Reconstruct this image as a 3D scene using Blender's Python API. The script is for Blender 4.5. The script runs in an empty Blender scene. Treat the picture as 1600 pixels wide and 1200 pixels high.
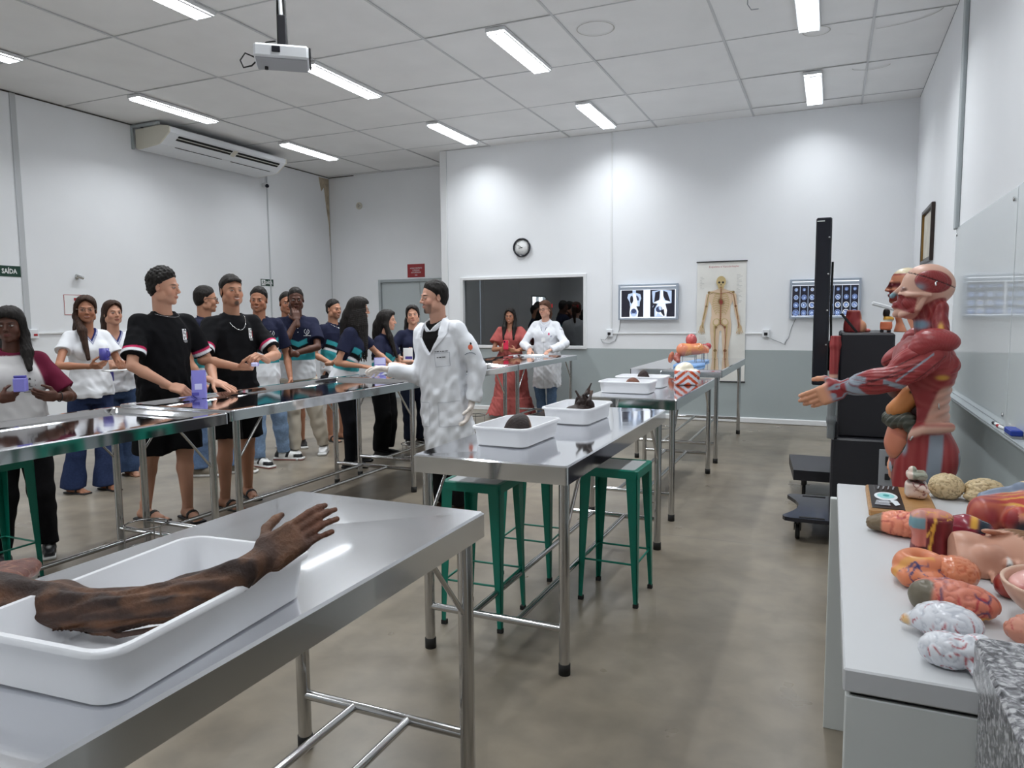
import bpy, math, random
import numpy as np
from mathutils import Vector, Matrix, Euler
from mathutils.bvhtree import BVHTree

SC = bpy.context.scene
COL = SC.collection
random.seed(7)

# ------------------------------------------------------------------ camera
CAM_H = 1.45
cam = bpy.data.objects.new('camera', bpy.data.cameras.new('camera'))
COL.objects.link(cam)
SC.camera = cam
_f, _yaw, _pit, _rol = 1129.7, 0.41511, -0.09337, -0.00859
_fw = Vector((-math.sin(_yaw) * math.cos(_pit), math.cos(_yaw) * math.cos(_pit), math.sin(_pit)))
_r0 = Vector((math.cos(_yaw), math.sin(_yaw), 0))
_u0 = _r0.cross(_fw)
_r = _r0 * math.cos(_rol) + _u0 * math.sin(_rol)
_u = _u0 * math.cos(_rol) - _r0 * math.sin(_rol)
cam.matrix_world = Matrix((
    (_r.x, _u.x, -_fw.x, 0.0), (_r.y, _u.y, -_fw.y, 0.0), (_r.z, _u.z, -_fw.z, CAM_H), (0, 0, 0, 1)))
cam.data.sensor_fit = 'HORIZONTAL'
cam.data.sensor_width = 36.0
cam.data.lens = 36.0 * _f / 1600.0
cam.data.clip_start = 0.02
cam.data.clip_end = 100

# ------------------------------------------------------------------ world, exposure
SC.view_settings.view_transform = 'Standard'
SC.view_settings.look = 'None'
SC.view_settings.gamma = 1
SC.view_settings.use_curve_mapping = False
SC.view_settings.exposure = 0.0
world = bpy.data.worlds.new('world')
SC.world = world
world.use_nodes = True
world.node_tree.nodes['Background'].inputs[0].default_value = (0.75, 0.85, 1.0, 1)
world.node_tree.nodes['Background'].inputs[1].default_value = 0.6
LAMP_WATTS = 23.5
LAMP_COLS = (.58, 1.12, 1.18, .80)   # per column, left wall to right wall
LAMP_ROWS = (.78, 1.45, 1.0, .50, .66)   # per row, far wall to the camera's end
LAMP_SPREAD = math.radians(136)
LAMP_STRENGTH = 9.0
LAMP_COLOR = (0.93, 0.97, 1.0, 1)

# ------------------------------------------------------------------ tags
def tag(o, label=None, cat=None, group=None, kind=None):
    if label: o['label'] = label
    if cat: o['category'] = cat
    if group: o['group'] = group
    if kind: o['kind'] = kind
    return o

def thing(name, label, cat, loc=(0, 0, 0), rz=0.0, group=None):
    o = bpy.data.objects.new(name, None)
    o.empty_display_size = 0.05
    COL.objects.link(o)
    o.location = loc
    o.rotation_euler = (0, 0, rz)
    return tag(o, label, cat, group)

def copy_tree(o, parent=None):
    c = o.copy()
    COL.objects.link(c)
    if parent is not None:
        c.parent = parent
    for ch in o.children:
        copy_tree(ch, c)
    return c

# ------------------------------------------------------------------ materials
def srgb(r, g, b):
    def f(c):
        c /= 255.0
        return c / 12.92 if c <= 0.04045 else ((c + 0.055) / 1.055) ** 2.4
    return (f(r), f(g), f(b))

def mat(name, col=(0.8, 0.8, 0.8), rough=0.5, metal=0.0, spec=0.5, emit=None, estr=0.0, vcol=False,
        noise=0.0, nscale=8.0, bump=0.0, bscale=30.0, stretch=None, coat=0.0, trans=0.0, sss=0.0, alpha=1.0, rvar=0.0):
    m = bpy.data.materials.new(name)
    m.use_nodes = True
    nt = m.node_tree
    b = nt.nodes['Principled BSDF']
    b.inputs['Base Color'].default_value = (*col, 1)
    b.inputs['Roughness'].default_value = rough
    b.inputs['Metallic'].default_value = metal
    b.inputs['Specular IOR Level'].default_value = spec
    b.inputs['Coat Weight'].default_value = coat
    b.inputs['Coat Roughness'].default_value = 0.1
    b.inputs['Transmission Weight'].default_value = trans
    b.inputs['Alpha'].default_value = alpha
    if sss:
        b.inputs['Subsurface Weight'].default_value = sss
        b.inputs['Subsurface Radius'].default_value = (0.012, 0.005, 0.003)
        b.inputs['Subsurface Scale'].default_value = 0.6
    if emit:
        b.inputs['Emission Color'].default_value = (*emit, 1)
        b.inputs['Emission Strength'].default_value = estr
    src = None
    if coat: b.inputs['Coat IOR'].default_value = 1.7
    if vcol:
        a = nt.nodes.new('ShaderNodeAttribute')
        a.attribute_name = 'Col'
        src = a.outputs['Color']
    tc = None
    if noise or bump or rvar:
        tc = nt.nodes.new('ShaderNodeTexCoord')
        mp = nt.nodes.new('ShaderNodeMapping')
        nt.links.new(tc.outputs['Object'], mp.inputs['Vector'])
        if stretch:
            mp.inputs['Scale'].default_value = stretch
    if noise:
        n = nt.nodes.new('ShaderNodeTexNoise')
        n.inputs['Scale'].default_value = nscale
        n.inputs['Detail'].default_value = 4
        nt.links.new(mp.outputs['Vector'], n.inputs['Vector'])
        mr = nt.nodes.new('ShaderNodeMapRange')
        mr.inputs['From Min'].default_value = 0.3
        mr.inputs['From Max'].default_value = 0.7
        mr.inputs['To Min'].default_value = 1 - noise
        mr.inputs['To Max'].default_value = 1 + noise
        nt.links.new(n.outputs['Fac'], mr.inputs['Value'])
        mx = nt.nodes.new('ShaderNodeMix')
        mx.data_type = 'RGBA'
        mx.blend_type = 'MULTIPLY'
        mx.inputs['Factor'].default_value = 1
        if src is not None:
            nt.links.new(src, mx.inputs[6])
        else:
            mx.inputs[6].default_value = (*col, 1)
        nt.links.new(mr.outputs['Result'], mx.inputs[7])
        src = mx.outputs[2]
    if src is not None:
        nt.links.new(src, b.inputs['Base Color'])
    if bump:
        n2 = nt.nodes.new('ShaderNodeTexNoise')
        n2.inputs['Scale'].default_value = bscale
        n2.inputs['Detail'].default_value = 3
        nt.links.new(mp.outputs['Vector'], n2.inputs['Vector'])
        bp = nt.nodes.new('ShaderNodeBump')
        bp.inputs['Strength'].default_value = min(1.0, bump)
        bp.inputs['Distance'].default_value = 0.01
        nt.links.new(n2.outputs['Fac'], bp.inputs['Height'])
        nt.links.new(bp.outputs['Normal'], b.inputs['Normal'])
    if rvar:
        n3 = nt.nodes.new('ShaderNodeTexNoise')
        n3.inputs['Scale'].default_value = 3
        n3.inputs['Detail'].default_value = 5
        nt.links.new(mp.outputs['Vector'], n3.inputs['Vector'])
        m3 = nt.nodes.new('ShaderNodeMapRange')
        m3.inputs['To Min'].default_value = max(0.02, rough - rvar)
        m3.inputs['To Max'].default_value = rough + rvar
        nt.links.new(n3.outputs['Fac'], m3.inputs['Value'])
        nt.links.new(m3.outputs['Result'], b.inputs['Roughness'])
    return m

# ------------------------------------------------------------------ plain mesh builder
class MB:
    def __init__(s):
        s.v = []; s.f = []; s.mi = []; s.sm = []
    def add(s, vs, fs, mi=0, smooth=False):
        k = len(s.v)
        s.v += [tuple(v) for v in vs]
        for f in fs:
            s.f.append(tuple(k + i for i in f)); s.mi.append(mi); s.sm.append(smooth)
        return s
    def box(s, lo, hi, mi=0, M=None):
        x0, y0, z0 = lo; x1, y1, z1 = hi
        vs = [(x0, y0, z0), (x1, y0, z0), (x1, y1, z0), (x0, y1, z0), (x0, y0, z1), (x1, y0, z1), (x1, y1, z1), (x0, y1, z1)]
        if M is not None: vs = [tuple(M @ Vector(v)) for v in vs]
        return s.add(vs, [(0, 3, 2, 1), (4, 5, 6, 7), (0, 1, 5, 4), (1, 2, 6, 5), (2, 3, 7, 6), (3, 0, 4, 7)], mi)
    def bbox(s, lo, hi, b=0.004, mi=0, M=None):
        """box with chamfered edges"""
        x0, y0, z0 = lo; x1, y1, z1 = hi
        vs = []
        def P(ix, iy, iz, ax):
            c = [(x0, x1)[ix], (y0, y1)[iy], (z0, z1)[iz]]
            sg = [1 if i == 0 else -1 for i in (ix, iy, iz)]
            for a in range(3):
                if a != ax: c[a] += sg[a] * b
            return tuple(c)
        idx = {}
        for ix in (0, 1):
            for iy in (0, 1):
                for iz in (0, 1):
                    for ax in range(3):
                        idx[(ix, iy, iz, ax)] = len(vs); vs.append(P(ix, iy, iz, ax))
        fs = []
        I = lambda *k: idx[k]
        fs.append((I(0,0,0,0), I(0,0,1,0), I(0,1,1,0), I(0,1,0,0)))
        fs.append((I(1,0,0,0), I(1,1,0,0), I(1,1,1,0), I(1,0,1,0)))
        fs.append((I(0,0,0,1), I(1,0,0,1), I(1,0,1,1), I(0,0,1,1)))
        fs.append((I(0,1,0,1), I(0,1,1,1), I(1,1,1,1), I(1,1,0,1)))
        fs.append((I(0,0,0,2), I(0,1,0,2), I(1,1,0,2), I(1,0,0,2)))
        fs.append((I(0,0,1,2), I(1,0,1,2), I(1,1,1,2), I(0,1,1,2)))
        for iy in (0, 1):
            for iz in (0, 1):
                fs.append((I(0,iy,iz,1), I(1,iy,iz,1), I(1,iy,iz,2), I(0,iy,iz,2)))
        for ix in (0, 1):
            for iz in (0, 1):
                fs.append((I(ix,0,iz,0), I(ix,1,iz,0), I(ix,1,iz,2), I(ix,0,iz,2)))
        for ix in (0, 1):
            for iy in (0, 1):
                fs.append((I(ix,iy,0,0), I(ix,iy,1,0), I(ix,iy,1,1), I(ix,iy,0,1)))
                for iz in (0, 1):
                    fs.append((I(ix,iy,iz,0), I(ix,iy,iz,1), I(ix,iy,iz,2)))
        # orient outward
        c = Vector(((x0+x1)/2, (y0+y1)/2, (z0+z1)/2))
        out = []
        for f in fs:
            p = [Vector(vs[i]) for i in f]
            n = (p[1]-p[0]).cross(p[2]-p[0])
            m = sum(p, Vector())/len(p)
            out.append(f if n.dot(m-c) > 0 else tuple(reversed(f)))
        if M is not None: vs = [tuple(M @ Vector(v)) for v in vs]
        return s.add(vs, out, mi)
    def tube(s, pts, r, n=10, mi=0, caps=True):
        pts = [Vector(p) for p in pts]
        rs = r if isinstance(r, (list, tuple)) else [r] * len(pts)
        rings = []
        up = None
        for i, p in enumerate(pts):
            d = (pts[min(i+1, len(pts)-1)] - pts[max(i-1, 0)]).normalized()
            if up is None:
                up = Vector((0, 0, 1)) if abs(d.z) < 0.9 else Vector((1, 0, 0))
            a = (up - d * up.dot(d)).normalized(); up = a
            b = d.cross(a)
            rings.append([p + (a * math.cos(t) + b * math.sin(t)) * rs[i] for t in [2*math.pi*k/n for k in range(n)]])
        vs = [v for rg in rings for v in rg]
        fs = []
        for i in range(len(pts)-1):
            for k in range(n):
                k2 = (k+1) % n
                fs.append((i*n+k, i*n+k2, (i+1)*n+k2, (i+1)*n+k))
        s.add(vs, fs, mi, True)
        if caps:
            s.add(rings[0], [tuple(reversed(range(n)))], mi)
            s.add(rings[-1], [tuple(range(n))], mi)
        return s
    def lathe(s, prof, n=24, mi=0, M=None, smooth=True):
        vs = []; fs = []
        for (r, z) in prof:
            for k in range(n):
                t = 2*math.pi*k/n
                v = Vector((r*math.cos(t), r*math.sin(t), z))
                vs.append(tuple(M @ v) if M is not None else tuple(v))
        for i in range(len(prof)-1):
            for k in range(n):
                k2 = (k+1) % n
                fs.append((i*n+k, i*n+k2, (i+1)*n+k2, (i+1)*n+k))
        return s.add(vs, fs, mi, smooth)
    def prism(s, poly, z0, z1, mi=0, M=None):
        n = len(poly)
        vs = [(x, y, z0) for x, y in poly] + [(x, y, z1) for x, y in poly]
        fs = [tuple(reversed(range(n))), tuple(range(n, 2*n))] + [(i, (i+1) % n, n+(i+1) % n, n+i) for i in range(n)]
        if M is not None: vs = [tuple(M @ Vector(v)) for v in vs]
        return s.add(vs, fs, mi)
    def quad(s, a, b, c, d, mi=0):
        return s.add([a, b, c, d], [(0, 1, 2, 3)], mi)
    def build(s, name, m, parent=None, loc=None, rz=0.0):
        me = bpy.data.meshes.new(name)
        me.from_pydata(s.v, [], s.f)
        ms = m if isinstance(m, (list, tuple)) else [m]
        for x in ms: me.materials.append(x)
        me.polygons.foreach_set('material_index', s.mi)
        me.polygons.foreach_set('use_smooth', s.sm)
        me.update()
        o = bpy.data.objects.new(name, me)
        COL.objects.link(o)
        if parent is not None: o.parent = parent
        if loc is not None: o.location = loc
        if rz: o.rotation_euler = (0, 0, rz)
        return o

def shade_auto(o, deg=35):
    me = o.data
    me.polygons.foreach_set('use_smooth', [True]*len(me.polygons))
    me.set_sharp_from_angle(angle=math.radians(deg))
    return o

def text_obj(name, body, size, m, M, parent=None, ext=0.0006, sx=1.0, align='CENTER', bold=0.0):
    cu = bpy.data.curves.new(name, 'FONT')
    cu.body = body
    cu.size = size
    cu.align_x = align
    cu.align_y = 'CENTER'
    cu.extrude = ext
    cu.offset = bold
    cu.resolution_u = 2
    tmp = bpy.data.objects.new(name + '_tmp', cu)
    COL.objects.link(tmp)
    bpy.context.view_layer.update()
    me = bpy.data.meshes.new_from_object(tmp)
    bpy.data.objects.remove(tmp)
    for v in me.vertices: v.co.x *= sx
    me.transform(M)
    me.materials.clear(); me.materials.append(m)
    o = bpy.data.objects.new(name, me)
    COL.objects.link(o)
    if parent is not None: o.parent = parent
    return o

def frame_M(origin, xdir, ydir):
    x = Vector(xdir).normalized(); y = Vector(ydir).normalized(); z = x.cross(y)
    return Matrix(((x.x, y.x, z.x, origin[0]), (x.y, y.y, z.y, origin[1]), (x.z, y.z, z.z, origin[2]), (0, 0, 0, 1)))

# ------------------------------------------------------------------ signed distance modelling
A3 = lambda *v: np.array(v, dtype=np.float64)
def nrm(v):
    v = np.asarray(v, float)
    return v / max(1e-9, np.linalg.norm(v))
def smin(a, b, k):
    h = np.clip(0.5 + 0.5*(b-a)/k, 0, 1)
    return b*(1-h) + a*h - k*h*(1-h)
def smax(a, b, k): return -smin(-a, -b, k)
def cap(P, a, b, ra, rb=None):
    if rb is None: rb = ra
    a = np.asarray(a, float); b = np.asarray(b, float)
    ba = b-a; pa = P-a
    t = np.clip((pa@ba)/max(1e-12, ba@ba), 0, 1)
    return np.sqrt(((pa - t[:, None]*ba)**2).sum(1)) - (ra + (rb-ra)*t)
def chain(P, pts, rs, k=0.0):
    d = None
    for i in range(len(pts)-1):
        e = cap(P, pts[i], pts[i+1], rs[i], rs[i+1])
        d = e if d is None else (smin(d, e, k) if k else np.minimum(d, e))
    return d
def ell(P, c, r, R=None):
    q = P - np.asarray(c, float)
    if R is not None: q = q @ R
    r = np.asarray(r, float)
    k0 = np.sqrt(((q/r)**2).sum(1)); k1 = np.sqrt(((q/(r*r))**2).sum(1))
    return np.where(k1 > 1e-9, k0*(k0-1)/np.maximum(k1, 1e-9), -r.min())
def rbox(P, c, hs, rad, R=None):
    q = P - np.asarray(c, float)
    if R is not None: q = q @ R
    q = np.abs(q) - (np.asarray(hs, float) - rad)
    return np.sqrt((np.maximum(q, 0)**2).sum(1)) + np.minimum(q.max(1), 0) - rad
def axes(fwd, up=(0, 0, 1)):
    """columns: right, fwd, up (for use as q@R)"""
    f = nrm(fwd); r = nrm(np.cross(f, np.asarray(up, float))); u = np.cross(r, f)
    return np.stack([r, f, u], 1)
def rotm(ax, ay, az):
    return np.array(Euler((math.radians(ax), math.radians(ay), math.radians(az))).to_matrix())
_wd = {}
def wob(P, scale, seed=0, n=7):
    key = (seed, n)
    if key not in _wd:
        rg = np.random.RandomState(seed)
        D = rg.normal(size=(n, 3)); D /= np.linalg.norm(D, axis=1)[:, None]
        _wd[key] = (D*rg.uniform(.6, 1.6, (n, 1)), rg.uniform(0, 6.28, n))
    D, ph = _wd[key]
    return np.sin((P*scale)@D.T + ph).sum(1)/math.sqrt(n)
def loft(P, O, R, F, U, st, e=2.0):
    st = np.asarray(st, float)
    q = P-O
    x = q@R; y = q@F; t = q@U
    rx = np.interp(t, st[:, 0], st[:, 1]); ry = np.interp(t, st[:, 0], st[:, 2])
    if st.shape[1] > 3: y = y - np.interp(t, st[:, 0], st[:, 3])
    if e == 2.0:
        k0 = np.sqrt((x/rx)**2 + (y/ry)**2); k1 = np.sqrt((x/rx**2)**2 + (y/ry**2)**2)
        d = np.where(k1 > 1e-9, k0*(k0-1)/np.maximum(k1, 1e-9), -np.minimum(rx, ry))
    else:
        k0 = (np.abs(x/rx)**e + np.abs(y/ry)**e)**(1/e)
        d = (k0-1)*np.minimum(rx, ry)
    d = np.maximum(d, t-st[-1, 0])
    return np.maximum(d, st[0, 0]-t)

def polyg(fn, lo, hi, h, proj=2, s=4):
    lo = np.asarray(lo, float); hi = np.asarray(hi, float)
    nc = np.maximum(2, np.ceil((hi-lo)/(h*s)).astype(int)+1)
    n = nc*s
    H = h*s
    ci = np.stack(np.meshgrid(*[np.arange(k) for k in nc], indexing='ij'), -1).reshape(-1, 3)
    cc = lo + (ci*s + (s-1)/2)*h
    dc = fn(cc)
    D = np.repeat(np.repeat(np.repeat(np.where(dc < 0, -1.0, 1.0).reshape(nc), s, 0), s, 1), s, 2)
    act = np.abs(dc) < H*1.35
    off = np.stack(np.meshgrid(*[np.arange(s)]*3, indexing='ij'), -1).reshape(-1, 3)
    fi = (ci[act][:, None, :]*s + off[None]).reshape(-1, 3)
    if len(fi) == 0: return np.zeros((0, 3)), np.zeros((0, 4), int)
    vals = np.empty(len(fi))
    for i in range(0, len(fi), 200000):
        vals[i:i+200000] = fn(lo + fi[i:i+200000]*h)
    D[fi[:, 0], fi[:, 1], fi[:, 2]] = vals
    D[0] = 1; D[-1] = 1; D[:, 0] = 1; D[:, -1] = 1; D[:, :, 0] = 1; D[:, :, -1] = 1
    ins = D < 0
    c8 = [ins[i:n[0]-1+i, j:n[1]-1+j, k:n[2]-1+k] for i in (0, 1) for j in (0, 1) for k in (0, 1)]
    cnt = sum(c.astype(np.int8) for c in c8)
    mixed = (cnt > 0) & (cnt < 8)
    cells = np.argwhere(mixed)
    if len(cells) == 0: return np.zeros((0, 3)), np.zeros((0, 4), int)
    vid = -np.ones(mixed.shape, int); vid[mixed] = np.arange(len(cells))
    acc = np.zeros((len(cells), 3)); num = np.zeros(len(cells))
    cor = [(i, j, k) for i in (0, 1) for j in (0, 1) for k in (0, 1)]
    for a in range(8):
        for b in range(a+1, 8):
            if sum(abs(cor[a][q]-cor[b][q]) for q in range(3)) != 1: continue
            A = np.array(cor[a]); B = np.array(cor[b])
            da = D[tuple((cells+A).T)]; db = D[tuple((cells+B).T)]
            m = (da < 0) != (db < 0)
            t = da[m]/(da[m]-db[m])
            acc[m] += A + t[:, None]*(B-A); num[m] += 1
    V = lo + (cells + acc/num[:, None])*h
    quads = []
    for ax in range(3):
        sl0 = [slice(None)]*3; sl1 = [slice(None)]*3
        sl0[ax] = slice(0, -1); sl1[ax] = slice(1, None)
        i0 = ins[tuple(sl0)]; i1 = ins[tuple(sl1)]
        for flip in (0, 1):
            e = np.argwhere((i0 & ~i1) if not flip else (~i0 & i1))
            u, v = (ax+1) % 3, (ax+2) % 3
            du = np.zeros(3, int); dv = np.zeros(3, int); du[u] = 1; dv[v] = 1
            ok = (e[:, u] > 0) & (e[:, v] > 0) & (e[:, u] < mixed.shape[u]) & (e[:, v] < mixed.shape[v])
            e = e[ok]
            q = np.stack([vid[tuple((e-du-dv).T)], vid[tuple((e-dv).T)], vid[tuple(e.T)], vid[tuple((e-du).T)]], 1)
            if flip: q = q[:, ::-1]
            quads.append(q)
    Q = np.concatenate(quads)
    Q = Q[(Q >= 0).all(1)]
    T = np.array([[1, 1, 1], [1, -1, -1], [-1, 1, -1], [-1, -1, 1]], float)
    for _ in range(proj):
        eps = h*0.35
        g = np.zeros_like(V); dm = np.zeros(len(V))
        for tdir in T:
            dd = fn(V + tdir*eps); g += dd[:, None]*tdir; dm += dd/4
        gl = np.linalg.norm(g, axis=1); g /= np.maximum(gl, 1e-9)[:, None]
        slope = np.maximum(gl/(4*eps), 0.3)
        V = V - g*np.clip(dm/slope, -h*0.5, h*0.5)[:, None]
    return V, Q

def mesh_from(name, parts, m, parent=None, colfn=None, loc=None, rz=0.0):
    """parts: list of (V,Q); one mesh, smooth shaded, optional per-vertex albedo"""
    parts = [p for p in parts if len(p[0])]
    V = np.concatenate([p[0] for p in parts]); k = 0; Qs = []
    for p in parts:
        Qs.append(p[1]+k); k += len(p[0])
    Q = np.concatenate(Qs)
    me = bpy.data.meshes.new(name)
    me.vertices.add(len(V)); me.loops.add(Q.size); me.polygons.add(len(Q))
    me.vertices.foreach_set('co', V.astype(np.float32).ravel())
    me.loops.foreach_set('vertex_index', Q.astype(np.int32).ravel())
    me.polygons.foreach_set('loop_start', np.arange(0, Q.size, 4, dtype=np.int32))
    me.polygons.foreach_set('loop_total', np.full(len(Q), 4, np.int32))
    me.polygons.foreach_set('use_smooth', np.ones(len(Q), bool))
    if colfn is not None:
        C = np.ones((len(V), 4), np.float32)
        C[:, :3] = colfn(V)
        a = me.attributes.new('Col', 'FLOAT_COLOR', 'POINT')
        a.data.foreach_set('color', C.ravel())
    me.materials.append(m)
    me.update()
    me.validate()
    o = bpy.data.objects.new(name, me)
    COL.objects.link(o)
    if parent is not None: o.parent = parent
    if loc is not None: o.location = loc
    if rz: o.rotation_euler = (0, 0, rz)
    return o

def blob(name, fn, lo, hi, h, m, parent=None, colfn=None, loc=None, rz=0.0, proj=2):
    return mesh_from(name, [polyg(fn, lo, hi, h, proj)], m, parent, colfn, loc, rz)

def paint(V, base, layers):
    """layers: (mask float 0..1, colour) painted one over the other"""
    C = np.empty((len(V), 3)); C[:] = base
    for w, c in layers:
        w = np.clip(w, 0, 1)[:, None]
        C = C*(1-w) + np.asarray(c)*w
    return C
def sstep(a, b, x):
    t = np.clip((x-a)/(b-a), 0, 1)
    return t*t*(3-2*t)
# ================================================================== materials of the place
M = {}
M['steel'] = mat('stainless_steel', (0.60, 0.61, 0.62), 0.10, 1.0, bump=0.10, bscale=2.5, rvar=0.05)
M['steel_top'] = mat('polished_steel_sheet', (0.76, 0.77, 0.80), 0.07, 1.0, bump=0.09, bscale=2.2, rvar=0.035)
M['steel_scratched'] = mat('scratched_steel_sheet', (0.84, 0.85, 0.88), 0.20, 1.0, bump=0.08, bscale=1.6, rvar=0.05, coat=1.0)
M['steel_scratched'].node_tree.nodes['Principled BSDF'].inputs['Coat Roughness'].default_value = .045
M['tube'] = mat('chromed_tube', (0.55, 0.55, 0.55), 0.14, 1.0)
M['black_rubber'] = mat('black_rubber', (0.012, 0.012, 0.012), 0.7)
M['black_plastic'] = mat('black_plastic', (0.016, 0.016, 0.020), 0.35)
M['black_gloss'] = mat('black_gloss', (0.014, 0.015, 0.022), 0.12)
M['black_paint'] = mat('black_painted_sheet', (0.018, 0.018, 0.024), 0.42)
M['white_plastic'] = mat('white_plastic', (0.80, 0.82, 0.85), 0.35)
M['tray_plastic'] = mat('tray_plastic', (0.86, 0.87, 0.90), 0.28, sss=0.0)
M['white_paint'] = mat('white_paint', (0.78, 0.79, 0.80), 0.5)
M['cream_plastic'] = mat('cream_plastic', (0.70, 0.67, 0.58), 0.4)
M['grey_plastic'] = mat('grey_plastic', (0.35, 0.36, 0.38), 0.5)
M['dark_hole'] = mat('dark_hole', (0.01, 0.01, 0.01), 0.8)
M['green_paint'] = mat('green_paint', srgb(0, 122, 102), 0.35)
M['frame_grey'] = mat('frame_grey', srgb(168, 175, 178), 0.4)
M['door_grey'] = mat('door_grey', srgb(188, 196, 198), 0.45)
M['red_paint'] = mat('red_paint', srgb(150, 40, 45), 0.5)
M['ink_black'] = mat('ink_black', (0.01, 0.01, 0.012), 0.6)
M['ink_white'] = mat('ink_white', (0.85, 0.86, 0.86), 0.6)
M['ink_red'] = mat('ink_red', srgb(170, 30, 40), 0.6)
M['wood'] = mat('varnished_wood', srgb(176, 130, 78), 0.4, noise=0.18, nscale=14, stretch=(1, 8, 8))
M['dark_wood'] = mat('dark_wood', srgb(40, 26, 20), 0.35)
M['gold'] = mat('gilt', srgb(150, 115, 60), 0.4, metal=0.5)

# wall paint: white above, grey below the dado line
def wall_mat(name, dado):
    m = mat(name, srgb(238, 240, 243), 0.55, noise=0.02, nscale=1.2)
    nt = m.node_tree; b = nt.nodes['Principled BSDF']
    if dado:
        g = nt.nodes.new('ShaderNodeNewGeometry')
        s = nt.nodes.new('ShaderNodeSeparateXYZ')
        nt.links.new(g.outputs['Position'], s.inputs[0])
        lt = nt.nodes.new('ShaderNodeMath'); lt.operation = 'LESS_THAN'; lt.inputs[1].default_value = 0.977
        nt.links.new(s.outputs['Z'], lt.inputs[0])
        mx = nt.nodes.new('ShaderNodeMix'); mx.data_type = 'RGBA'
        nt.links.new(lt.outputs[0], mx.inputs['Factor'])
        src = b.inputs['Base Color'].links[0].from_socket
        nt.links.new(src, mx.inputs[6])
        mx.inputs[7].default_value = (*srgb(166, 175, 176), 1)
        nt.links.new(mx.outputs[2], b.inputs['Base Color'])
    return m
M['wall_dado'] = wall_mat('wall_paint_with_grey_dado', True)
M['wall'] = wall_mat('wall_paint', False)

def floor_mat():
    m = bpy.data.materials.new('polished_concrete'); m.use_nodes = True
    nt = m.node_tree; b = nt.nodes['Principled BSDF']; L = nt.links.new
    tc = nt.nodes.new('ShaderNodeTexCoord')
    def noise(s, d, dist=0):
        n = nt.nodes.new('ShaderNodeTexNoise'); n.inputs['Scale'].default_value = s; n.inputs['Detail'].default_value = d
        n.inputs['Distortion'].default_value = dist
        L(tc.outputs['Object'], n.inputs['Vector']); return n.outputs['Fac']
    r = nt.nodes.new('ShaderNodeValToRGB')
    r.color_ramp.elements[0].position = 0.30; r.color_ramp.elements[0].color = (*srgb(116, 107, 94), 1)
    r.color_ramp.elements[1].position = 0.72; r.color_ramp.elements[1].color = (*srgb(148, 139, 125), 1)
    L(noise(1.1, 6, 0.6), r.inputs[0])
    r2 = nt.nodes.new('ShaderNodeValToRGB')
    r2.color_ramp.elements[0].position = 0.35; r2.color_ramp.elements[0].color = (0.86, 0.86, 0.86, 1)
    r2.color_ramp.elements[1].position = 0.65; r2.color_ramp.elements[1].color = (1.06, 1.05, 1.03, 1)
    L(noise(7, 5, 0.3), r2.inputs[0])
    mx = nt.nodes.new('ShaderNodeMix'); mx.data_type = 'RGBA'; mx.blend_type = 'MULTIPLY'; mx.inputs['Factor'].default_value = 1
    L(r.outputs[0], mx.inputs[6]); L(r2.outputs[0], mx.inputs[7])
    # saw-cut joints every 3 m
    s = nt.nodes.new('ShaderNodeSeparateXYZ'); L(tc.outputs['Object'], s.inputs[0])
    def joint(axis, off):
        a = nt.nodes.new('ShaderNodeMath'); a.operation = 'ADD'; a.inputs[1].default_value = off
        L(s.outputs[axis], a.inputs[0])
        w = nt.nodes.new('ShaderNodeMath'); w.operation = 'PINGPONG'; w.inputs[1].default_value = 1.69
        L(a.outputs[0], w.inputs[0])
        c = nt.nodes.new('ShaderNodeMath'); c.operation = 'LESS_THAN'; c.inputs[1].default_value = 0.005
        L(w.outputs[0], c.inputs[0]); return c.outputs[0]
    mxx = nt.nodes.new('ShaderNodeMath'); mxx.operation = 'MAXIMUM'
    L(joint('X', 2.305), mxx.inputs[0]); L(joint('Y', -4.70), mxx.inputs[1])
    md = nt.nodes.new('ShaderNodeMix'); md.data_type = 'RGBA'; L(mxx.outputs[0], md.inputs['Factor'])
    L(mx.outputs[2], md.inputs[6]); md.inputs[7].default_value = (*srgb(120, 115, 107), 1)
    L(md.outputs[2], b.inputs['Base Color'])
    mr = nt.nodes.new('ShaderNodeMapRange'); mr.inputs['To Min'].default_value = 0.22; mr.inputs['To Max'].default_value = 0.40
    L(noise(3, 4), mr.inputs['Value']); L(mr.outputs[0], b.inputs['Roughness'])
    b.inputs['Specular IOR Level'].default_value = 0.45
    return m
M['floor'] = floor_mat()
M['ceiling'] = mat('ceiling_tile', srgb(240, 240, 240), 0.6, noise=0.03, nscale=2)
M['ceiling_gap'] = mat('ceiling_gap', (0.38, 0.38, 0.38), 0.9)
M['led'] = mat('led_tube', (1, 1, 1), 0.5, emit=LAMP_COLOR[:3], estr=LAMP_STRENGTH)
M['reflector'] = mat('lamp_reflector', (0.85, 0.86, 0.88), 0.22, metal=0.9)

# ================================================================== the room
XR, XL, YB, YB2, YF, H, XJ = 0.89, -8.49, 10.08, 11.03, -3.2, 4.0, -5.62
def struct(name, mb, m, parent=None):
    return tag(mb.build(name, m, parent), kind='structure')

struct('floor', MB().box((XL-.2, YF-.2, -.12), (XR+.2, YB2+3.2, 0)), M['floor'])
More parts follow.
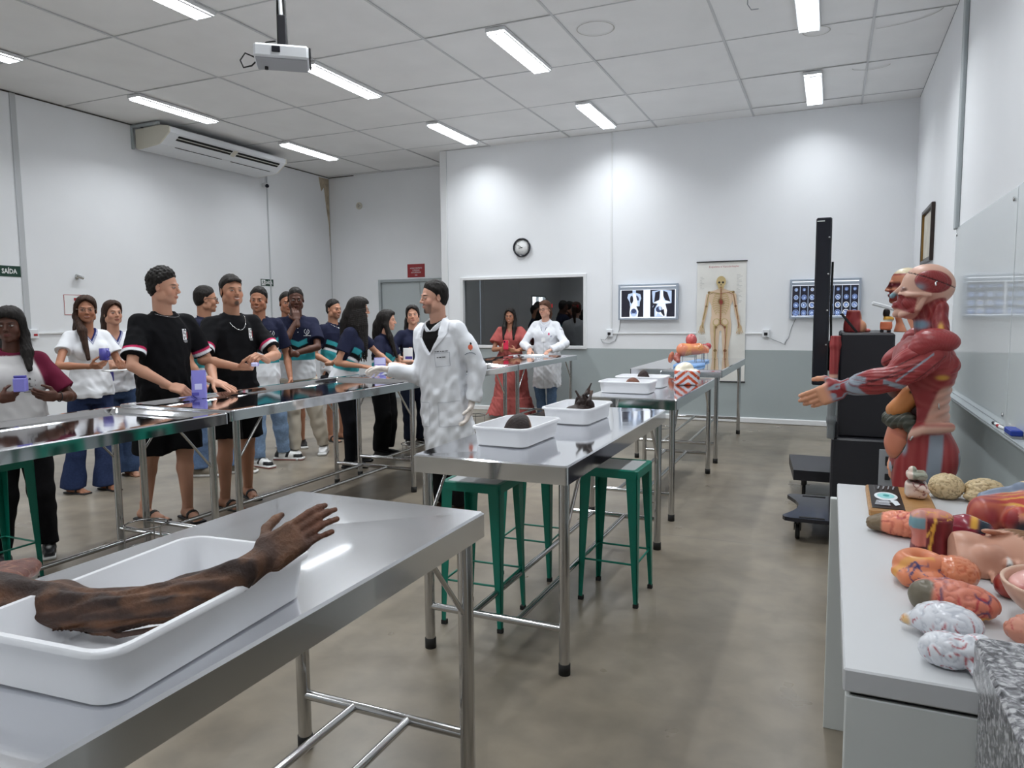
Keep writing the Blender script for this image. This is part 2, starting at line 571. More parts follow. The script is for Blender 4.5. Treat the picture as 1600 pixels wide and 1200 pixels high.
# ceiling: square tiles 1.257 x 1.225 with thin shadow gaps
rg = random.Random(3)
cb = MB()
cb.box((XL-.2, YF-.2, H+.03), (XR+.2, YB2+.2, H+.12), 1)
xs = [XR] + [0.262 - 1.257*i for i in range(0, 8) if 0.262 - 1.257*i > XL] + [XL]
xs = sorted(set(xs)); 
ys = sorted([YF] + [6.02 + 1.228*i for i in range(-7, 5) if YF < 6.02 + 1.228*i < YB2] + [YB2])
for i in range(len(xs)-1):
    for j in range(len(ys)-1):
        dz = rg.uniform(0, .004)
        t = [rg.uniform(-.0035, .0035) for _ in range(4)]
        x0, x1, y0, y1 = xs[i]+.004, xs[i+1]-.004, ys[j]+.004, ys[j+1]-.004
        z = H+dz
        cb.add([(x0, y0, z+t[0]), (x1, y0, z+t[1]), (x1, y1, z+t[2]), (x0, y1, z+t[3]),
                (x0, y0, z+.025), (x1, y0, z+.025), (x1, y1, z+.025), (x0, y1, z+.025)],
               [(3, 2, 1, 0), (4, 5, 6, 7), (0, 1, 5, 4), (1, 2, 6, 5), (2, 3, 7, 6), (3, 0, 4, 7)], 0)
struct('ceiling', cb, [M['ceiling'], M['ceiling_gap']])
gb = MB()
for x in xs[1:-1]: gb.box((x-.011, YF+.01, H-.006), (x+.011, YB2-.01, H+.001))
for y in ys[1:-1]: gb.box((XL+.01, y-.006, H-.005), (XR-.01, y+.006, H+.001))
struct('trim_1', gb, mat('ceiling_bar', srgb(205, 206, 208), 0.5))

# window opening in the far wall
WX0, WX1, WZ0, WZ1 = -5.30, -3.25, 0.965, 2.055
wb = MB()
wb.box((XJ, YB, 0), (WX0, YB+.12, H)); wb.box((WX1, YB, 0), (XR+.15, YB+.12, H))
wb.box((WX0, YB, 0), (WX1, YB+.12, WZ0)); wb.box((WX0, YB, WZ1), (WX1, YB+.12, H))
struct('wall_back', wb, M['wall_dado'])
struct('wall_jog', MB().box((XJ, YB+.12, 0), (XJ+.12, YB2+.12, H)), M['wall'])
DX0, DX1, DZ = -7.46, -5.78, 2.12
rb = MB(); rb.box((XL-.15, YB2, 0), (DX0, YB2+.12, H)).box((DX1, YB2, 0), (XJ, YB2+.12, H)).box((DX0, YB2, DZ), (DX1, YB2+.12, H))
struct('wall_recess', rb, M['wall'])
struct('wall_right', MB().box((XR, YF-.15, 0), (XR+.15, YB, H)), M['wall_dado'])
# left wall, with a daylight opening behind the camera's position
LY0, LY1, LZ0, LZ1 = -1.75, -0.55, 0.9, 2.1
lb = MB(); lb.box((XL-.15, YF-.15, 0), (XL, LY0, H)).box((XL-.15, LY1, 0), (XL, YB2, H)).box((XL-.15, LY0, 0), (XL, LY1, LZ0)).box((XL-.15, LY0, LZ1), (XL, LY1, H))
struct('wall_left', lb, M['wall'])
struct('wall_front', MB().box((XL-.15, YF-.15, 0), (XR+.15, YF, H)), M['wall_dado'])
w2 = struct('window_2', MB().box((XL-.10, LY0, LZ0), (XL-.08, LY1, LZ1)), mat('daylit_frosted_pane', (1, 1, 1), 0.4, emit=(0.9, 0.95, 1.0), estr=10.0))
f2 = MB()
for a, b in (((XL-.12, LY0, LZ0), (XL+.02, LY0+.05, LZ1)), ((XL-.12, LY1-.05, LZ0), (XL+.02, LY1, LZ1)), ((XL-.12, LY0+.05, LZ0), (XL+.02, LY1-.05, LZ0+.05)), ((XL-.12, LY0+.05, LZ1-.05), (XL+.02, LY1-.05, LZ1)), ((XL-.11, (LY0+LY1)/2-.02, LZ0+.05), (XL, (LY0+LY1)/2+.02, LZ1-.05))):
    f2.box(a, b)
struct('frame', f2, M['frame_grey'], w2)

# glazed window on the far wall: dark office behind it
glass = bpy.data.materials.new('tinted_window_glass'); glass.use_nodes = True
nt = glass.node_tree; nt.nodes.remove(nt.nodes['Principled BSDF'])
tr = nt.nodes.new('ShaderNodeBsdfTransparent'); tr.inputs[0].default_value = (0.55, 0.58, 0.60, 1)
gl = nt.nodes.new('ShaderNodeBsdfGlossy'); gl.inputs['Roughness'].default_value = 0.0
mxs = nt.nodes.new('ShaderNodeMixShader'); mxs.inputs[0].default_value = 0.14
nt.links.new(tr.outputs[0], mxs.inputs[1]); nt.links.new(gl.outputs[0], mxs.inputs[2])
nt.links.new(mxs.outputs[0], nt.nodes['Material Output'].inputs[0])
win = struct('window_1', MB().box((WX0+.04, YB+.045, WZ0+.04), (WX1-.04, YB+.051, WZ1-.04)), glass)
fb = MB()
t = .045
fb.bbox((WX0, YB-.025, WZ0), (WX0+t, YB+.10, WZ1)).bbox((WX1-t, YB-.025, WZ0), (WX1, YB+.10, WZ1))
fb.bbox((WX0+t, YB-.025, WZ0), (WX1-t, YB+.10, WZ0+t)).bbox((WX0+t, YB-.025, WZ1-t), (WX1-t, YB+.10, WZ1))
struct('frame', fb, M['white_paint'], win)
M['office'] = mat('dimmed_office_paint', (0.10, 0.11, 0.115), 0.8)  # dark grey puts the dimness of the room behind the glass into its walls
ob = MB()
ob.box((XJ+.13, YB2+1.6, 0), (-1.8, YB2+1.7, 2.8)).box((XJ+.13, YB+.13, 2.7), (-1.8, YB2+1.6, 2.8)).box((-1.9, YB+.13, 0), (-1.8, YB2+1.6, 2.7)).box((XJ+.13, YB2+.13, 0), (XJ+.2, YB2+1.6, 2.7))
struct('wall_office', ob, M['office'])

# double door in the recess
dr = struct('door_1', MB().bbox((DX0+.05, YB2+.02, .01), ((DX0+DX1)/2-.003, YB2+.06, DZ-.05)).bbox(((DX0+DX1)/2+.003, YB2+.02, .01), (DX1-.05, YB2+.06, DZ-.05)), M['door_grey'])
fb = MB().bbox((DX0, YB2-.02, 0), (DX0+.05, YB2+.10, DZ)).bbox((DX1-.05, YB2-.02, 0), (DX1, YB2+.10, DZ)).bbox((DX0+.05, YB2-.02, DZ-.05), (DX1-.05, YB2+.10, DZ))
struct('frame', fb, M['frame_grey'], dr)
hm = (DX0+DX1)/2
struct('handle', MB().tube([(hm+.06, YB2+.02, 1.02), (hm+.06, YB2-.04, 1.02), (hm+.19, YB2-.04, 1.02)], .010, 8), M['tube'], dr)

# skirting, wall joints, surface conduits
struct('baseboard_back', MB().bbox((XJ+.13, YB-.035, 0), (XR, YB, .075), .01), M['white_paint'])
struct('baseboard_right', MB().bbox((XR-.03, 2.9, 0), (XR, YB-.04, .075), .008), M['white_paint'])
struct('baseboard_left', MB().bbox((XL, 0, 0), (XL+.03, YB2, .075), .008), M['white_paint'])
struct('baseboard_recess', MB().bbox((XL+.03, YB2-.03, 0), (DX0, YB2, .075), .008), M['white_paint'])
M['joint'] = mat('joint_strip', srgb(196, 199, 202), 0.4)
struct('trim_2', MB().bbox((XJ-.012, YB-.014, 0), (XJ+.10, YB, H), .004), M['white_paint'])
struct('trim_3', MB().box((-5.525, YB-.006, WZ1+.1), (-5.515, YB, H)).box((-5.525, YB-.006, 0), (-5.515, YB, WZ1+.1)), M['joint'])
struct('trim_4', MB().bbox((-2.89, YB-.018, 1.24), (-2.865, YB, H), .004), M['white_paint'])
struct('trim_5', MB().bbox((-2.86, YB-.016, 1.183), (-.82, YB, 1.207), .004), M['white_paint'])
struct('trim_6', MB().bbox((XR-.03, 6.62, 2.1), (XR, 6.72, H), .006), M['frame_grey'])
struct('trim_7', MB().bbox((XL, 5.38, 0), (XL+.012, 5.45, H), .004), M['joint'])
struct('trim_8', MB().bbox((XL, 9.40, 1.3), (XL+.016, 9.425, H), .004), M['joint'])
struct('trim_9', MB().bbox((XL, 5.52, 1.285), (XL+.018, 10.9, 1.31), .004), M['white_paint'])
struct('trim_10', MB().bbox((XL+.0, YB2-.01, 0), (XL+.01, YB2, H), .002), M['joint'])
# damp stain in the far left corner, and a thin dark line under the ceiling edge
st = mat('damp_stain', srgb(186, 172, 150), 0.7, noise=0.25, nscale=9)
poly = [(10.74, 3.97), (10.80, 3.72), (10.88, 3.80), (10.93, 3.45), (10.99, 3.15), (11.02, 2.5), (11.028, 2.5), (11.028, 3.97)]
sb = MB(); n = len(poly)
sb.add([(XL+.0015, y, z) for y, z in poly], [tuple(range(n))])
struct('trim_11', sb, st)
dk = mat('dark_sealant', srgb(70, 64, 58), 0.8)
struct('trim_12', MB().box((XL, 0, H-.012), (XL+.012, YB2, H-.002)).box((XL+.012, YB2-.012, H-.014), (XL+.55, YB2, H-.002)), dk)

# faint water marks and a lifted tile edge on the ceiling
WATER_MARKS = ((-2.0, 6.45, .17, .17, 0, 360), (-.20, 7.35, .12, .12, 0, 360), (.27, 7.22, .52, .30, 5, 88), (.30, 8.6, .18, .12, 0, 180))
wm = mat('water_mark', srgb(188, 186, 180), .7)
sb = MB()
def ringmark(cx, cy, rx, ry, a0, a1, w=.010):
    n = 28
    for i in range(n):
        t0, t1 = (math.radians(a0+(a1-a0)*k/n) for k in (i, i+1))
        sb.add([(cx+rx*math.cos(t0), cy+ry*math.sin(t0), H-.0075), (cx+rx*math.cos(t1), cy+ry*math.sin(t1), H-.0075), (cx+(rx-w)*math.cos(t1), cy+(ry-w)*math.sin(t1), H-.0075), (cx+(rx-w)*math.cos(t0), cy+(ry-w)*math.sin(t0), H-.0075)], [(0, 1, 2, 3)])
for a in WATER_MARKS: ringmark(*a)
struct('trim_13', sb, wm)
# ------------------------------------------------------------------ ceiling lamps
def make_lamp():
    t = thing('ceiling_light', '', 'ceiling light')
    L_, W = 1.19, 0.185
    h = MB()
    h.box((-W/2, -L_/2, -.004), (W/2, L_/2, 0)).box((-W/2, -L_/2, -.03), (-W/2+.006, L_/2, -.004)).box((W/2-.006, -L_/2, -.03), (W/2, L_/2, -.004))
    h.box((-W/2+.006, -L_/2, -.03), (W/2-.006, -L_/2+.006, -.004)).box((-W/2+.006, L_/2-.006, -.03), (W/2-.006, L_/2, -.004))
    h.build('housing', M['white_paint'], t)
    r = MB()
    for k in range(15):
        y = -L_/2 + .04 + k*(L_-.08)/14
        r.box((-W/2+.010, y-.001, -.050), (W/2-.010, y+.001, -.038))
    r.box((-.002, -L_/2+.03, -.050), (.002, L_/2-.03, -.038)).box((-W/2+.007, -L_/2+.02, -.050), (-W/2+.011, L_/2-.02, -.038)).box((W/2-.011, -L_/2+.02, -.050), (W/2-.007, L_/2-.02, -.038))
    r.build('louver', M['reflector'], t)
    for x in (-.046, .046):
        m = MB(); m.tube([(x, -L_/2+.02, -.024), (x, L_/2-.02, -.024)], .013, 8)
        m.build('led_tube', M['led'], t)
    ld = bpy.data.lights.new('lamp_light', 'AREA'); ld.shape = 'RECTANGLE'; ld.size = .15; ld.size_y = 1.14
    ld.energy = LAMP_WATTS; ld.color = LAMP_COLOR[:3]; ld.spread = LAMP_SPREAD
    lo = bpy.data.objects.new('lamp_light', ld); COL.objects.link(lo); lo.parent = t; lo.location = (0, 0, -.0525)
    return t
lamp0 = make_lamp()
rows = [(9.10, 'row against the far wall'), (6.63, 'second row from the far wall'), (4.17, 'third row from the far wall'), (1.71, ''), (-0.75, '')]
cols = [(-7.33, 'nearest the left wall'), (-4.86, 'second from the left wall'), (-2.80, 'third from the left wall'), (-.257, 'nearest the right wall')]
first = True
for ri, (yy, rn) in enumerate(rows):
    for ci, (xx, cn) in enumerate(cols):
        o = lamp0 if first else copy_tree(lamp0)
        first = False
        o.location = (xx, yy, H-.007)
        ll = [c for c in o.children if c.type == 'LIGHT'][0]
        if ll.users_collection: ll.data = ll.data.copy(); ll.data.energy = LAMP_WATTS*LAMP_ROWS[ri]*LAMP_COLS[ci]
        if rn: o['label'] = 'lit ceiling light %s in the %s' % (cn, rn)
        else: o['label'] = 'lit ceiling light overhead beyond the top of the view'
        o['group'] = 'lit ceiling lights'
# ================================================================== furniture helpers
def rrect(hx, hy, r, n=4):
    r = min(r, hx*.98, hy*.98); out = []
    for cx, cy, a0 in ((hx-r, hy-r, 0), (-hx+r, hy-r, 90), (-hx+r, -hy+r, 180), (hx-r, -hy+r, 270)):
        for k in range(n+1):
            a = math.radians(a0 + 90*k/n)
            out.append((cx+r*math.cos(a), cy+r*math.sin(a)))
    return out
def rr_loft(mb, loops, mi=0, cap0=True, cap1=True, smooth=False, n=4):
    """loops: (half_x, half_y, corner_radius, z) stitched one after the other"""
    vs = []; fs = []; m = 4*(n+1)
    for hx, hy, r, z in loops: vs += [(x, y, z) for x, y in rrect(hx, hy, r, n)]
    for i in range(len(loops)-1):
        for k in range(m):
            k2 = (k+1) % m
            fs.append((i*m+k, i*m+k2, (i+1)*m+k2, (i+1)*m+k))
    mb.add(vs, fs, mi, smooth)
    if cap0: mb.add(vs[:m], [tuple(reversed(range(m)))], mi)
    if cap1: mb.add(vs[-m:], [tuple(range(m))], mi)
    return mb

def steel_table(name, label, x0, x1, y0, y1, h, tray=False, group=None, inset=(.05, .07), ring=None, top='steel_top', braces=True, r=.021):
    cx, cy = (x0+x1)/2, (y0+y1)/2; hx, hy = (x1-x0)/2, (y1-y0)/2
    t = thing(name, label, 'table', (cx, cy, 0), 0, group)
    m = MB()
    if tray:
        rr_loft(m, [(hx-.012, hy-.012, .012, h-.012), (hx-.012, hy-.012, .012, h-.062), (hx, hy, .014, h-.062), (hx, hy, .014, h-.006), (hx-.006, hy-.006, .014, h),
                    (hx-.045, hy-.045, .02, h), (hx-.052, hy-.052, .02, h-.006), (hx-.085, hy-.085, .03, h-.024)], cap0=False)
    else:
        rr_loft(m, [(hx-.012, hy-.012, .010, h-.012), (hx-.012, hy-.012, .010, h-.075), (hx, hy, .012, h-.075), (hx, hy, .012, h-.006), (hx-.006, hy-.006, .012, h)], cap0=False, cap1=False)
        rim = [(x, y, h) for x, y in rrect(hx-.006, hy-.006, .012, 4)]
        e = .30*hy
        k = len(rim)
        vs = rim + [(0, hy-e, h-.0035), (0, -hy+e, h-.0035)]
        A, B = k, k+1
        fs = []
        for i in range(k):
            j = (i+1) % k
            mx_, my_ = (rim[i][0]+rim[j][0])/2, (rim[i][1]+rim[j][1])/2
            if abs(mx_-rim[i][0]) < 1e-6 and abs(rim[i][1]-rim[j][1]) > .3:      # long side
                fs.append((i, j, A, B) if mx_ < 0 and False else ((i, j, A, B) if rim[j][1] > rim[i][1] else (i, j, B, A)))
            else:
                fs.append((i, j, A if my_ > 0 else B))
        m.add(vs, fs)
    m.build('tabletop', M[top], t)
    lx, ly = hx-inset[0], hy-inset[1]
    zb = .19
    for sx in (-1, 1):
        for sy in (-1, 1):
            l = MB().tube([(sx*lx, sy*ly, .03), (sx*lx, sy*ly, h-.03)], r, 12).build('leg', M['tube'], t)
            MB().lathe([(0.001, 0), (r*1.12, 0), (r*1.12, .045), (r*.9, .047)], 12, M=Matrix.Translation((sx*lx, sy*ly, 0))).build('foot_cap', M['black_rubber'], l)
            if braces:
                b = MB()
                p0 = Vector((sx*lx, sy*(ly-.22), h-.055)); p1 = Vector((sx*lx, sy*(ly-.01), h-.30))
                b.tube([p0, p1], .008, 6)
                b.build('brace', M['tube'], t)
    for sy in (-1, 1):
        MB().tube([(-lx, sy*ly, zb), (lx, sy*ly, zb)], .016, 10).build('crossbar', M['tube'], t)
    for sx in (-1, 1):
        MB().tube([(sx*lx*.33, -ly, zb), (sx*lx*.33, ly, zb)], .014, 10).build('rail', M['tube'], t)
    if ring:
        yy, xx = ring
        b = MB()
        pts = [(xx+.11*math.cos(a), yy+.11*math.sin(a), .31) for a in [2*math.pi*k/24 for k in range(25)]]
        b.tube(pts, .005, 6)
        s = 1 if yy > 0 else -1
        for a in (0, 2*math.pi/3, 4*math.pi/3):
            px, py = xx+.11*math.cos(a), yy+.11*math.sin(a)
            b.tube([(px, py, .31), (px, py, .172)], .004, 6)
        pts = [(xx+.11*math.cos(a), yy+.11*math.sin(a), .172) for a in [2*math.pi*k/24 for k in range(25)]]
        b.tube(pts, .005, 6)
        b.build('bucket_ring', M['tube'], t)
    return t

TR = 'plain steel tables under the specimen trays'
steel_table('steel_table', 'steel dissection table in the foreground holding the long brown arm specimen', -1.63, -.93, .07, 1.905, .87, top='steel_scratched', inset=(.04, .06), r=.023)
steel_table('steel_table', 'steel dissection table with two white trays and green stools under it', -1.61, -.915, 2.60, 4.43, .87, inset=(.035, .06), r=.022)
steel_table('steel_table', 'steel dissection table holding two shallow white trays and the pelvis model', -1.62, -.955, 4.97, 6.74, .87, inset=(.04, .06))
steel_table('steel_table', 'wide steel table by the far wall holding the digestive organs model', -1.84, -.94, 7.12, 9.15, .92, tray=False, inset=(.06, .07), ring=(-.85, -.18))
steel_table('steel_table', 'steel tray-top table at the left edge in front of the maroon-sleeved student', -3.98, -3.08, .95, 3.04, .925, tray=True, inset=(.06, .07), ring=(.80, .05))
steel_table('steel_table', 'steel tray-top table where the two students in black T-shirts stand', -3.98, -3.08, 3.055, 5.18, .935, tray=True, inset=(.06, .10))
steel_table('steel_table', 'steel tray-top table where the gloved teacher rests his hand', -3.98, -3.08, 5.20, 7.16, .93, tray=True, inset=(.06, .22), ring=(-.62, .10))
steel_table('steel_table', 'steel tray-top table nearest the dark window, in front of the woman in pink', -3.98, -3.08, 7.18, 9.15, .93, tray=True, inset=(.06, .09), ring=(-.70, -.22))

# ------------------------------------------------------------------ green stools
def make_stool():
    t = thing('metal_stool', '', 'stool')
    hs, hz, w = .150, .69, .152
    m = MB()
    rr_loft(m, [(hs-.006, hs-.006, .012, hz-.042), (hs, hs, .015, hz-.042), (hs, hs, .015, hz-.004), (hs-.004, hs-.004, .015, hz), (hs-.022, hs-.022, .012, hz), (hs-.022, hs-.022, .012, hz-.01)], cap1=False)
    m.build('seat_frame', M['green_paint'], t)
    rr_loft(MB(), [(hs-.023, hs-.023, .011, hz-.012), (hs-.023, hs-.023, .011, hz-.002)]).build('seat', mat('seat_laminate', srgb(196, 198, 200), 0.35), t) if 'seat_lam' not in M else None
    for sx in (-1, 1):
        for sy in (-1, 1):
            b = MB()
            def plate(ax):
                top, bot = .058, .020
                T = .004
                xo, yo = sx*(hs-.003), sy*(hs-.003); xb, yb = sx*(w+.002), sy*(w+.002)
                vs = []
                for (X, Y, W, z) in ((xo, yo, top, hz-.02), (xb, yb, bot, .018)):
                    if ax == 0: vs += [(X, Y, z), (X-sx*W, Y, z), (X-sx*W, Y-sy*T, z), (X, Y-sy*T, z)]
                    else: vs += [(X, Y, z), (X, Y-sy*W, z), (X-sx*T, Y-sy*W, z), (X-sx*T, Y, z)]
                f = [(0, 1, 5, 4), (1, 2, 6, 5), (2, 3, 7, 6), (3, 0, 4, 7), (0, 3, 2, 1), (4, 5, 6, 7)]
                b.add(vs, f)
            plate(0); plate(1)
            l = b.build('leg', M['green_paint'], t)
            MB().box((sx*(w+.004)-(.024 if sx > 0 else 0), sy*(w+.004)-(.024 if sy > 0 else 0), 0), (sx*(w+.004)+(0 if sx > 0 else .024), sy*(w+.004)+(0 if sy > 0 else .024), .02)).build('foot_cap', M['black_rubber'], l)
    f = MB(); q = w-.012; z = .215
    for a, b_ in (((-q, -q), (q, -q)), ((q, -q), (q, q)), ((q, q), (-q, q)), ((-q, q), (-q, -q))):
        f.tube([(*a, z), (*b_, z)], .0055, 8)
    f.build('footrest', M['green_paint'], t)
    return t
st0 = make_stool()
for i, (x, y, rz, lab) in enumerate([
    (-1.50, 3.05, 0.03, 'green metal stool under the near left corner of the table with two trays'),
    (-.99, 3.575, -0.02, 'green metal stool standing out on the aisle side of the table'),
    (-1.52, 3.745, 0.02, 'green metal stool half hidden behind the front two, under the same table'),
    (-4.17, 2.40, 0.0, 'green metal stool at the left edge in front of the student with maroon sleeves')]):
    o = st0 if i == 0 else copy_tree(st0)
    o.location = (x, y, 0); o.rotation_euler = (0, 0, rz)
    o['label'] = lab; o['group'] = 'green metal stools'

# ------------------------------------------------------------------ white plastic trays
def tray(label, x, y, rz, L, W, hh, z, group='white specimen trays'):
    hx, hy = W/2, L/2
    m = MB()
    tp = .020
    rr_loft(m, [(hx-tp-.012, hy-tp-.012, .03, .0), (hx-tp, hy-tp, .04, .006), (hx-.010, hy-.010, .045, hh-.012), (hx-.010, hy-.010, .045, hh-.010), (hx, hy, .048, hh-.010), (hx, hy, .048, hh-.004), (hx-.003, hy-.003, .046, hh), (hx-.013, hy-.013, .042, hh),
                (hx-.016, hy-.016, .040, hh-.006), (hx-tp-.006, hy-tp-.006, .036, .014), (hx-tp-.018, hy-tp-.018, .028, .006)], smooth=True, n=6)
    o = m.build('specimen_tray', M['tray_plastic'], None, (x, y, z), rz)
    shade_auto(o, 50)
    return tag(o, label, 'tray', group)
tray('large white plastic tray holding the long arm specimen on the foreground table', -1.128, .925, .075, .52, .335, .098, .8675)
tray('white plastic tray with a dark domed specimen, nearest on the table over the stools', -1.335, 3.09, -.03, .43, .29, .090, .8675)
tray('white plastic tray with the spiky dark specimen on the table over the stools', -1.285, 3.83, -.03, .43, .29, .090, .8675)
tray('shallow white tray with a flat brown specimen, nearer one on its table', -1.40, 5.37, 0.0, .29, .41, .090, .8675)
tray('shallow white tray with a small dark specimen, just behind the flat brown one', -1.40, 5.84, 0.0, .29, .41, .090, .8675)

# ------------------------------------------------------------------ white desk on the right
d = thing('display_desk', 'white desk covered with brain and head models on the right', 'desk', (.4625, 1.97, 0))
MB().bbox((-.427, -.71, .83), (.415, .71, .87), .003).build('desktop', mat('desk_top_laminate', srgb(208, 210, 212), .45), d)
M['desk_side'] = mat('desk_side_laminate', srgb(218, 222, 220), 0.5)
MB().bbox((-.423, -.705, 0), (.41, -.675, .822), .002).build('side_panel', M['desk_side'], d)
MB().bbox((-.447, .68, .0), (.41, .71, .822), .002).build('side_panel', M['desk_side'], d)
MB().bbox((.385, -.66, .05), (.405, .665, .822), .002).build('back_panel', M['desk_side'], d)
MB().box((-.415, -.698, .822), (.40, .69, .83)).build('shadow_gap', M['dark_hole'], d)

# ------------------------------------------------------------------ granite sink counter in the near right corner
def granite():
    m = bpy.data.materials.new('speckled_granite'); m.use_nodes = True
    nt = m.node_tree; b = nt.nodes['Principled BSDF']; L = nt.links.new
    tc = nt.nodes.new('ShaderNodeTexCoord')
    n = nt.nodes.new('ShaderNodeTexNoise'); n.inputs['Scale'].default_value = 95; n.inputs['Detail'].default_value = 3; n.inputs['Distortion'].default_value = .8
    L(tc.outputs['Object'], n.inputs['Vector'])
    r = nt.nodes.new('ShaderNodeValToRGB')
    e = r.color_ramp.elements
    e[0].position = .34; e[0].color = (*srgb(52, 52, 56), 1); e[1].position = .64; e[1].color = (*srgb(190, 190, 192), 1)
    k = e.new(.5); k.color = (*srgb(122, 122, 126), 1)
    L(n.outputs['Fac'], r.inputs[0]); L(r.outputs[0], b.inputs['Base Color'])
    b.inputs['Roughness'].default_value = .18
    return m
M['granite'] = granite()
g = thing('granite_counter', 'speckled grey granite sink counter in the near right corner', 'counter', (.54, .72, 0))
m = MB(); hx, hy = .345, .43
rr_loft(m, [(hx-.02, hy-.02, .01, .94), (hx, hy, .012, .94), (hx, hy, .012, .995), (hx-.004, hy-.004, .012, 1.0), (hx-.052, hy-.052, .012, 1.0), (hx-.056, hy-.056, .012, .996), (hx-.058, hy-.058, .012, .975)], cap0=True)
m.build('slab', M['granite'], g)
m = MB().bbox((-hx+.008, -hy, .70), (-hx+.03, hy-.01, .938), .003).bbox((-hx+.03, hy-.032, .70), (hx, hy-.01, .938), .003)
m.build('skirt', M['granite'], g)
MB().bbox((-.02, -hy, 0), (hx-.01, .30, .699), .004).build('pedestal', M['white_paint'], g)

# ------------------------------------------------------------------ black display machine with upright screen
d = thing('display_machine', 'black wheeled display machine with a tall upright screen', 'machine', (0, 0, 0))
scr = MB().bbox((-.105, 5.05, .99), (-.012, 6.25, 2.055), .008).build('screen', M['black_gloss'], d)
for z in (1.04, 1.25, 1.47, 1.70, 1.93):
    MB().lathe([(.0005, 0), (.006, 0), (.006, .003), (.0005, .004)], 10, M=frame_M((-.026, 5.049, z), (1, 0, 0), (0, 0, 1))).build('screw', M['tube'], scr)
MB().box((-.10, 5.046, 2.030), (-.055, 5.0495, 2.036)).build('edge_strip', M['ink_white'], scr)  # thin white strip near the top of the screen's narrow edge
MB().tube([(-.004, 5.10, 1.12), (.002, 5.10, 1.30), (-.004, 5.11, 1.50), (-.002, 5.12, 1.78)], .007, 8).build('cable', M['black_rubber'], d)
MB().bbox((.055, 5.10, .655), (.37, 6.0, 1.325), .012).build('upper_cabinet', M['black_paint'], d)
MB().bbox((.025, 5.03, .16), (.44, 6.2, .655), .012).build('lower_cabinet', M['black_paint'], d)
MB().bbox((.03, 5.028, .65), (.055, 5.10, .76), .008).build('bracket', M['black_paint'], d)
pl = MB().bbox((.30, 5.018, .36), (.40, 5.029, .60), .003).build('socket_plate', M['grey_plastic'], d)
MB().bbox((.335, 5.004, .50), (.385, 5.0175, .56), .003).bbox((.335, 5.008, .41), (.365, 5.0175, .45), .002).build('plug', M['black_plastic'], pl)
MB().bbox((.372, 4.994, .51), (.40, 5.0035, .55), .003).build('plug_cap', M['white_plastic'], pl)
# base plate with a waisted front edge
def waist(z0, z1):
    xs0, xs1, ya, yb = -.255, .46, 4.83, 5.50
    pts = [(xs1, ya), (xs1, yb), (-.19, yb)]
    pts += [(-.235, yb-.015), (-.25, yb-.05)]
    for k in range(9):
        u = k/8; pts.append((-.25 + .085*math.sin(math.pi*u), yb-.06-(yb-ya-.12)*u))
    pts += [(-.25, ya+.045), (-.235, ya+.012), (-.20, ya)]
    return [tuple(p) for p in reversed(pts)], z0, z1
MB().prism(*waist(.135, .16)).build('base_plate', M['black_gloss'], d)
MB().prism(*[[(-.15, 4.85), (.0, 4.85), (.0, 4.875), (-.15, 4.875)], .160, .163]).build('foot_slot', M['dark_hole'], d)
MB().prism(*[[(-.15, 5.44), (.0, 5.44), (.0, 5.465), (-.15, 5.465)], .160, .163]).build('foot_slot', M['dark_hole'], d)
for x, y in ((-.16, 4.93), (-.16, 5.40), (.38, 4.93), (.38, 5.40)):
    c = MB().tube([(x, y, .134), (x, y, .10)], .022, 10).bbox((x-.022, y-.03, .06), (x-.016, y+.03, .11), .002).bbox((x+.016, y-.03, .06), (x+.022, y+.03, .11), .002).build('caster', M['black_plastic'], d)
    MB().lathe([(.003, -.013), (.045, -.013), (.05, -.008), (.05, .008), (.045, .013), (.003, .013)], 20, M=frame_M((x, y, .05), (0, 1, 0), (0, 0, 1))).build('wheel', M['black_rubber'], c)
MB().prism([(-.30, 6.65), (-.235, 5.98), (.10, 5.98), (.10, 6.65)], .155, .235).build('rear_step', M['black_paint'], d)
for x, y in ((-.16, 6.10), (-.18, 6.52)):
    c = MB().tube([(x, y, .154), (x, y, .10)], .022, 10).build('caster', M['black_plastic'], d)
    MB().lathe([(.003, -.013), (.045, -.013), (.05, -.008), (.05, .008), (.045, .013), (.003, .013)], 20, M=frame_M((x, y, .05), (0, 1, 0), (0, 0, 1))).build('wheel', M['black_rubber'], c)
MB().bbox((-.012, 5.5, 1.05), (.055, 5.9, 1.25), .006).build('screen_bracket', M['black_paint'], d)
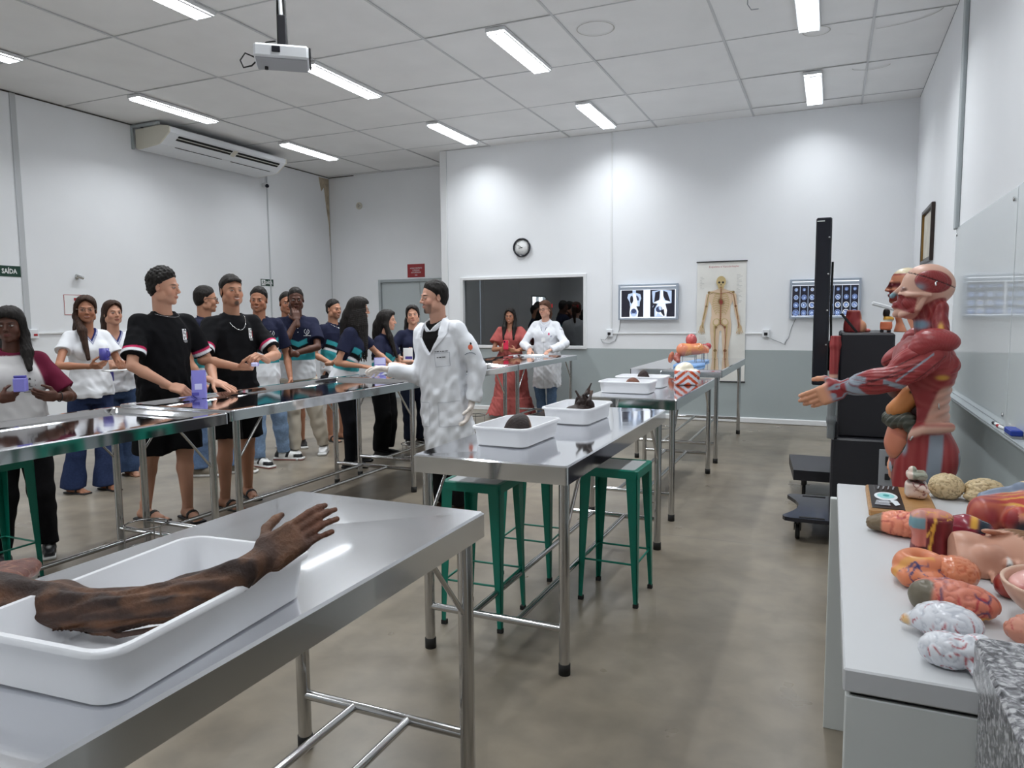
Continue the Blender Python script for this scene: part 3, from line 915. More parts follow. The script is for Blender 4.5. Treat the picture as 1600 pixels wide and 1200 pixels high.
# ================================================================== flat drawing helper (posters, films, signs)
class Draw:
    """flat shapes layered in a local frame; each shape lies a hair in front of the one before"""
    def __init__(s, Mx, step=.00025): s.mb = MB(); s.M = Mx; s.z = .0005; s.step = step
    def put(s, pts, mi):
        s.z += s.step
        s.mb.add([tuple(s.M @ Vector((x, y, s.z))) for x, y in pts], [tuple(range(len(pts)))], mi); return s
    def ell(s, cx, cy, rx, ry, mi, rot=0, n=20):
        c, q = math.cos(rot), math.sin(rot)
        return s.put([(cx+rx*math.cos(a)*c-ry*math.sin(a)*q, cy+rx*math.cos(a)*q+ry*math.sin(a)*c) for a in [2*math.pi*k/n for k in range(n)]], mi)
    def rect(s, x0, y0, x1, y1, mi): return s.put([(x0, y0), (x1, y0), (x1, y1), (x0, y1)], mi)
    def line(s, pts, w, mi):
        w = w if isinstance(w, (list, tuple)) else [w]*len(pts)
        L_, R_ = [], []
        for i, (x, y) in enumerate(pts):
            a = pts[max(i-1, 0)]; b = pts[min(i+1, len(pts)-1)]
            d = Vector((b[0]-a[0], b[1]-a[1])).normalized()
            L_.append((x-d.y*w[i]/2, y+d.x*w[i]/2)); R_.append((x+d.y*w[i]/2, y-d.x*w[i]/2))
        s.z += s.step
        n = len(pts)
        s.mb.add([tuple(s.M @ Vector((*p, s.z))) for p in R_+L_], [(i, i+1, n+i+1, n+i) for i in range(n-1)], mi); return s
    def build(s, name, mats, parent=None): return s.mb.build(name, mats, parent)
def flat(name, c, r=.6): return mat(name, c, r)

BW = lambda x, z, off=.0: frame_M((x, YB-off, z), (1, 0, 0), (0, 0, 1))       # far wall, facing the room

# ---- wall clock
t = thing('wall_clock', 'round black wall clock above the dark window', 'clock', (-4.256, YB, 2.469))
R0 = frame_M((0, 0, 0), (1, 0, 0), (0, 0, 1))
MB().lathe([(.115, .004), (.137, .004), (.142, .02), (.137, .036), (.122, .036), (.115, .022)], 40, M=R0).build('rim', M['black_gloss'], t)
MB().lathe([(.001, .018), (.118, .018), (.118, .006), (.001, .006)], 40, M=R0).build('dial', M['ink_white'], t)
dd = Draw(frame_M((0, -.0185, 0), (1, 0, 0), (0, 0, 1)))
for k in range(12):
    a = k*math.pi/6
    dd.line([(.098*math.sin(a), .098*math.cos(a)), (.110*math.sin(a), .110*math.cos(a))], .005 if k % 3 == 0 else .003, 0)
dd.build('hour_mark', [M['ink_black']], t)
for nm, a, ln, w in (('minute_hand', math.radians(-60), .080, .006), ('hour_hand', math.radians(-98), .052, .008)):
    dd = Draw(frame_M((0, -.021, 0), (1, 0, 0), (0, 0, 1)))
    dd.line([(-.012*math.sin(a), -.012*math.cos(a)), (ln*math.sin(a), ln*math.cos(a))], w, 0); dd.build(nm, [M['ink_black']], t)

# ---- light boxes with films
E_ = lambda n, c, s: mat(n, (0.02, 0.02, 0.03), .3, emit=c, estr=s)
XM = [E_('film_backlight', (.86, .92, 1.0), 1.25), E_('film_black', (.004, .004, .010), 1), E_('film_navy', (.04, .06, .14), 1), E_('film_blue', (.20, .30, .58), 1), E_('film_pale', (.55, .70, .95), 1), E_('film_white', (.88, .94, 1.0), 1.1)]
M['alu'] = mat('aluminium_frame', srgb(188, 198, 212), .3, metal=.6)
def lightbox(label, x0, x1, z0, z1):
    cx, cz = (x0+x1)/2, (z0+z1)/2; hx, hz = (x1-x0)/2, (z1-z0)/2
    t = thing('xray_lightbox', label, 'lightbox', (cx, YB, cz), 0, 'lit film viewers on the far wall')
    f = MB(); w = .028
    f.bbox((-hx, -.07, -hz), (-hx+w, -.002, hz), .004).bbox((hx-w, -.07, -hz), (hx, -.002, hz), .004)
    f.bbox((-hx+w, -.07, -hz), (hx-w, -.002, -hz+w), .004).bbox((-hx+w, -.07, hz-w), (hx-w, -.002, hz), .004)
    f.build('frame', M['alu'], t)
    MB().box((-hx+w, -.055, -hz+w), (hx-w, -.02, hz-w)).build('backlight', XM[0], t)
    MB().bbox((-hx+w, -.064, hz-w-.05), (hx-w, -.0555, hz-w-.012), .002).build('film_clip', M['alu'], t)
    return t, hx-w, hz-w
t, a, b = lightbox('lit lightbox showing two torso radiographs left of the skeleton chart', -2.762, -1.927, 1.385, 1.882)
def film(nm, x0, x1, z0, z1, fn, par):
    dd = Draw(frame_M((0, -.0555, 0), (1, 0, 0), (0, 0, 1))); dd.rect(x0, z0, x1, z1, 1); fn(dd); return dd.build(nm, XM, par)
def film1(D):
    cx = -.19
    D.rect(cx-.025, .10, cx+.022, .165, 4)
    D.put([(cx-.10, .06), (cx-.085, .115), (cx-.02, .125), (cx+.03, .125), (cx+.085, .11), (cx+.10, .05), (cx+.08, .0), (cx+.075, -.06), (cx-.06, -.06), (cx-.065, .0)], 4)
    D.ell(cx-.038, .035, .022, .055, 1); D.ell(cx+.045, .055, .018, .038, 2, .4)
    D.put([(cx-.022, .12), (cx+.018, .12), (cx+.045, .0), (cx+.05, -.06), (cx-.05, -.06), (cx-.012, .02)], 5)
    D.put([(cx-.055, -.06), (cx+.03, -.06), (cx+.06, -.13), (cx+.05, -.205), (cx-.065, -.205), (cx-.065, -.13)], 5)
    D.ell(cx-.006, -.145, .045, .055, 3); D.ell(cx-.006, -.125, .036, .03, 2); D.ell(cx-.006, -.18, .038, .02, 4)
film('film', -.375, -.06, -.207, .165, film1, t)
def film2(D):
    cx = .195
    D.put([(cx-.135, .145), (cx-.04, .16), (cx+.05, .16), (cx+.135, .15), (cx+.135, -.02), (cx+.05, -.03), (cx+.07, -.205), (cx-.10, -.205), (cx-.10, -.10), (cx-.06, -.03), (cx-.125, -.01)], 4)
    D.put([(cx-.09, .13), (cx-.025, .15), (cx-.03, .06), (cx-.04, .01), (cx-.105, -.005)], 1); D.put([(cx+.02, .15), (cx+.075, .13), (cx+.12, .0), (cx+.05, .02), (cx+.02, .08)], 1)
    D.put([(cx-.018, .16), (cx+.012, .16), (cx+.03, .02), (cx+.11, .0), (cx+.12, -.022), (cx-.12, -.022), (cx-.09, .0), (cx-.02, .03)], 5)
    D.put([(cx-.045, -.025), (cx+.05, -.025), (cx+.075, -.12), (cx+.065, -.205), (cx-.085, -.205), (cx-.085, -.11)], 5)
    D.ell(cx-.035, -.105, .045, .042, 2, .5); D.ell(cx-.02, -.09, .018, .03, 4, .3); D.put([(cx-.02, -.13), (cx+.03, -.10), (cx+.045, -.19), (cx+.03, -.20)], 1); D.put([(cx-.08, -.205), (cx-.055, -.15), (cx+.02, -.205)], 4)
    D.line([(cx-.125, -.075), (cx-.11, -.05)], .006, 4)
film('film', .035, .375, -.207, .165, film2, t)
t, a, b = lightbox('lit lightbox of small brain scans half hidden behind the upright black screen', -.499, .331, 1.391, 1.89)
rg = random.Random(11)
def scans(x0, cols, D):
    cw = .095; rh = .098
    for i in range(cols):
        for j in range(4):
            cx = x0+cw*(i+.5); cz = .155-rh*(j+.5)+.01
            sz = (.55, .8, .95, 1.0)[j]*rg.uniform(.85, 1.0)
            br = rg.choice((3, 4, 5)) if 0 < i < cols-1 else rg.choice((3, 3, 4))
            D.ell(cx, cz, .038*sz, .043*sz, br, 0, 16)
            D.ell(cx, cz, .031*sz, .036*sz, 2, 0, 14); D.ell(cx, cz-.002, .024*sz, .028*sz, 3, 0, 12)
            for _ in range(3): D.ell(cx+rg.uniform(-.014, .014)*sz, cz+rg.uniform(-.014, .014)*sz, .008*sz, .005*sz, rg.choice((2, 4, 5)), rg.uniform(0, 3), 8)
    for i in range(1, cols): D.line([(x0+cw*i, -.205), (x0+cw*i, .16)], .004, 4)
film('film', -.385, -.005, -.215, .165, lambda D: scans(-.385, 4, D), t)
film('film', .01, .385, -.215, .165, lambda D: scans(.01, 4, D), t)

# ---- anatomical wall chart
t = thing('wall_chart', 'tall paper anatomy chart of a skeleton with blood vessels', 'chart', (-1.36, YB, 1.351))
PW, PH = .638, 1.608
pp = MB()
nn = 24
vs = []; fs = []
for i in range(nn+1):
    u = i/nn; z = PH*(u-.5)
    off = -.006 - .012*math.sin(u*math.pi)**2 - .004*math.sin(u*23)
    w_ = PW/2*(1 - .02*u)
    vs += [(-PW/2+.01*(u-.5)*0, off, z), (PW/2, off, z)]
    if i: fs.append((2*i-2, 2*i-1, 2*i+1, 2*i))
pp.add(vs, fs, 0, True)
pp.build('paper_sheet', mat('chart_paper', srgb(232, 231, 226), .55, noise=.03, nscale=5), t)
MB().tube([(-PW/2-.01, -.012, PH/2), (PW/2+.01, -.012, PH/2)], .008, 8).tube([(-PW/2-.01, -.012, -PH/2), (PW/2+.01, -.012, -PH/2)], .008, 8).build('hanging_rod', M['black_plastic'], t)
CM = [flat('chart_skin', srgb(226, 200, 172)), flat('chart_bone', srgb(200, 178, 128)), flat('chart_bone_dark', srgb(140, 112, 70)), flat('chart_red', srgb(140, 50, 45)), flat('chart_blue', srgb(70, 70, 120)), flat('chart_dark', srgb(40, 34, 30)), flat('chart_title', srgb(170, 50, 55)), flat('chart_grey', srgb(170, 170, 168))]
D = Draw(frame_M((0, -.024, 0), (1, 0, 0), (0, 0, 1)))
cx = .0
# skin outline
D.put([(-.062, .43), (-.03, .45), (.03, .45), (.062, .43), (.11, .415), (.165, .40), (.19, .35), (.125, .22), (.122, .08), (.140, -.03), (.135, -.16), (.105, -.37), (.108, -.45), (.09, -.60), (.03, -.60), (.04, -.45), (.03, -.37), (.012, -.12), (-.012, -.12), (-.03, -.37), (-.04, -.45), (-.03, -.60), (-.09, -.60), (-.108, -.45), (-.105, -.37), (-.135, -.16), (-.140, -.03), (-.122, .08), (-.125, .22), (-.19, .35), (-.165, .40), (-.11, .415)], 0)
for s in (-1, 1):
    D.line([(s*.165, .37), (s*.19, .22), (s*.20, .14), (s*.225, .03), (s*.24, -.05)], [.055, .05, .045, .04, .03], 0)
    D.ell(s*.25, -.085, .028, .045, 0)
    for k in range(5): D.line([(s*.245, -.08), (s*(.205+.022*k), -.155-.012*math.sin(k))], .009, 0)
    D.line([(s*.16, .385), (s*.185, .22)], .016, 1); D.line([(s*.186, .205), (s*.222, .03)], .010, 1); D.line([(s*.198, .205), (s*.236, .03)], .008, 1)
    D.ell(s*.19, .21, .016, .014, 2); D.ell(s*.158, .395, .018, .016, 2)
    for k in range(5): D.line([(s*.235, .0), (s*(.205+.022*k), -.15-.012*math.sin(k))], .005, 1)
    D.line([(s*.02, .375), (s*.15, .405)], .012, 1)
    D.ell(s*.055, -.005, .048, .055, 1, s*.5); D.ell(s*.058, .0, .032, .038, 0, s*.5); D.ell(s*.06, -.07, .018, .018, 2)
    D.line([(s*.085, -.055), (s*.068, -.37)], .018, 1); D.ell(s*.066, -.385, .022, .020, 2); D.line([(s*.062, -.40), (s*.060, -.60)], .014, 1); D.line([(s*.082, -.41), (s*.078, -.60)], .007, 1)
    for k in range(9):
        z = .36-.030*k; w = .060+.055*math.sin((k+1.5)/10*math.pi)
        D.line([(s*.012, z), (s*w*.6, z+.014), (s*w, z-.006), (s*w*.85, z-.022)], .0095, 1)
D.line([(0, .43), (0, -.03)], .022, 1)
for k in range(16): D.line([(-.012, .40-.027*k), (.012, .40-.027*k)], .004, 2)
D.ell(0, .535, .062, .075, 1); D.ell(0, .47, .042, .035, 1)
for s in (-1, 1): D.ell(s*.024, .525, .015, .014, 5)
D.put([(0, .51), (-.009, .487), (.009, .487)], 5); D.line([(-.022, .462), (.022, .462)], .008, 2)
D.ell(.0, .27, .034, .045, 2, .3); D.ell(.004, .265, .022, .03, 3, .3)
D.line([(.0, .47), (.003, .30), (.0, -.03)], .008, 3)
for s, c in ((1, 3), (-1, 2)):
    D.line([(.0, .38), (s*.10, .39), (s*.165, .36), (s*.19, .22), (s*.225, .04), (s*.235, -.08)], .006, c)
    D.line([(.0, -.02), (s*.06, -.07), (s*.07, -.25), (s*.064, -.40), (s*.062, -.60)], .007, c)
for k in range(8): D.line([(-.27, .60-.022*k), (-.27+.03+.02*math.sin(k*2), .60-.022*k)], .004, 7)
for k in range(22): D.line([(.20, .62-.018*k), (.20+.05+.025*math.sin(k*1.7), .62-.018*k)], .004, 7)
for k in range(8): D.line([(-.28, -.20-.02*k), (-.20+.02*math.sin(k), -.20-.02*k)], .003, 7)
D.build('printed_figure', CM, t)
text_obj('printed_title', 'Esqueleto e Vascularização', .034, CM[6], frame_M((.03, -.026, .735), (1, 0, 0), (0, 0, 1)), t, .0003, 1.05)

# ---- sockets and loose cables on the far wall
def outlet(name, label, x, z, cable):
    t = thing(name, label, 'socket', (x, YB, z))
    MB().bbox((-.045, -.045, -.045), (.045, -.001, .06), .006).build('box', M['white_plastic'], t)
    MB().bbox((-.022, -.052, -.02), (.022, -.0455, .02), .004).build('socket_insert', M['black_plastic'], t)
    MB().tube([(p[0], p[1], p[2]) for p in cable], .004, 6).build('cable', M['grey_plastic'], t)
outlet('wall_socket', 'white wall socket below the vertical conduit, between window and radiographs', -2.90, 1.19, [(.0, -.05, -.02), (-.06, -.04, -.09), (-.13, -.02, -.08), (-.10, -.015, -.13), (.0, -.012, -.14), (.08, -.01, -.10), (.14, -.01, .06), (.16, -.008, .20)])
outlet('wall_socket', 'white wall socket with a dangling cable right of the skeleton chart', -.78, 1.19, [(.0, -.05, -.03), (.08, -.03, -.07), (.18, -.02, -.11), (.24, -.02, -.14), (.26, -.015, -.07), (.23, -.012, -.13), (.28, -.01, -.05), (.31, -.008, .08), (.36, -.006, .20)])

# ---- framed picture, glass writing boards and ledge on the right wall
t = thing('framed_picture', 'framed picture with a dark frame seen edge-on on the right wall', 'picture', (XR, 8.58, 2.26))
f = MB(); w = .035
f.bbox((-.035, -.42, -.30), (-.001, -.42+w, .26), .004).bbox((-.035, .42-w, -.30), (-.001, .42, .26), .004).bbox((-.035, -.42+w, -.30), (-.001, .42-w, -.30+w), .004).bbox((-.035, -.42+w, .26-w), (-.001, .42-w, .26), .004)
f.build('frame', M['dark_wood'], t)
f = MB()
f.box((-.03, -.42+w, -.30+w), (-.004, -.42+w+.012, .26-w)).box((-.03, .42-w-.012, -.30+w), (-.004, .42-w, .26-w)); f.build('gilt_edge', M['gold'], t)
MB().box((-.012, -.36, -.245), (-.003, .36, .205)).build('print', mat('faded_print', srgb(206, 200, 186), .6, noise=.1, nscale=6), t)
M['glassboard'] = mat('white_glass_board', srgb(212, 218, 220), .04, spec=.6)
t = thing('glass_board', 'glossy white glass writing board behind the muscle figure', 'board', (XR, 5.63, 1.47))
MB().bbox((-.012, -1.015, -.64), (-.001, 1.055, .64), .002).build('glass_sheet', M['glassboard'], t)
for y in (-.95, .98):
    for z in (-.58, .58): MB().lathe([(.001, .012), (.012, .012), (.012, .02), (.001, .021)], 12, M=frame_M((0, y, z), (0, -1, 0), (0, 0, 1))).build('stand_off', M['tube'], t)
t = thing('glass_board', 'glossy white glass writing board at the right edge, above the marker ledge', 'board', (XR, 3.56, 1.47))
MB().bbox((-.012, -1.03, -.64), (-.001, 1.04, .64), .002).build('glass_sheet', M['glassboard'], t)
led = MB().bbox((XR-.075, 2.72, .815), (XR-.001, 6.60, .828), .003).bbox((XR-.075, 2.72, .828), (XR-.069, 6.60, .838), .002).build('marker_ledge', M['frame_grey'])
tag(led, 'narrow metal marker ledge along the bottom of the glass boards', 'ledge')
er = thing('board_eraser', 'blue board eraser lying on the marker ledge', 'eraser', (XR-.04, 4.28, .8285))
MB().bbox((-.026, -.075, .012), (.026, .075, .042), .005).build('handle', mat('blue_plastic', srgb(28, 60, 160), .4), er)
MB().box((-.025, -.073, 0), (.025, .073, .012)).build('felt_pad', M['grey_plastic'], er)
for i, (y, c, l) in enumerate(((4.55, 'ink_red', 'red-capped marker pen lying beside the blue eraser'), (4.66, 'ink_black', 'dark-capped marker pen lying beyond the red-capped one'))):
    mk = thing('marker_pen', l, 'marker', (XR-.040, y, .8375), .12)
    MB().tube([(0, -.05, 0), (0, .03, 0)], .0085, 10).build('barrel', M['ink_white'], mk)
    MB().tube([(0, .031, 0), (0, .065, 0)], .009, 10).build('cap', M[c], mk)

# ---- left wall: exit signs, camera, spotlight, poster, switch box
LWM = lambda y, z, off=0: frame_M((XL+off, y, z), (0, 1, 0), (0, 0, 1))
GREEN = mat('sign_green', srgb(14, 58, 44), .5)
def exit_sign(label, y0, y1, z0, z1):
    t = thing('exit_sign', label, 'sign', (XL, (y0+y1)/2, (z0+z1)/2), 0, 'green exit signs')
    w, h = y1-y0, z1-z0
    MB().bbox((.001, -w/2, -h/2), (.006, w/2, h/2), .001).build('plate', GREEN, t)
    D = Draw(frame_M((.006, 0, 0), (0, 1, 0), (0, 0, 1)))
    a = h*.40
    D.rect(-w/2+.012, -a, -w/2+.012+2*a, a, 0)
    c = -w/2+.012+a
    D.ell(c-.005, a*.62, a*.17, a*.17, 1, 0, 10); D.line([(c-.004, a*.4), (c+.004, -a*.1)], a*.34, 1); D.line([(c, -a*.1), (c+a*.45, -a*.35), (c+a*.4, -a*.8)], a*.2, 1); D.line([(c, -a*.1), (c-a*.3, -a*.45), (c-a*.75, -a*.5)], a*.2, 1); D.line([(c, a*.3), (c+a*.5, a*.1), (c+a*.7, a*.3)], a*.15, 1); D.line([(c, a*.3), (c-a*.45, a*.2), (c-a*.5, -a*.1)], a*.15, 1)
    D.build('pictogram', [M['ink_white'], GREEN], t)
    text_obj('lettering', 'SAÍDA', h*.62, M['ink_white'], frame_M((.0068, a*.92, -h*.03), (0, 1, 0), (0, 0, 1)), t, .0003, .80, bold=.002)
exit_sign('green SAÍDA exit sign at the left edge, above the maroon-sleeved student', 5.035, 5.375, 1.945, 2.065)
exit_sign('small green SAÍDA exit sign in the far left corner above the students', 9.19, 9.48, 1.98, 2.09)
t = thing('security_camera', 'small white security camera hanging under the end of the air conditioner', 'camera', (XL, 9.34, 3.60))
MB().tube([(.001, .06, .38), (.012, .05, .2), (.02, .02, .05)], .006, 6).build('cable', M['white_plastic'], t)
MB().lathe([(.001, 0), (.035, 0), (.035, .03), (.001, .032)], 16, M=frame_M((.001, 0, 0), (0, 1, 0), (0, 0, 1))).tube([(.03, 0, 0), (.06, -.01, -.01)], .016, 10).build('mount', M['white_plastic'], t)
MB().tube([(.05, .01, .0), (.13, -.06, -.03)], .036, 14).build('body', M['white_plastic'], t)
MB().tube([(.131, -.061, -.030), (.139, -.068, -.034)], .030, 14).build('lens', M['black_gloss'], t)
t = thing('wall_spotlight', 'small chrome spotlight fitting on the wall above the smiling girl in glasses', 'fitting', (XL, 6.05, 1.975))
MB().lathe([(.001, 0), (.028, 0), (.028, .012), (.001, .014)], 16, M=frame_M((.001, 0, 0), (0, 1, 0), (0, 0, 1))).build('rosette', M['tube'], t)
MB().tube([(.013, 0, 0), (.05, 0, -.005)], .008, 8).tube([(.05, -.045, .012), (.05, .045, -.012)], .022, 12).build('lamp_head', M['tube'], t)
t = thing('wall_poster', 'square white poster with a red border behind the girl in glasses', 'poster', (XL, 6.03, 1.635))
MB().box((.001, -.17, -.125), (.004, .17, .125)).build('sheet', M['ink_white'], t)
D = Draw(frame_M((.004, 0, 0), (0, 1, 0), (0, 0, 1)))
for a in (((-.165, -.12), (.165, -.12)), ((.165, -.12), (.165, .12)), ((.165, .12), (-.165, .12)), ((-.165, .12), (-.165, -.12))): D.line(a, .006, 0)
D.ell(.105, .075, .045, .035, 1, -.4); D.ell(.11, .03, .03, .045, 2, 0); D.line([(.085, .05), (.07, .0), (.085, -.02)], .018, 1); D.line([(.145, .06), (.155, .02)], .02, 0); D.rect(-.04, .05, .04, .085, 0)
D.build('print', [M['ink_red'], M['ink_black'], M['ink_white']], t)
text_obj('lettering', 'EL', .05, M['ink_red'], frame_M((.006, .11, -.085), (0, 1, 0), (0, 0, 1)), t, .0002)
t = thing('switch_box', 'white surface switch box with a red rocker beside the maroon-sleeved student', 'switch', (XL, 5.46, 1.295))
MB().bbox((.001, -.045, -.055), (.045, .05, .055), .006).build('box', M['white_plastic'], t)
MB().bbox((.0455, -.012, -.025), (.052, .03, .0), .002).build('rocker', M['ink_red'], t)

# ---- recess wall: red door sign and round detector base
t = thing('door_sign', 'red door sign with white lettering above the grey double door', 'sign', (-6.675, YB2, 2.26))
MB().bbox((-.175, -.006, -.115), (.175, -.001, .115), .001).build('plate', M['red_paint'], t)
for i, (s, z) in enumerate((('ACESSO RESTRITO', .042), ('A PESSOAS', .005), ('AUTORIZADAS', -.032), ('UNI', -.08))):
    text_obj('lettering', s, .034, M['ink_white'], frame_M((0, -.0068, z), (1, 0, 0), (0, 0, 1)), t, .0002, .86)
t = thing('detector_base', 'round cream detector base high on the recessed wall', 'detector', (-7.83, YB2, 3.45))
MB().lathe([(.03, .002), (.062, .002), (.062, .018), (.054, .024), (.046, .018), (.03, .014), (.001, .014)], 24, M=frame_M((0, -.001, 0), (1, 0, 0), (0, 0, 1))).build('ring', M['cream_plastic'], t)
for k in range(3):
    a = k*2.1; MB().bbox((.02*math.cos(a)-.008, -.024, .02*math.sin(a)-.008), (.02*math.cos(a)+.008, -.0155, .02*math.sin(a)+.008), .002).build('contact', M['grey_plastic'], t)

# ---- air conditioner under the ceiling
t = thing('air_conditioner', 'cream ceiling-mounted air conditioner on the left wall', 'air conditioner', (XL, 8.05, 0))
prof = [(.05, 3.93), (.05, 3.70), (.09, 3.672), (.40, 3.70), (.48, 3.715), (.655, 3.845), (.66, 3.905), (.63, 3.925), (.50, 3.945)]
m = MB(); n = len(prof); y0, y1 = -1.08, 1.08
Mx = Matrix(((1, 0, 0, 0), (0, 0, -1, 0), (0, 1, 0, 0), (0, 0, 0, 1)))
m.prism(prof, y0, y1, 0, Mx)
b_ = m.build('casing', M['white_plastic'], t)
for s in (y0, y1):
    e = MB().prism([(x*1.004, z+.001) for x, z in prof], s-.018 if s < 0 else s-.002, s+.002 if s < 0 else s+.018, 0, Mx).build('end_cover', M['cream_plastic'], t)
def on_slope(u, y, off): # along the slanted outlet face
    a = Vector((.48, 0, 3.715)); b = Vector((.655, 0, 3.845)); nrm_ = Vector((.596, 0, -.803))
    p = a+(b-a)*u+nrm_*off; return (p.x, y, p.z)
m = MB()
for ya, yb in ((-.92, .02), (.12, .98)):
    for u0, u1 in ((.48, .64), (.70, .86)):
        m.add([on_slope(u0, ya, .002), on_slope(u0, yb, .002), on_slope(u1, yb, .002), on_slope(u1, ya, .002)], [(0, 3, 2, 1)])
m.build('outlet_slot', M['dark_hole'], t)
m = MB()
for ya, yb in ((-.92, .02), (.12, .98)):
    m.add([on_slope(.64, ya, .004), on_slope(.64, yb, .004), on_slope(.70, yb, .009), on_slope(.70, ya, .009)], [(0, 3, 2, 1)])
m.add([on_slope(.40, .03, .004), on_slope(.40, .11, .004), on_slope(.92, .11, .004), on_slope(.92, .03, .004)], [(0, 3, 2, 1)])
m.build('louver', M['cream_plastic'], t)
m = MB()
for ya, yb in ((-.85, -.05), (.12, .92)): m.box((.47, ya, 3.706), (.478, yb, 3.712))
m.build('panel_seam', M['dark_hole'], t)
MB().bbox((.0, -1.13, 3.95), (.50, -1.09, 3.985), .004).bbox((.0, -1.13, 3.68), (.03, -1.10, 3.95), .004).bbox((.0, 1.02, 3.95), (.45, 1.06, 3.985), .004).build('bracket', M['frame_grey'], t)

# ---- ceiling projector on its pole
t = thing('projector', 'white projector hanging from the ceiling on a dark pole', 'projector', (-3.25, 3.79, 3.06), math.radians(38))
MB().bbox((-.165, -.125, .0), (.165, .125, .085), .014).build('casing', M['white_plastic'], t)
MB().bbox((-.155, -.115, -.004), (.155, .115, .0), .001).build('bottom_plate', M['grey_plastic'], t)
MB().bbox((.166, -.115, .012), (.178, .115, .078), .004).build('end_panel', M['black_plastic'], t)
MB().bbox((-.055, -.133, .030), (-.005, -.126, .068), .003).build('front_window', M['black_gloss'], t)
m = MB()
for i in range(6):
    for j in range(3): m.box((-.168, -.06+.022*i, .026+.016*j), (-.1655, -.045+.022*i, .038+.016*j))
m.build('vent_grille', M['grey_plastic'], t)
MB().tube([(-.10, .05, -.004), (-.10, .05, -.022)], .011, 10).build('foot', M['black_rubber'], t)
MB().bbox((-.06, -.05, .0855), (.06, .05, .10), .004).bbox((-.022, -.018, .10), (.03, .022, .30), .006).build('mount', M['black_plastic'], t)
MB().tube([(.0, .0, .30), (-.012, .0, .94)], .011, 10).build('pole', M['white_plastic'], t)
MB().tube([(.03, .0, .12), (.025, .012, .3), (.015, .016, .6), (.0, .016, .94)], .010, 8).tube([(-.02, .01, .12), (-.018, .015, .35), (-.005, .02, .65), (-.02, .015, .94)], .008, 8).build('cable_bundle', M['black_rubber'], t)
MB().tube([(-.165, .06, .05), (-.23, .08, .08), (-.26, .07, .03), (-.24, .05, -.02), (-.19, .05, -.005), (-.166, .05, .02)], .005, 6).tube([(-.12, .1, .085), (-.15, .12, .13), (-.10, .09, .16), (-.04, .03, .15)], .005, 6).build('loop_cable', M['black_rubber'], t)
# bent wire sticking out of the ceiling
tag(MB().tube([(-.655, 6.0, 3.997), (-.655, 6.0, 3.80), (-.63, 6.02, 3.765), (-.58, 6.05, 3.775)], .004, 6).build('loose_wire', M['grey_plastic']), 'thin loose wire hanging from the ceiling tiles', 'wire')
# ================================================================== people
M['skin'] = mat('skin', (.5, .3, .2), .5, vcol=True, spec=.35, sss=.08)
M['cloth'] = mat('cloth', (.5, .5, .5), .85, vcol=True, spec=.15, bump=.07, bscale=260)
M['denim'] = mat('denim', (.5, .5, .5), .85, vcol=True, spec=.15, noise=.14, nscale=60, bump=.3, bscale=300)
M['hair_m'] = mat('hair', (.02, .015, .012), .5, vcol=True, spec=.16, noise=.25, nscale=70, bump=.6, bscale=90, stretch=(1, 1, .18))
M['shoe_m'] = mat('shoe', (.5, .5, .5), .5, vcol=True, spec=.35)
M['glove'] = mat('latex_glove', srgb(222, 212, 204), .45, spec=.4, bump=.15, bscale=80)
M['lens_clear'] = mat('spectacle_lens', (.9, .95, 1), .02, alpha=.12)
M['silver'] = mat('silver', (.75, .75, .75), .2, metal=1)

SKIN = {'light': srgb(214, 164, 138), 'fair': srgb(224, 176, 154), 'tan': srgb(186, 132, 104), 'olive': srgb(196, 146, 118), 'brown': srgb(128, 84, 62), 'dark': srgb(92, 58, 44)}
NAVY = srgb(28, 31, 52); TEAL = srgb(56, 150, 158); WHITE = srgb(226, 228, 232); BLACK = srgb(16, 16, 19)

MST = [(-.06, .085, .062), (-.02, .092, .068), (.03, .088, .062), (.09, .079, .057), (.15, .086, .062), (.20, .094, .066), (.240, .095, .062), (.265, .078, .053), (.288, .052, .043), (.312, .035, .036)]
FST = [(-.06, .092, .070), (-.02, .098, .074), (.03, .088, .064), (.09, .071, .054), (.15, .076, .058), (.20, .086, .063), (.240, .084, .056), (.264, .068, .048), (.288, .045, .039), (.312, .031, .032)]

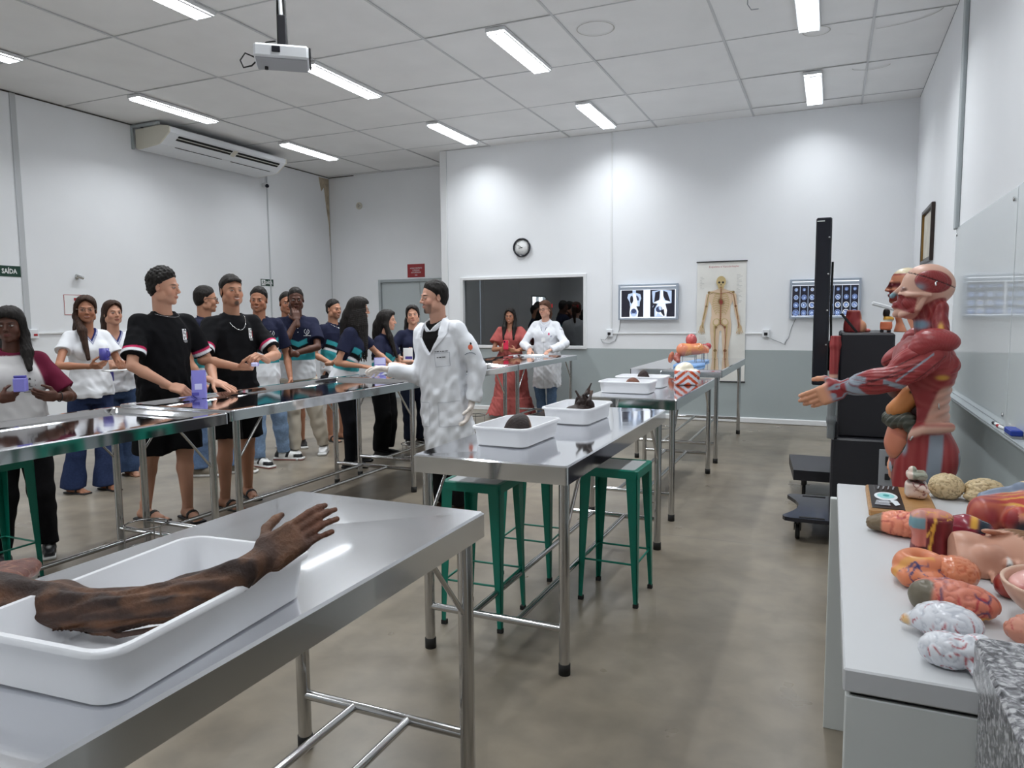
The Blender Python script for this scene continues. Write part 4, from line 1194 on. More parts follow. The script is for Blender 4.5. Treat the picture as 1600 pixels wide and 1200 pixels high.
class Body:
    def __init__(s, pos, yaw, H, fem=False, lean=0, side=0, twist=0, gaze=None, pitch=0, roll=0, wr=None, wl=None, er=None, el=None,
                 hr=None, hl=None, feet=None, bulk=1.0, hs=1.0, skin='tan', shift=(0, 0)):
        s.H = H; s.fem = fem; s.pos = A3(pos[0], pos[1], 0); s.yaw = math.radians(yaw); s.bulk = bulk
        c, n = math.cos(s.yaw), math.sin(s.yaw)
        s.Rw = np.array([[c, -n, 0], [n, c, 0], [0, 0, 1]])          # local -> world
        lf, ls, tw = map(math.radians, (lean, side, twist))
        s.U = nrm(A3(math.sin(ls), math.sin(lf), math.cos(lf)*math.cos(ls)))
        R = A3(math.cos(tw), math.sin(tw), 0); R = nrm(R - s.U*(R@s.U))
        s.R = R; s.F = np.cross(s.U, R)
        s.P0 = A3(shift[0], shift[1], .525*H)
        st = np.array(FST if fem else MST)*[H, H*bulk, H*bulk]
        s.st = st
        s.N = s.P0 + s.U*.305*H
        sw = (.093 if fem else .106)*H*(.5+.5*bulk)
        s.S = {1: s.P0 + s.U*.264*H + R*sw, -1: s.P0 + s.U*.264*H - R*sw}
        nd = nrm(s.U*.6 + A3(0, 0, 1)*.4 + s.F*.12)
        s.k = .132*H/.232*hs
        s.C = s.N + nd*.101*H
        gy = (math.radians(gaze)-s.yaw) if gaze is not None else 0.0
        E = Euler((math.radians(pitch), math.radians(roll), 0)).to_matrix()
        s.HR = np.array(Matrix.Rotation(gy, 3, 'Z') @ E)            # columns right, fwd, up
        # legs
        fx = .055*H if not fem else .045*H
        feet = feet or {}
        s.hip = {}; s.knee = {}; s.ank = {}; s.toe = {}
        for sd in (1, -1):
            f = feet.get(sd)
            if f is None: p = A3(sd*fx, 0, .048*H); ta = sd*10
            else:
                q = s.loc((f[0], f[1], 0)); p = A3(q[0], q[1], .048*H); ta = f[2] if len(f) > 2 else sd*10
            s.hip[sd] = s.P0 + s.R*sd*.050*H - s.U*.015*H
            s.ank[sd] = p
            t = math.radians(ta); s.toe[sd] = A3(math.sin(t), math.cos(t), 0)
            s.knee[sd] = s.ik(s.hip[sd], p, .2355*H, .2305*H, s.toe[sd])
        # arms
        s.wri = {}; s.elb = {}; s.hand = {}
        for sd, w, e, h in ((1, wr, er, hr), (-1, wl, el, hl)):
            if w is None: W = s.S[sd] + A3(sd*.045, .05, -.318)*A3(H, H, H)*.96
            else: W = s.loc(w)
            hint = s.Rw.T@A3(*e) if e is not None else (R*sd*.5 - s.F*.8 - s.U*.5)
            Sx = s.S[sd]; L1, L2 = .180*H, .152*H
            d = W-Sx; n_ = np.linalg.norm(d)
            if n_ > (L1+L2)*.995: W = Sx + d/n_*(L1+L2)*.995
            s.wri[sd] = W; s.elb[sd] = s.ik(Sx, W, L1, L2, hint)
            h = dict(h or {})
            f = nrm(s.Rw.T@A3(*h['f'])) if 'f' in h else nrm(W-s.elb[sd])
            p = s.Rw.T@A3(*h['n']) if 'n' in h else -R*sd
            p = nrm(p - f*(p@f))
            s.hand[sd] = (f, p, h.get('curl', 22), h.get('spread', 0))
        s.skin = np.array(SKIN[skin])*A3(.80, .76, .74)
    def loc(s, w): return s.Rw.T@(A3(*w)-s.pos)
    def ik(s, a, b, l1, l2, hint):
        d = b-a; n = min(np.linalg.norm(d), (l1+l2)*.999); u = d/np.linalg.norm(d)
        x = (l1*l1-l2*l2+n*n)/(2*n); y = math.sqrt(max(0, l1*l1-x*x))
        p = hint-u*(hint@u); p = nrm(p)
        return a+u*x+p*y
    # ---- skin surface
    def torso(s, P, grow=0.0, lo=None, st=None, bust=0.0):
        st = s.st if st is None else st
        st = st.copy(); st[:, 1:3] += grow
        if lo is not None:
            st = np.concatenate([[[lo, np.interp(lo, st[:, 0], st[:, 1]), np.interp(lo, st[:, 0], st[:, 2])]], st[st[:, 0] > lo]])
        d = loft(P, s.P0, s.R, s.F, s.U, st, 2.3)
        for sd in (1, -1):
            d = smin(d, cap(P, s.N-s.U*.020*s.H, s.S[sd]-s.R*sd*.01*s.H, .026*s.H+grow+bust*.7, .025*s.H+grow+bust*.7), .022)
        if s.fem:
            for sd in (1, -1):
                c = s.P0 + s.U*.198*s.H + s.R*sd*.040*s.H + s.F*.042*s.H*s.bulk
                d = smin(d, ell(P, c, A3(.040, .034, .040)*s.H*s.bulk + grow + bust, np.stack([s.R, s.F, s.U], 1)), .03)
        return d
    def arm(s, P, sd, grow=0.0):
        H = s.H; k = (.80 if s.fem else .92)*(.4+.6*s.bulk)
        S_, E_, W_ = s.S[sd], s.elb[sd], s.wri[sd]
        m = S_+(E_-S_)*.45; f = E_+(W_-E_)*.3
        return chain(P, [S_, m, E_, f, W_], [g*H*k+grow for g in (.024, .0245, .0215, .0235, .0150)], .012)
    def leg(s, P, sd, grow=0.0):
        H = s.H; k = (.4+.6*s.bulk)
        h, n, a = s.hip[sd], s.knee[sd], s.ank[sd]
        c = n+(a-n)*.3 - s.toe[sd]*.008*H
        return chain(P, [h, n, c, a], [g*H*k+grow for g in (.052, .031, .031, .019)], .02)
    def coarse(s, P):
        g = getattr(s, 'shrink', 0.0); gl = min(g, 0.0 if getattr(s, 'bare', False) else -.012)
        d = s.torso(P, min(g, -.014))
        for sd in (1, -1):
            d = smin(d, s.arm(P, sd, g), .025); d = smin(d, s.leg(P, sd, gl), .02)
        return smin(d, cap(P, s.N-s.U*.03*s.H, s.C-s.HR[:, 2]*.04*s.k, .030*s.H, .030*s.H), .02)
    def head(s, P):
        q = (P-s.C)@s.HR/s.k
        d = ell(q, (0, -.012, .032), (.074, .094, .084))
        d = smin(d, ell(q, (0, .026, -.033), (.058, .062, .074)), .03)
        d = smin(d, ell(q, (0, .038, -.080), (.043, .043, .033)), .025)
        d = smin(d, ell(q, (0, .072, -.098), (.018, .014, .014)), .016)
        for sd in (1, -1):
            d = smin(d, ell(q, (sd*.040, .056, -.030), (.022, .022, .026)), .016)
            d = smin(d, ell(q, (sd*.060, .005, -.062), (.014, .03, .03)), .02)
        d = smin(d, cap(q, (-.03, .080, .021), (.03, .080, .021), .009), .014)
        for sd in (1, -1): d = smax(d, -ell(q, (sd*.031, .094, .002), (.016, .011, .0095)), .008)
        d = smin(d, cap(q, (0, .086, .012), (0, .105, -.026), .0055, .0095), .010)
        for sd in (1, -1):
            d = smin(d, ell(q, (sd*.010, .094, -.030), (.0075, .010, .0075)), .006)
            d = np.minimum(d, ell(q, (sd*.031, .0765, .002), (.0125, .0125, .0125)))
        d = smin(d, ell(q, (0, .087, -.0575), (.023, .010, .0055)), .005)
        d = smin(d, ell(q, (0, .085, -.0665), (.019, .010, .0060)), .005)
        d = smax(d, -cap(q, (-.021, .096, -.062), (.021, .096, -.062), .0022), .003)
        for sd in (1, -1):
            e = ell(q, (sd*.076, -.010, -.004), (.0065, .018, .031), rotm(12, 0, -sd*22))
            e = smax(e, -ell(q, (sd*.083, -.006, -.002), (.006, .010, .018)), .004)
            d = smin(d, e, .005)
        nk = cap(P, s.N-s.U*.035*s.H, s.C-s.HR[:, 2]*.045*s.k-s.HR[:, 1]*.018*s.k, (.031 if s.fem else .034)*s.H, (.028 if s.fem else .033)*s.H)
        return smin(d*s.k, nk, .018)
    def hand_sdf(s, sd, P, grow=0.0):
        W = s.wri[sd]; f, n, curl, spread = s.hand[sd]
        a = np.cross(f, n) if sd == 1 else np.cross(n, f)
        k = s.H/1.75*(.92 if s.fem else 1.0)
        B = np.stack([a, f, n], 1)
        q = (P-W)@B/k
        d = rbox(q, (0, .048, 0), (.038, .044, .0145), .013)
        d = smin(d, ell(q, (.024, .036, .010), (.020, .034, .014)), .012)
        c1 = math.radians(curl)
        for i in range(4):
            bx = (.0285, .0100, -.0090, -.0270)[i]; by = (.088, .092, .088, .079)[i]; L = (.96, 1.06, 1.0, .80)[i]; r = (.0092, .0094, .0090, .0080)[i]
            sp = math.radians(spread)*(1.5-i)*.5
            p = A3(bx, by-.012, 0); pts = [p]; th = 0
            for j, (ln, c) in enumerate(((.044+.012/L, .8*c1*(1+.12*i)), (.027, 1.1*c1), (.021, .7*c1))):
                th += c
                v = A3(math.sin(sp)*math.cos(th), math.cos(sp)*math.cos(th), math.sin(th))
                p = p+v*ln*L; pts.append(p)
            d = smin(d, chain(q, pts, [r*1.05, r, r*.95, r*.82], .003), .006)
        t0 = A3(.030, .022, .004); v1 = nrm(A3(.72, .62, .34+.4*math.sin(c1))); v2 = nrm(A3(.38-.5*math.sin(c1), .80, .35+.5*math.sin(c1)))
        t1 = t0+v1*.042; t2 = t1+v2*.033; t3 = t2+nrm(v2+A3(-.2*math.sin(c1), 0, .1))*.022
        d = smin(d, chain(q, [t0, t1, t2, t3], [.0135, .0110, .0098, .0082], .004), .008)
        w = cap(q, (0, -.06, 0), (0, .012, 0), .027, .0245)
        qq = q*A3(1, 1, 1.28)
        w = cap(qq, (0, -.05, 0), (0, .012, 0), .030, .027)*.85
        d = smin(d, w, .012)
        return d*k-grow
    def foot(s, sd, P, grow=0.0):
        A = s.ank[sd]; t = s.toe[sd]; r = np.cross(t, A3(0, 0, 1)); k = s.H/1.75*(.9 if s.fem else 1)
        q = (P-A3(A[0], A[1], 0))@np.stack([r, t, A3(0, 0, 1)], 1)/k
        d = chain(q, [(0, -.045, .038), (0, .07, .034), (0, .145, .022)], [.034, .034, .026], .02)
        d = smin(d, cap(q, (0, -.01, .06), (0, -.01, .12), .036, .034), .03)
        for i in range(5):
            x = (.028, .012, -.002, -.016, -.029)[i]*(-sd); L = (.178, .180, .172, .162, .150)[i]
            d = smin(d, cap(q, (x, .13, .020), (x, L, .013), .012, .010 if i else .012), .006)
        return np.maximum(d, .006-q[:, 2])*k-grow

def bounds(pts, r):
    p = np.array(pts); return p.min(0)-r, p.max(0)+r

def build_body(b, label, face, barefoot=False, bare_legs=False, gloves=False, group=None):
    H = b.H; b.bare = bare_legs or barefoot
    if gloves or getattr(b, 'coat', False): b.shrink = -.030
    parts = []; cols = []
    pts = [b.S[1], b.S[-1], b.elb[1], b.elb[-1], b.wri[1], b.wri[-1], b.ank[1], b.ank[-1], b.knee[1], b.knee[-1], b.N, b.P0, b.P0+A3(.1*H, .1*H, 0), b.P0-A3(.1*H, .1*H, 0)]
    lo, hi = bounds(pts, .06*H); lo[2] = .02
    V, Q = polyg(b.coarse, lo, hi, .0125, 2)
    parts.append((V, Q)); C = np.empty((len(V), 3)); C[:] = b.skin; C *= (1+.05*wob(V, 30, 5))[:, None]; cols.append(C)
    V, Q = polyg(b.head, b.C-A3(.125, .135, .235)*b.k*1.05, b.C+A3(.125, .135, .14)*b.k*1.05, .0034, 2)
    q = (V-b.C)@b.HR/b.k
    x, y, z = q.T; ax = np.abs(x); sk = b.skin
    L = []
    L.append((.28*np.exp(-((ax-.040)**2+(z+.030)**2)/.0006)*(y > .03), sk*A3(1.15, .72, .68)))
    L.append((.22*sstep(-.085, -.10, z)*(y < .06), sk*.8))
    fr = y > .045
    stub = face.get('stubble', 0)
    if stub: L.append((stub*fr*sstep(-.036, -.052, z)*sstep(.075, .05, ax)*(1-np.exp(-((x/.03)**2+((z+.062)/.012)**2)**2)), A3(*face.get('hair', (.02, .016, .014)))*1.6))
    sm = face.get('smile', 0); zs = z-sm*14*x*x
    lip = np.exp(-(((x/(.0235+.004*sm))**2+((zs+.0622)/.0100)**2)**3))*(y > .065)
    L.append((lip*.8, A3(*face.get('lip', sk*A3(.92, .56, .56)))))
    if sm: L.append((min(1, sm*1.3)*np.exp(-(((x/.0195)**2+((zs+.0610)/.0030)**2)**3))*(y > .065), A3(.80, .77, .72)))
    L.append(((1-sm)*.8*np.exp(-(((x/.021)**2+((z+.0622-.06*x*x*20)/.0018)**2)**2))*(y > .07), sk*.3))
    bc = A3(*face.get('hair', (.02, .016, .014)))
    L.append((.92*np.exp(-((((ax-.032)/.0185)**2+((z-.0215+.10*np.maximum(ax-.038, 0)*4-.0)/.0042)**2)**2))*fr, bc))
    ew = np.exp(-((((ax-.031)/.0120)**2+((z-.0010)/.0042)**2)**4))*fr
    L.append((.75*np.exp(-((((ax-.031)/.0155)**2+((z-.002)/.0085)**2)**4))*fr, sk*.45))
    L.append((ew, A3(.62, .58, .55)))
    L.append((.9*np.exp(-((((ax-.031)/.0135)**2+((z-.0062)/.0017)**2)**3))*fr, sk*.18))
    gx = face.get('gaze', 0.0)*.006
    irx = np.where(x > 0, x-.031-gx, x+.031-gx)
    L.append((ew*np.exp(-((irx**2+(z-.0015)**2)/.0062**2)**4), A3(.014, .008, .006)))
    if face.get('goatee'):
        L.append((.9*fr*np.exp(-(((x/.020)**2+((z+.094)/.020)**2)**3)), bc)); L.append((.75*fr*np.exp(-(((x/.026)**2+((z+.0475)/.0055)**2)**3))*(y > .07), bc))
    if face.get('scalp', True):
        zh = np.interp(y, [-.1, -.03, .0, .035, .06, .10], [-.07, -.045, .012, .045, .068, .084]) + .014*np.clip(1-ax/.05, 0, 1)*sstep(.02, .06, y)
        L.append((.9*sstep(0, .008, z-zh)*(ax < .0735+.03*(z > .02)), bc))
    parts.append((V, Q)); cols.append(paint(V, sk, L))
    for sd in (1, -1):
        if not gloves:
            f = b.hand[sd][0]
            lo, hi = bounds([b.wri[sd]-f*.06, b.wri[sd]+f*.21], .085)
            V, Q = polyg(lambda P: b.hand_sdf(sd, P), lo, hi, .0040, 2)
            C = np.empty((len(V), 3)); C[:] = sk; cols.append(C); parts.append((V, Q))
        if barefoot:
            A = b.ank[sd]
            lo, hi = bounds([A3(A[0], A[1], .0), A3(A[0], A[1], .11)+b.toe[sd]*.19, A-b.toe[sd]*.07], .06); lo[2] = 0
            V, Q = polyg(lambda P: b.foot(sd, P), lo, hi, .0065, 2)
            C = np.empty((len(V), 3)); C[:] = sk*.92; cols.append(C); parts.append((V, Q))
    cc = np.concatenate(cols)
    o = mesh_from('person', parts, M['skin'], None, lambda V: cc, tuple(b.pos), b.yaw)
    tag(o, label, 'person', group)
    if gloves:
        for sd in (1, -1):
            f = b.hand[sd][0]; lo, hi = bounds([b.wri[sd]-f*.07, b.wri[sd]+f*.21], .09)
            fn = lambda P: np.maximum(b.hand_sdf(sd, P, .0018)+.0012*wob(P, 140, 3), -((P-b.wri[sd])@f)-.045)
            blob('glove', fn, lo, hi, .0040, M['glove'], o)
    return o

# ------------------------------------------------------------------ hair
def hair(b, o, style, col=(.014, .011, .010), length=.3, name='hair', fringe=0.0, front=(1, -1)):
    k = b.k; Rh = b.HR; C = b.C
    col = A3(*col)
    def Q_(P): return (P-C)@Rh/k
    def capd(q, g, top=0.0):
        d = smin(ell(q, (0, -.012, .032), A3(.074, .094, .084)+g), ell(q, (0, -.03, -.02), A3(.064, .066, .06)+g*.8), .03)
        if top: d = smin(d, ell(q, (0, .005, .075), (.062+g, .080+g, .045+top)), .02)
        return d
    def hairline(q, lift=0.0):
        zh = np.interp(q[:, 1], [-.12, -.05, -.02, .004, .02, .05, .075, .12], [-.075, -.065, -.03, .005, .030, .056, .066+lift, .075+lift])
        zh = zh + .014*np.clip(1-np.abs(q[:, 0])/.05, 0, 1)*sstep(.02, .06, q[:, 1])
        return zh-q[:, 2]
    lo, hi = C-A3(.15, .15, .15)*k, C+A3(.15, .15, .16)*k
    tex = lambda q, a, f=220: a*wob(q*A3(1, 1, .35), f, 21)
    if style in ('short', 'curly', 'fade', 'slick'):
        g = {'short': .009, 'curly': .018, 'fade': .006, 'slick': .008}[style]; top = {'short': .018, 'curly': .034, 'fade': .014, 'slick': .012}[style]
        def fn(P):
            q = Q_(P)
            hl = hairline(q, -fringe)
            d = capd(q, .0012, 0) - sstep(.0, .05, -hl)*g*(.35+.65*sstep(.015, .065, q[:, 2]))
            d = smin(d, ell(q, (0, -.012, .074), (.054+.4*g, .074+.4*g, .040+top)), .02)
            d = d + (np.sin(q[:, 0]*150)*np.sin(q[:, 1]*150+1)*np.sin(q[:, 2]*150+2))*(.0045 if style == 'curly' else .0008) + tex(q, .0012)
            if fringe: d = smin(d, ell(q, (0, .070, .074), (.052, .022, .016+fringe)), .02)
            # shave the sides a little for faded cuts
            if style == 'fade': d = smax(d, -(.018-(q[:, 2]-.02))*.35+0*d, .004) if False else d
            return smax(d, hl, .005)*k
        lo[2] += .05*k
        return blob(name, fn, lo, hi, .0042, M['hair_m'], o, lambda V: paint(V, col, [(.3+.3*wob(V, 400, 8), col*1.8)]))
    # long styles: crown plus a mass falling behind and beside the face
    up = A3(0, 0, 1); bk = -b.F
    base = C + Rh@A3(0, -.055, .02)*k
    nape = b.N + bk*.045*b.H + up*.01
    endc = nape + A3(0, 0, -length) + bk*.035
    locks = []
    for sd in front:
        a0 = C+Rh@A3(sd*.070, .012, .035)*k; a1 = C+Rh@A3(sd*.078, .0, -.06)*k; a2 = b.S[sd]*.45+b.N*.55+b.F*.056*b.H+up*.02; a3 = a2+A3(0, 0, -max(.05, length-.10))+b.F*(.034+.09*max(0, length-.15))*b.H
        locks.append([a0, a1, a2, a3])
    def fn(P):
        q = Q_(P)
        crown = capd(q, .013, .012)
        part = -.004*np.exp(-(q[:, 0]/.004)**2)*(q[:, 2] > .06)
        crown = crown-part
        fl = np.interp(q[:, 1], [-.12, .0, .03, .055, .075, .12], [-.14, -.10, .0, .040, .060-fringe, .070-fringe]) + (.034-1.5*fringe)*np.clip(1-np.abs(q[:, 0]-.008)/.058, 0, 1)*sstep(.02, .06, q[:, 1])
        crown = smax(crown, (fl-q[:, 2]), .008)*k
        m1 = (base+nape)/2+bk*.01
        back = chain(P@np.diag([1, 1, 1]), [base, m1, nape, (nape+endc)/2, endc], [.072*k, .075*k, .070*k, .066*k, .045*k], .03)
        # flatten the falling mass front to back
        d = smin(crown, back, .02)
        for L_ in locks: d = smin(d, chain(P, L_, [.022*k, .030*k, .036*k, .016*k], .02), .03)
        ang = np.arctan2((P-C)@b.R, (P-C)@b.F)
        d = d + .0022*np.sin(ang*46+3*wob(P, 9, 4)) + .0012*np.sin(ang*111+q[:, 2]*20)
        # keep the face free
        face = ell(q, (0, .075, -.035), (.056, .055, .088+.0))
        return smax(d, -face*k, .008)
    pts = [C+A3(.13, .13, .16)*k, C-A3(.13, .13, .1)*k, endc, nape] + [p for L_ in locks for p in L_]
    lo, hi = bounds(pts, .075)
    if style == 'long':
        return blob(name, fn, lo, hi, .0062, M['hair_m'], o, lambda V: paint(V, col, [(.25+.3*wob(V, 120, 8), col*1.7)]))
    if style == 'braids':
        ropes = []
        rgb_ = random.Random(5)
        for i in range(30):
            a = math.radians(-150 + 300*i/29)                     # angle round the head from the back
            d0 = A3(math.sin(a)*.074, -math.cos(a)*.080-.012, .045+.02*math.cos(a*2))
            p0 = C+Rh@d0*k; p1 = C+Rh@(A3(math.sin(a)*.088, -math.cos(a)*.094-.012, -.03))*k
            out = nrm(p1-C)*A3(1, 1, 0)
            p2 = p1+A3(0, 0, -.12)+out*.015; p3 = p2+A3(0, 0, -length*rgb_.uniform(.55, 1.0))-out*.03+b.F*.02
            ropes.append([p0, p1, p2, p3])
        def fb(P):
            q = Q_(P)
            d = smax(capd(q, .014, .012), np.interp(q[:, 1], [-.12, .0, .03, .06, .12], [-.10, -.06, .0, .055, .07])-q[:, 2], .006)*k
            d = d+.0015*np.sin(np.arctan2(q[:, 0], q[:, 1])*34)
            m = smin(d, chain(P, [base, (base+nape)/2, nape, endc], [.07*k, .076*k, .072*k, .055*k], .02), .01)
            for i, r_ in enumerate(ropes):
                e = chain(P, r_, [.009, .0095, .009, .006]) + .0014*np.sin(P[:, 2]*330+i)
                m = np.minimum(m, e)
            return m
        lo, hi = bounds([C+A3(.13, .13, .15)*k, C-A3(.13, .13, .1)*k]+[p for r_ in ropes for p in r_]+[endc], .05)
        return blob(name, fb, lo, hi, .0052, M['hair_m'], o, lambda V: paint(V, col, [(.25+.25*wob(V, 200, 8), col*1.8)]))
    if style == 'ponytail':
        def fp(P):
            q = Q_(P)
            d = smax(capd(q, .010, .010), hairline(q), .006)*k
            t0 = C+Rh@A3(0, -.105, .03)*k
            tail = chain(P, [t0, t0+bk*.05+A3(0, 0, -.02), t0+bk*.06+A3(0, 0, -.12), t0+bk*.03+A3(0, 0, -length)], [.018, .030, .030, .012], .02)
            return smin(d, tail, .01)+.0014*np.sin(np.arctan2(q[:, 0], q[:, 2])*50)
        lo, hi = bounds([C+A3(.13, .13, .15)*k, C-A3(.13, .13, .12)*k, C+bk*.22+A3(0, 0, -length)], .05)
        return blob(name, fp, lo, hi, .005, M['hair_m'], o, lambda V: paint(V, col, [(.25+.25*wob(V, 200, 8), col*1.6)]))

# ------------------------------------------------------------------ clothes
def folds(P, a, s1=(14, 14, 7), seed=31): return a*wob(P*A3(*s1), 1.0, seed)+a*.5*wob(P*A3(*s1), 2.3, seed+1)

def top_wear(b, o, name, colfn, hem=-.05, sleeve=.62, loose=.012, drape=.7, neck='crew', fold=.003, srad=(.040, .043), m=None, res=.0070, seed=31, vdepth=.07, flare=0.0, skirt=None, neck_r=.041, vert=.6):
    H = b.H; st = b.st.copy()
    rc = np.interp(.20*H, st[:, 0], st[:, 1]); yc = np.interp(.20*H, st[:, 0], st[:, 2])
    if hem*H < st[0, 0]: st = np.concatenate([[[hem*H, st[0, 1], st[0, 2]]], st])
    w = np.where(st[:, 0] < .2*H, drape, 0)
    st[:, 1] = st[:, 1]*(1-w)+np.maximum(st[:, 1], rc*.97)*w; st[:, 2] = st[:, 2]*(1-w)+np.maximum(st[:, 2], yc*1.02)*w
    st[:, 1:3] += loose
    if skirt is not None: st = np.concatenate([np.array(skirt)*H, st[st[:, 0] > skirt[-1][0]*H+.01]])
    if flare: st[:, 1:3] *= (1+flare*np.clip((.10*H-st[:, 0])/(.3*H), 0, 1))[:, None]
    lo_t = hem*H; b.hem = hem*H
    pel = np.interp(st[:, 0], b.st[:, 0], b.st[:, 1]); pel2 = np.interp(st[:, 0], b.st[:, 0], b.st[:, 2]); low = st[:, 0] < .035*H
    st[:, 1] = np.where(low, np.maximum(st[:, 1], pel+.020), st[:, 1]); st[:, 2] = np.where(low, np.maximum(st[:, 2], pel2+.022), st[:, 2])
    st0 = st[0].copy()
    def fn(P):
        d = b.torso(P, 0.0, lo_t, st, loose)
        t = (P-b.P0)@b.U
        for sd in (1, -1):
            S_, E_, W_ = b.S[sd], b.elb[sd], b.wri[sd]
            S2 = S_-b.R*sd*.014*H
            if sleeve <= 1.0:
                e = S_+(E_-S_)*sleeve; a = cap(P, S2, e, srad[0]*.86*H*(.5+.5*b.bulk), srad[1]*.92*H*(.5+.5*b.bulk)); a = np.maximum(a, (P-e)@nrm(E_-S_))
            else:
                e = E_+(W_-E_)*(sleeve-1); u = nrm(W_-E_)
                a = chain(P, [S2, E_, e], [srad[0]*H*.84, srad[1]*H*.80, srad[1]*H*.66], .02) + folds(P, fold*.9, (20, 20, 20), seed+5)
                a = np.maximum(a, (P-e)@u)
            d = smin(d, a, .028)
        q = P-b.N
        x = q@b.R; y = q@b.F; z = q@b.U
        amp = fold*(1+1.2*sstep(.16*H, .0, t))
        d = d + amp*.8*wob(P*A3(1, 1, vert), 24, seed) + amp*.9*(np.abs(wob(P*A3(1, 1, vert), 38, seed+1))-.7) + amp*.28*wob(P, 85, seed+2)
        if neck in ('crew', 'polo'): d = smax(d, -ell(q@np.stack([b.R, b.F, b.U], 1), (0, .022*H, .016*H), A3(neck_r, neck_r*1.05, .026)*H), .004)
        if neck in ('v', 'coat', 'polo'):
            vd = {'v': .055, 'coat': vdepth, 'polo': .035}[neck]*H; wd = {'v': .62, 'coat': .62, 'polo': .35}[neck]
            cut = np.maximum(np.abs(x)-np.clip((z+vd)*wd, -1, .045*H), -y)
            d = smax(d, -np.maximum(cut, -(z+vd)), .003)
            d = smax(d, -ell(q@np.stack([b.R, b.F, b.U], 1), (0, .014*H, .02*H), A3(.040, .040, .026)*H), .004)
        return d
    pts = [b.S[1]+A3(.03, 0, .05)*H, b.S[-1]+A3(-.03, 0, .05)*H, b.N+A3(0, 0, .04)*H, b.P0+b.U*lo_t+A3(.12*H, .11*H, 0), b.P0+b.U*lo_t-A3(.12*H, .11*H, 0)]
    for sd in (1, -1): pts.append(b.elb[sd] if sleeve > .5 else b.S[sd]+(b.elb[sd]-b.S[sd])*sleeve); 
    if sleeve > 1:
        for sd in (1, -1): pts.append(b.wri[sd])
    mr = max(.05*H, (st[:, 1].max()-.10*H))
    lo, hi = bounds(pts, mr)
    def cf(V):
        q = V-b.P0; t = q@b.U/H; x = q@b.R/H; y = q@b.F/H
        arm = np.zeros(len(V)); af = np.zeros(len(V))
        for sd in (1, -1):
            ax_ = b.elb[sd]-b.S[sd]; u = ((V-b.S[sd])@ax_)/(ax_@ax_)
            da = np.linalg.norm(V-b.S[sd]-np.clip(u, 0, 1.2)[:, None]*ax_, axis=1)
            out = ((V-b.S[sd])@b.R*sd) > -.02*H
            is_ = (da < .055*H) & ((out & (u > .12)) | (u > .35))
            arm = np.where(is_, 1.0, arm); af = np.where(is_, u, af)
        return colfn(dict(V=V, t=t, x=x, y=y, arm=arm, af=af, sleeve=sleeve))
    return blob(name, fn, lo, hi, res, m or M['cloth'], o, cf)

def plain(c): return lambda g: paint(g['V'], A3(*c), [(.10+.10*wob(g['V'], 60, 3), A3(*c)*.8)])
def black_tee(g):
    L = [(sstep(.0, .012, g['af']-(g['sleeve']-.17))*g['arm'], A3(*srgb(190, 45, 90))), (sstep(.0, .012, g['af']-(g['sleeve']-.115))*g['arm'], A3(*WHITE)), (sstep(.0, .012, g['af']-(g['sleeve']-.045))*g['arm'], A3(*BLACK))]
    return paint(g['V'], A3(*BLACK), L)
def polo(g):
    zc = g['t']-.42*np.abs(g['x'])
    nb = 1-g['arm']
    L = []
    for z, c in ((.158, TEAL), (.128, BLACK), (.102, WHITE), (.086, TEAL)): L.append((nb*sstep(.002, -.002, zc-z), A3(*c)))
    L.append((nb*sstep(.002, -.002, g['t']-.052), A3(*WHITE)))
    return paint(g['V'], A3(*NAVY), L)
def vneck_tee(g):
    z = g['t']-.305; x = np.abs(g['x']); on = (g['y'] > .0)
    dv = np.abs(x)-np.clip((z+.055)*.62, -1, .045)
    L = [(on*sstep(.014, .012, dv)*(z > -.085), A3(*srgb(60, 70, 130))), (on*sstep(.0095, .0085, dv)*(z > -.085), A3(*WHITE)), (on*sstep(.006, .005, dv)*(z > -.08), A3(*srgb(50, 60, 120)))]
    return paint(g['V'], A3(*WHITE), L)
def raglan(g):
    w = np.clip(g['arm'] + sstep(-.006, .006, np.abs(g['x'])-.060-.30*np.maximum(.285-g['t'], 0))*(g['t'] > .14), 0, 1)
    return paint(g['V'], A3(*srgb(205, 203, 203)), [(w, A3(*srgb(100, 28, 52))), (sstep(.285, .289, g['t'])*(1-w), A3(*srgb(100, 28, 52)))])

def collar(b, o, c, spread=.0, h=.030, open_=.35, m=None, r0=.047):
    H = b.H
    def fn(P):
        q = P-b.N; x = q@b.R; y = q@b.F-.006*H; z = q@b.U
        r = np.sqrt(x*x+y*y); tz = (z+.022*H)/(h*H)
        rr = (r0-.007*np.clip(tz, 0, 1))*H + .012*H*np.clip(-y/(.05*H), -1, 1)*0
        d = np.abs(r-rr)-.0035
        zz = z-np.clip(-y/(.045*H), -1, 1)*.012*H
        d = np.maximum(d, np.abs(zz+.007*H)-h*H*.5)
        return np.maximum(d, -np.maximum(np.abs(x)-(open_*(z+.035*H)), -y))
    lo, hi = bounds([b.N], .075*H)
    return blob('collar', fn, lo, hi, .0052, m or M['cloth'], o, lambda V: paint(V, A3(*c), []))

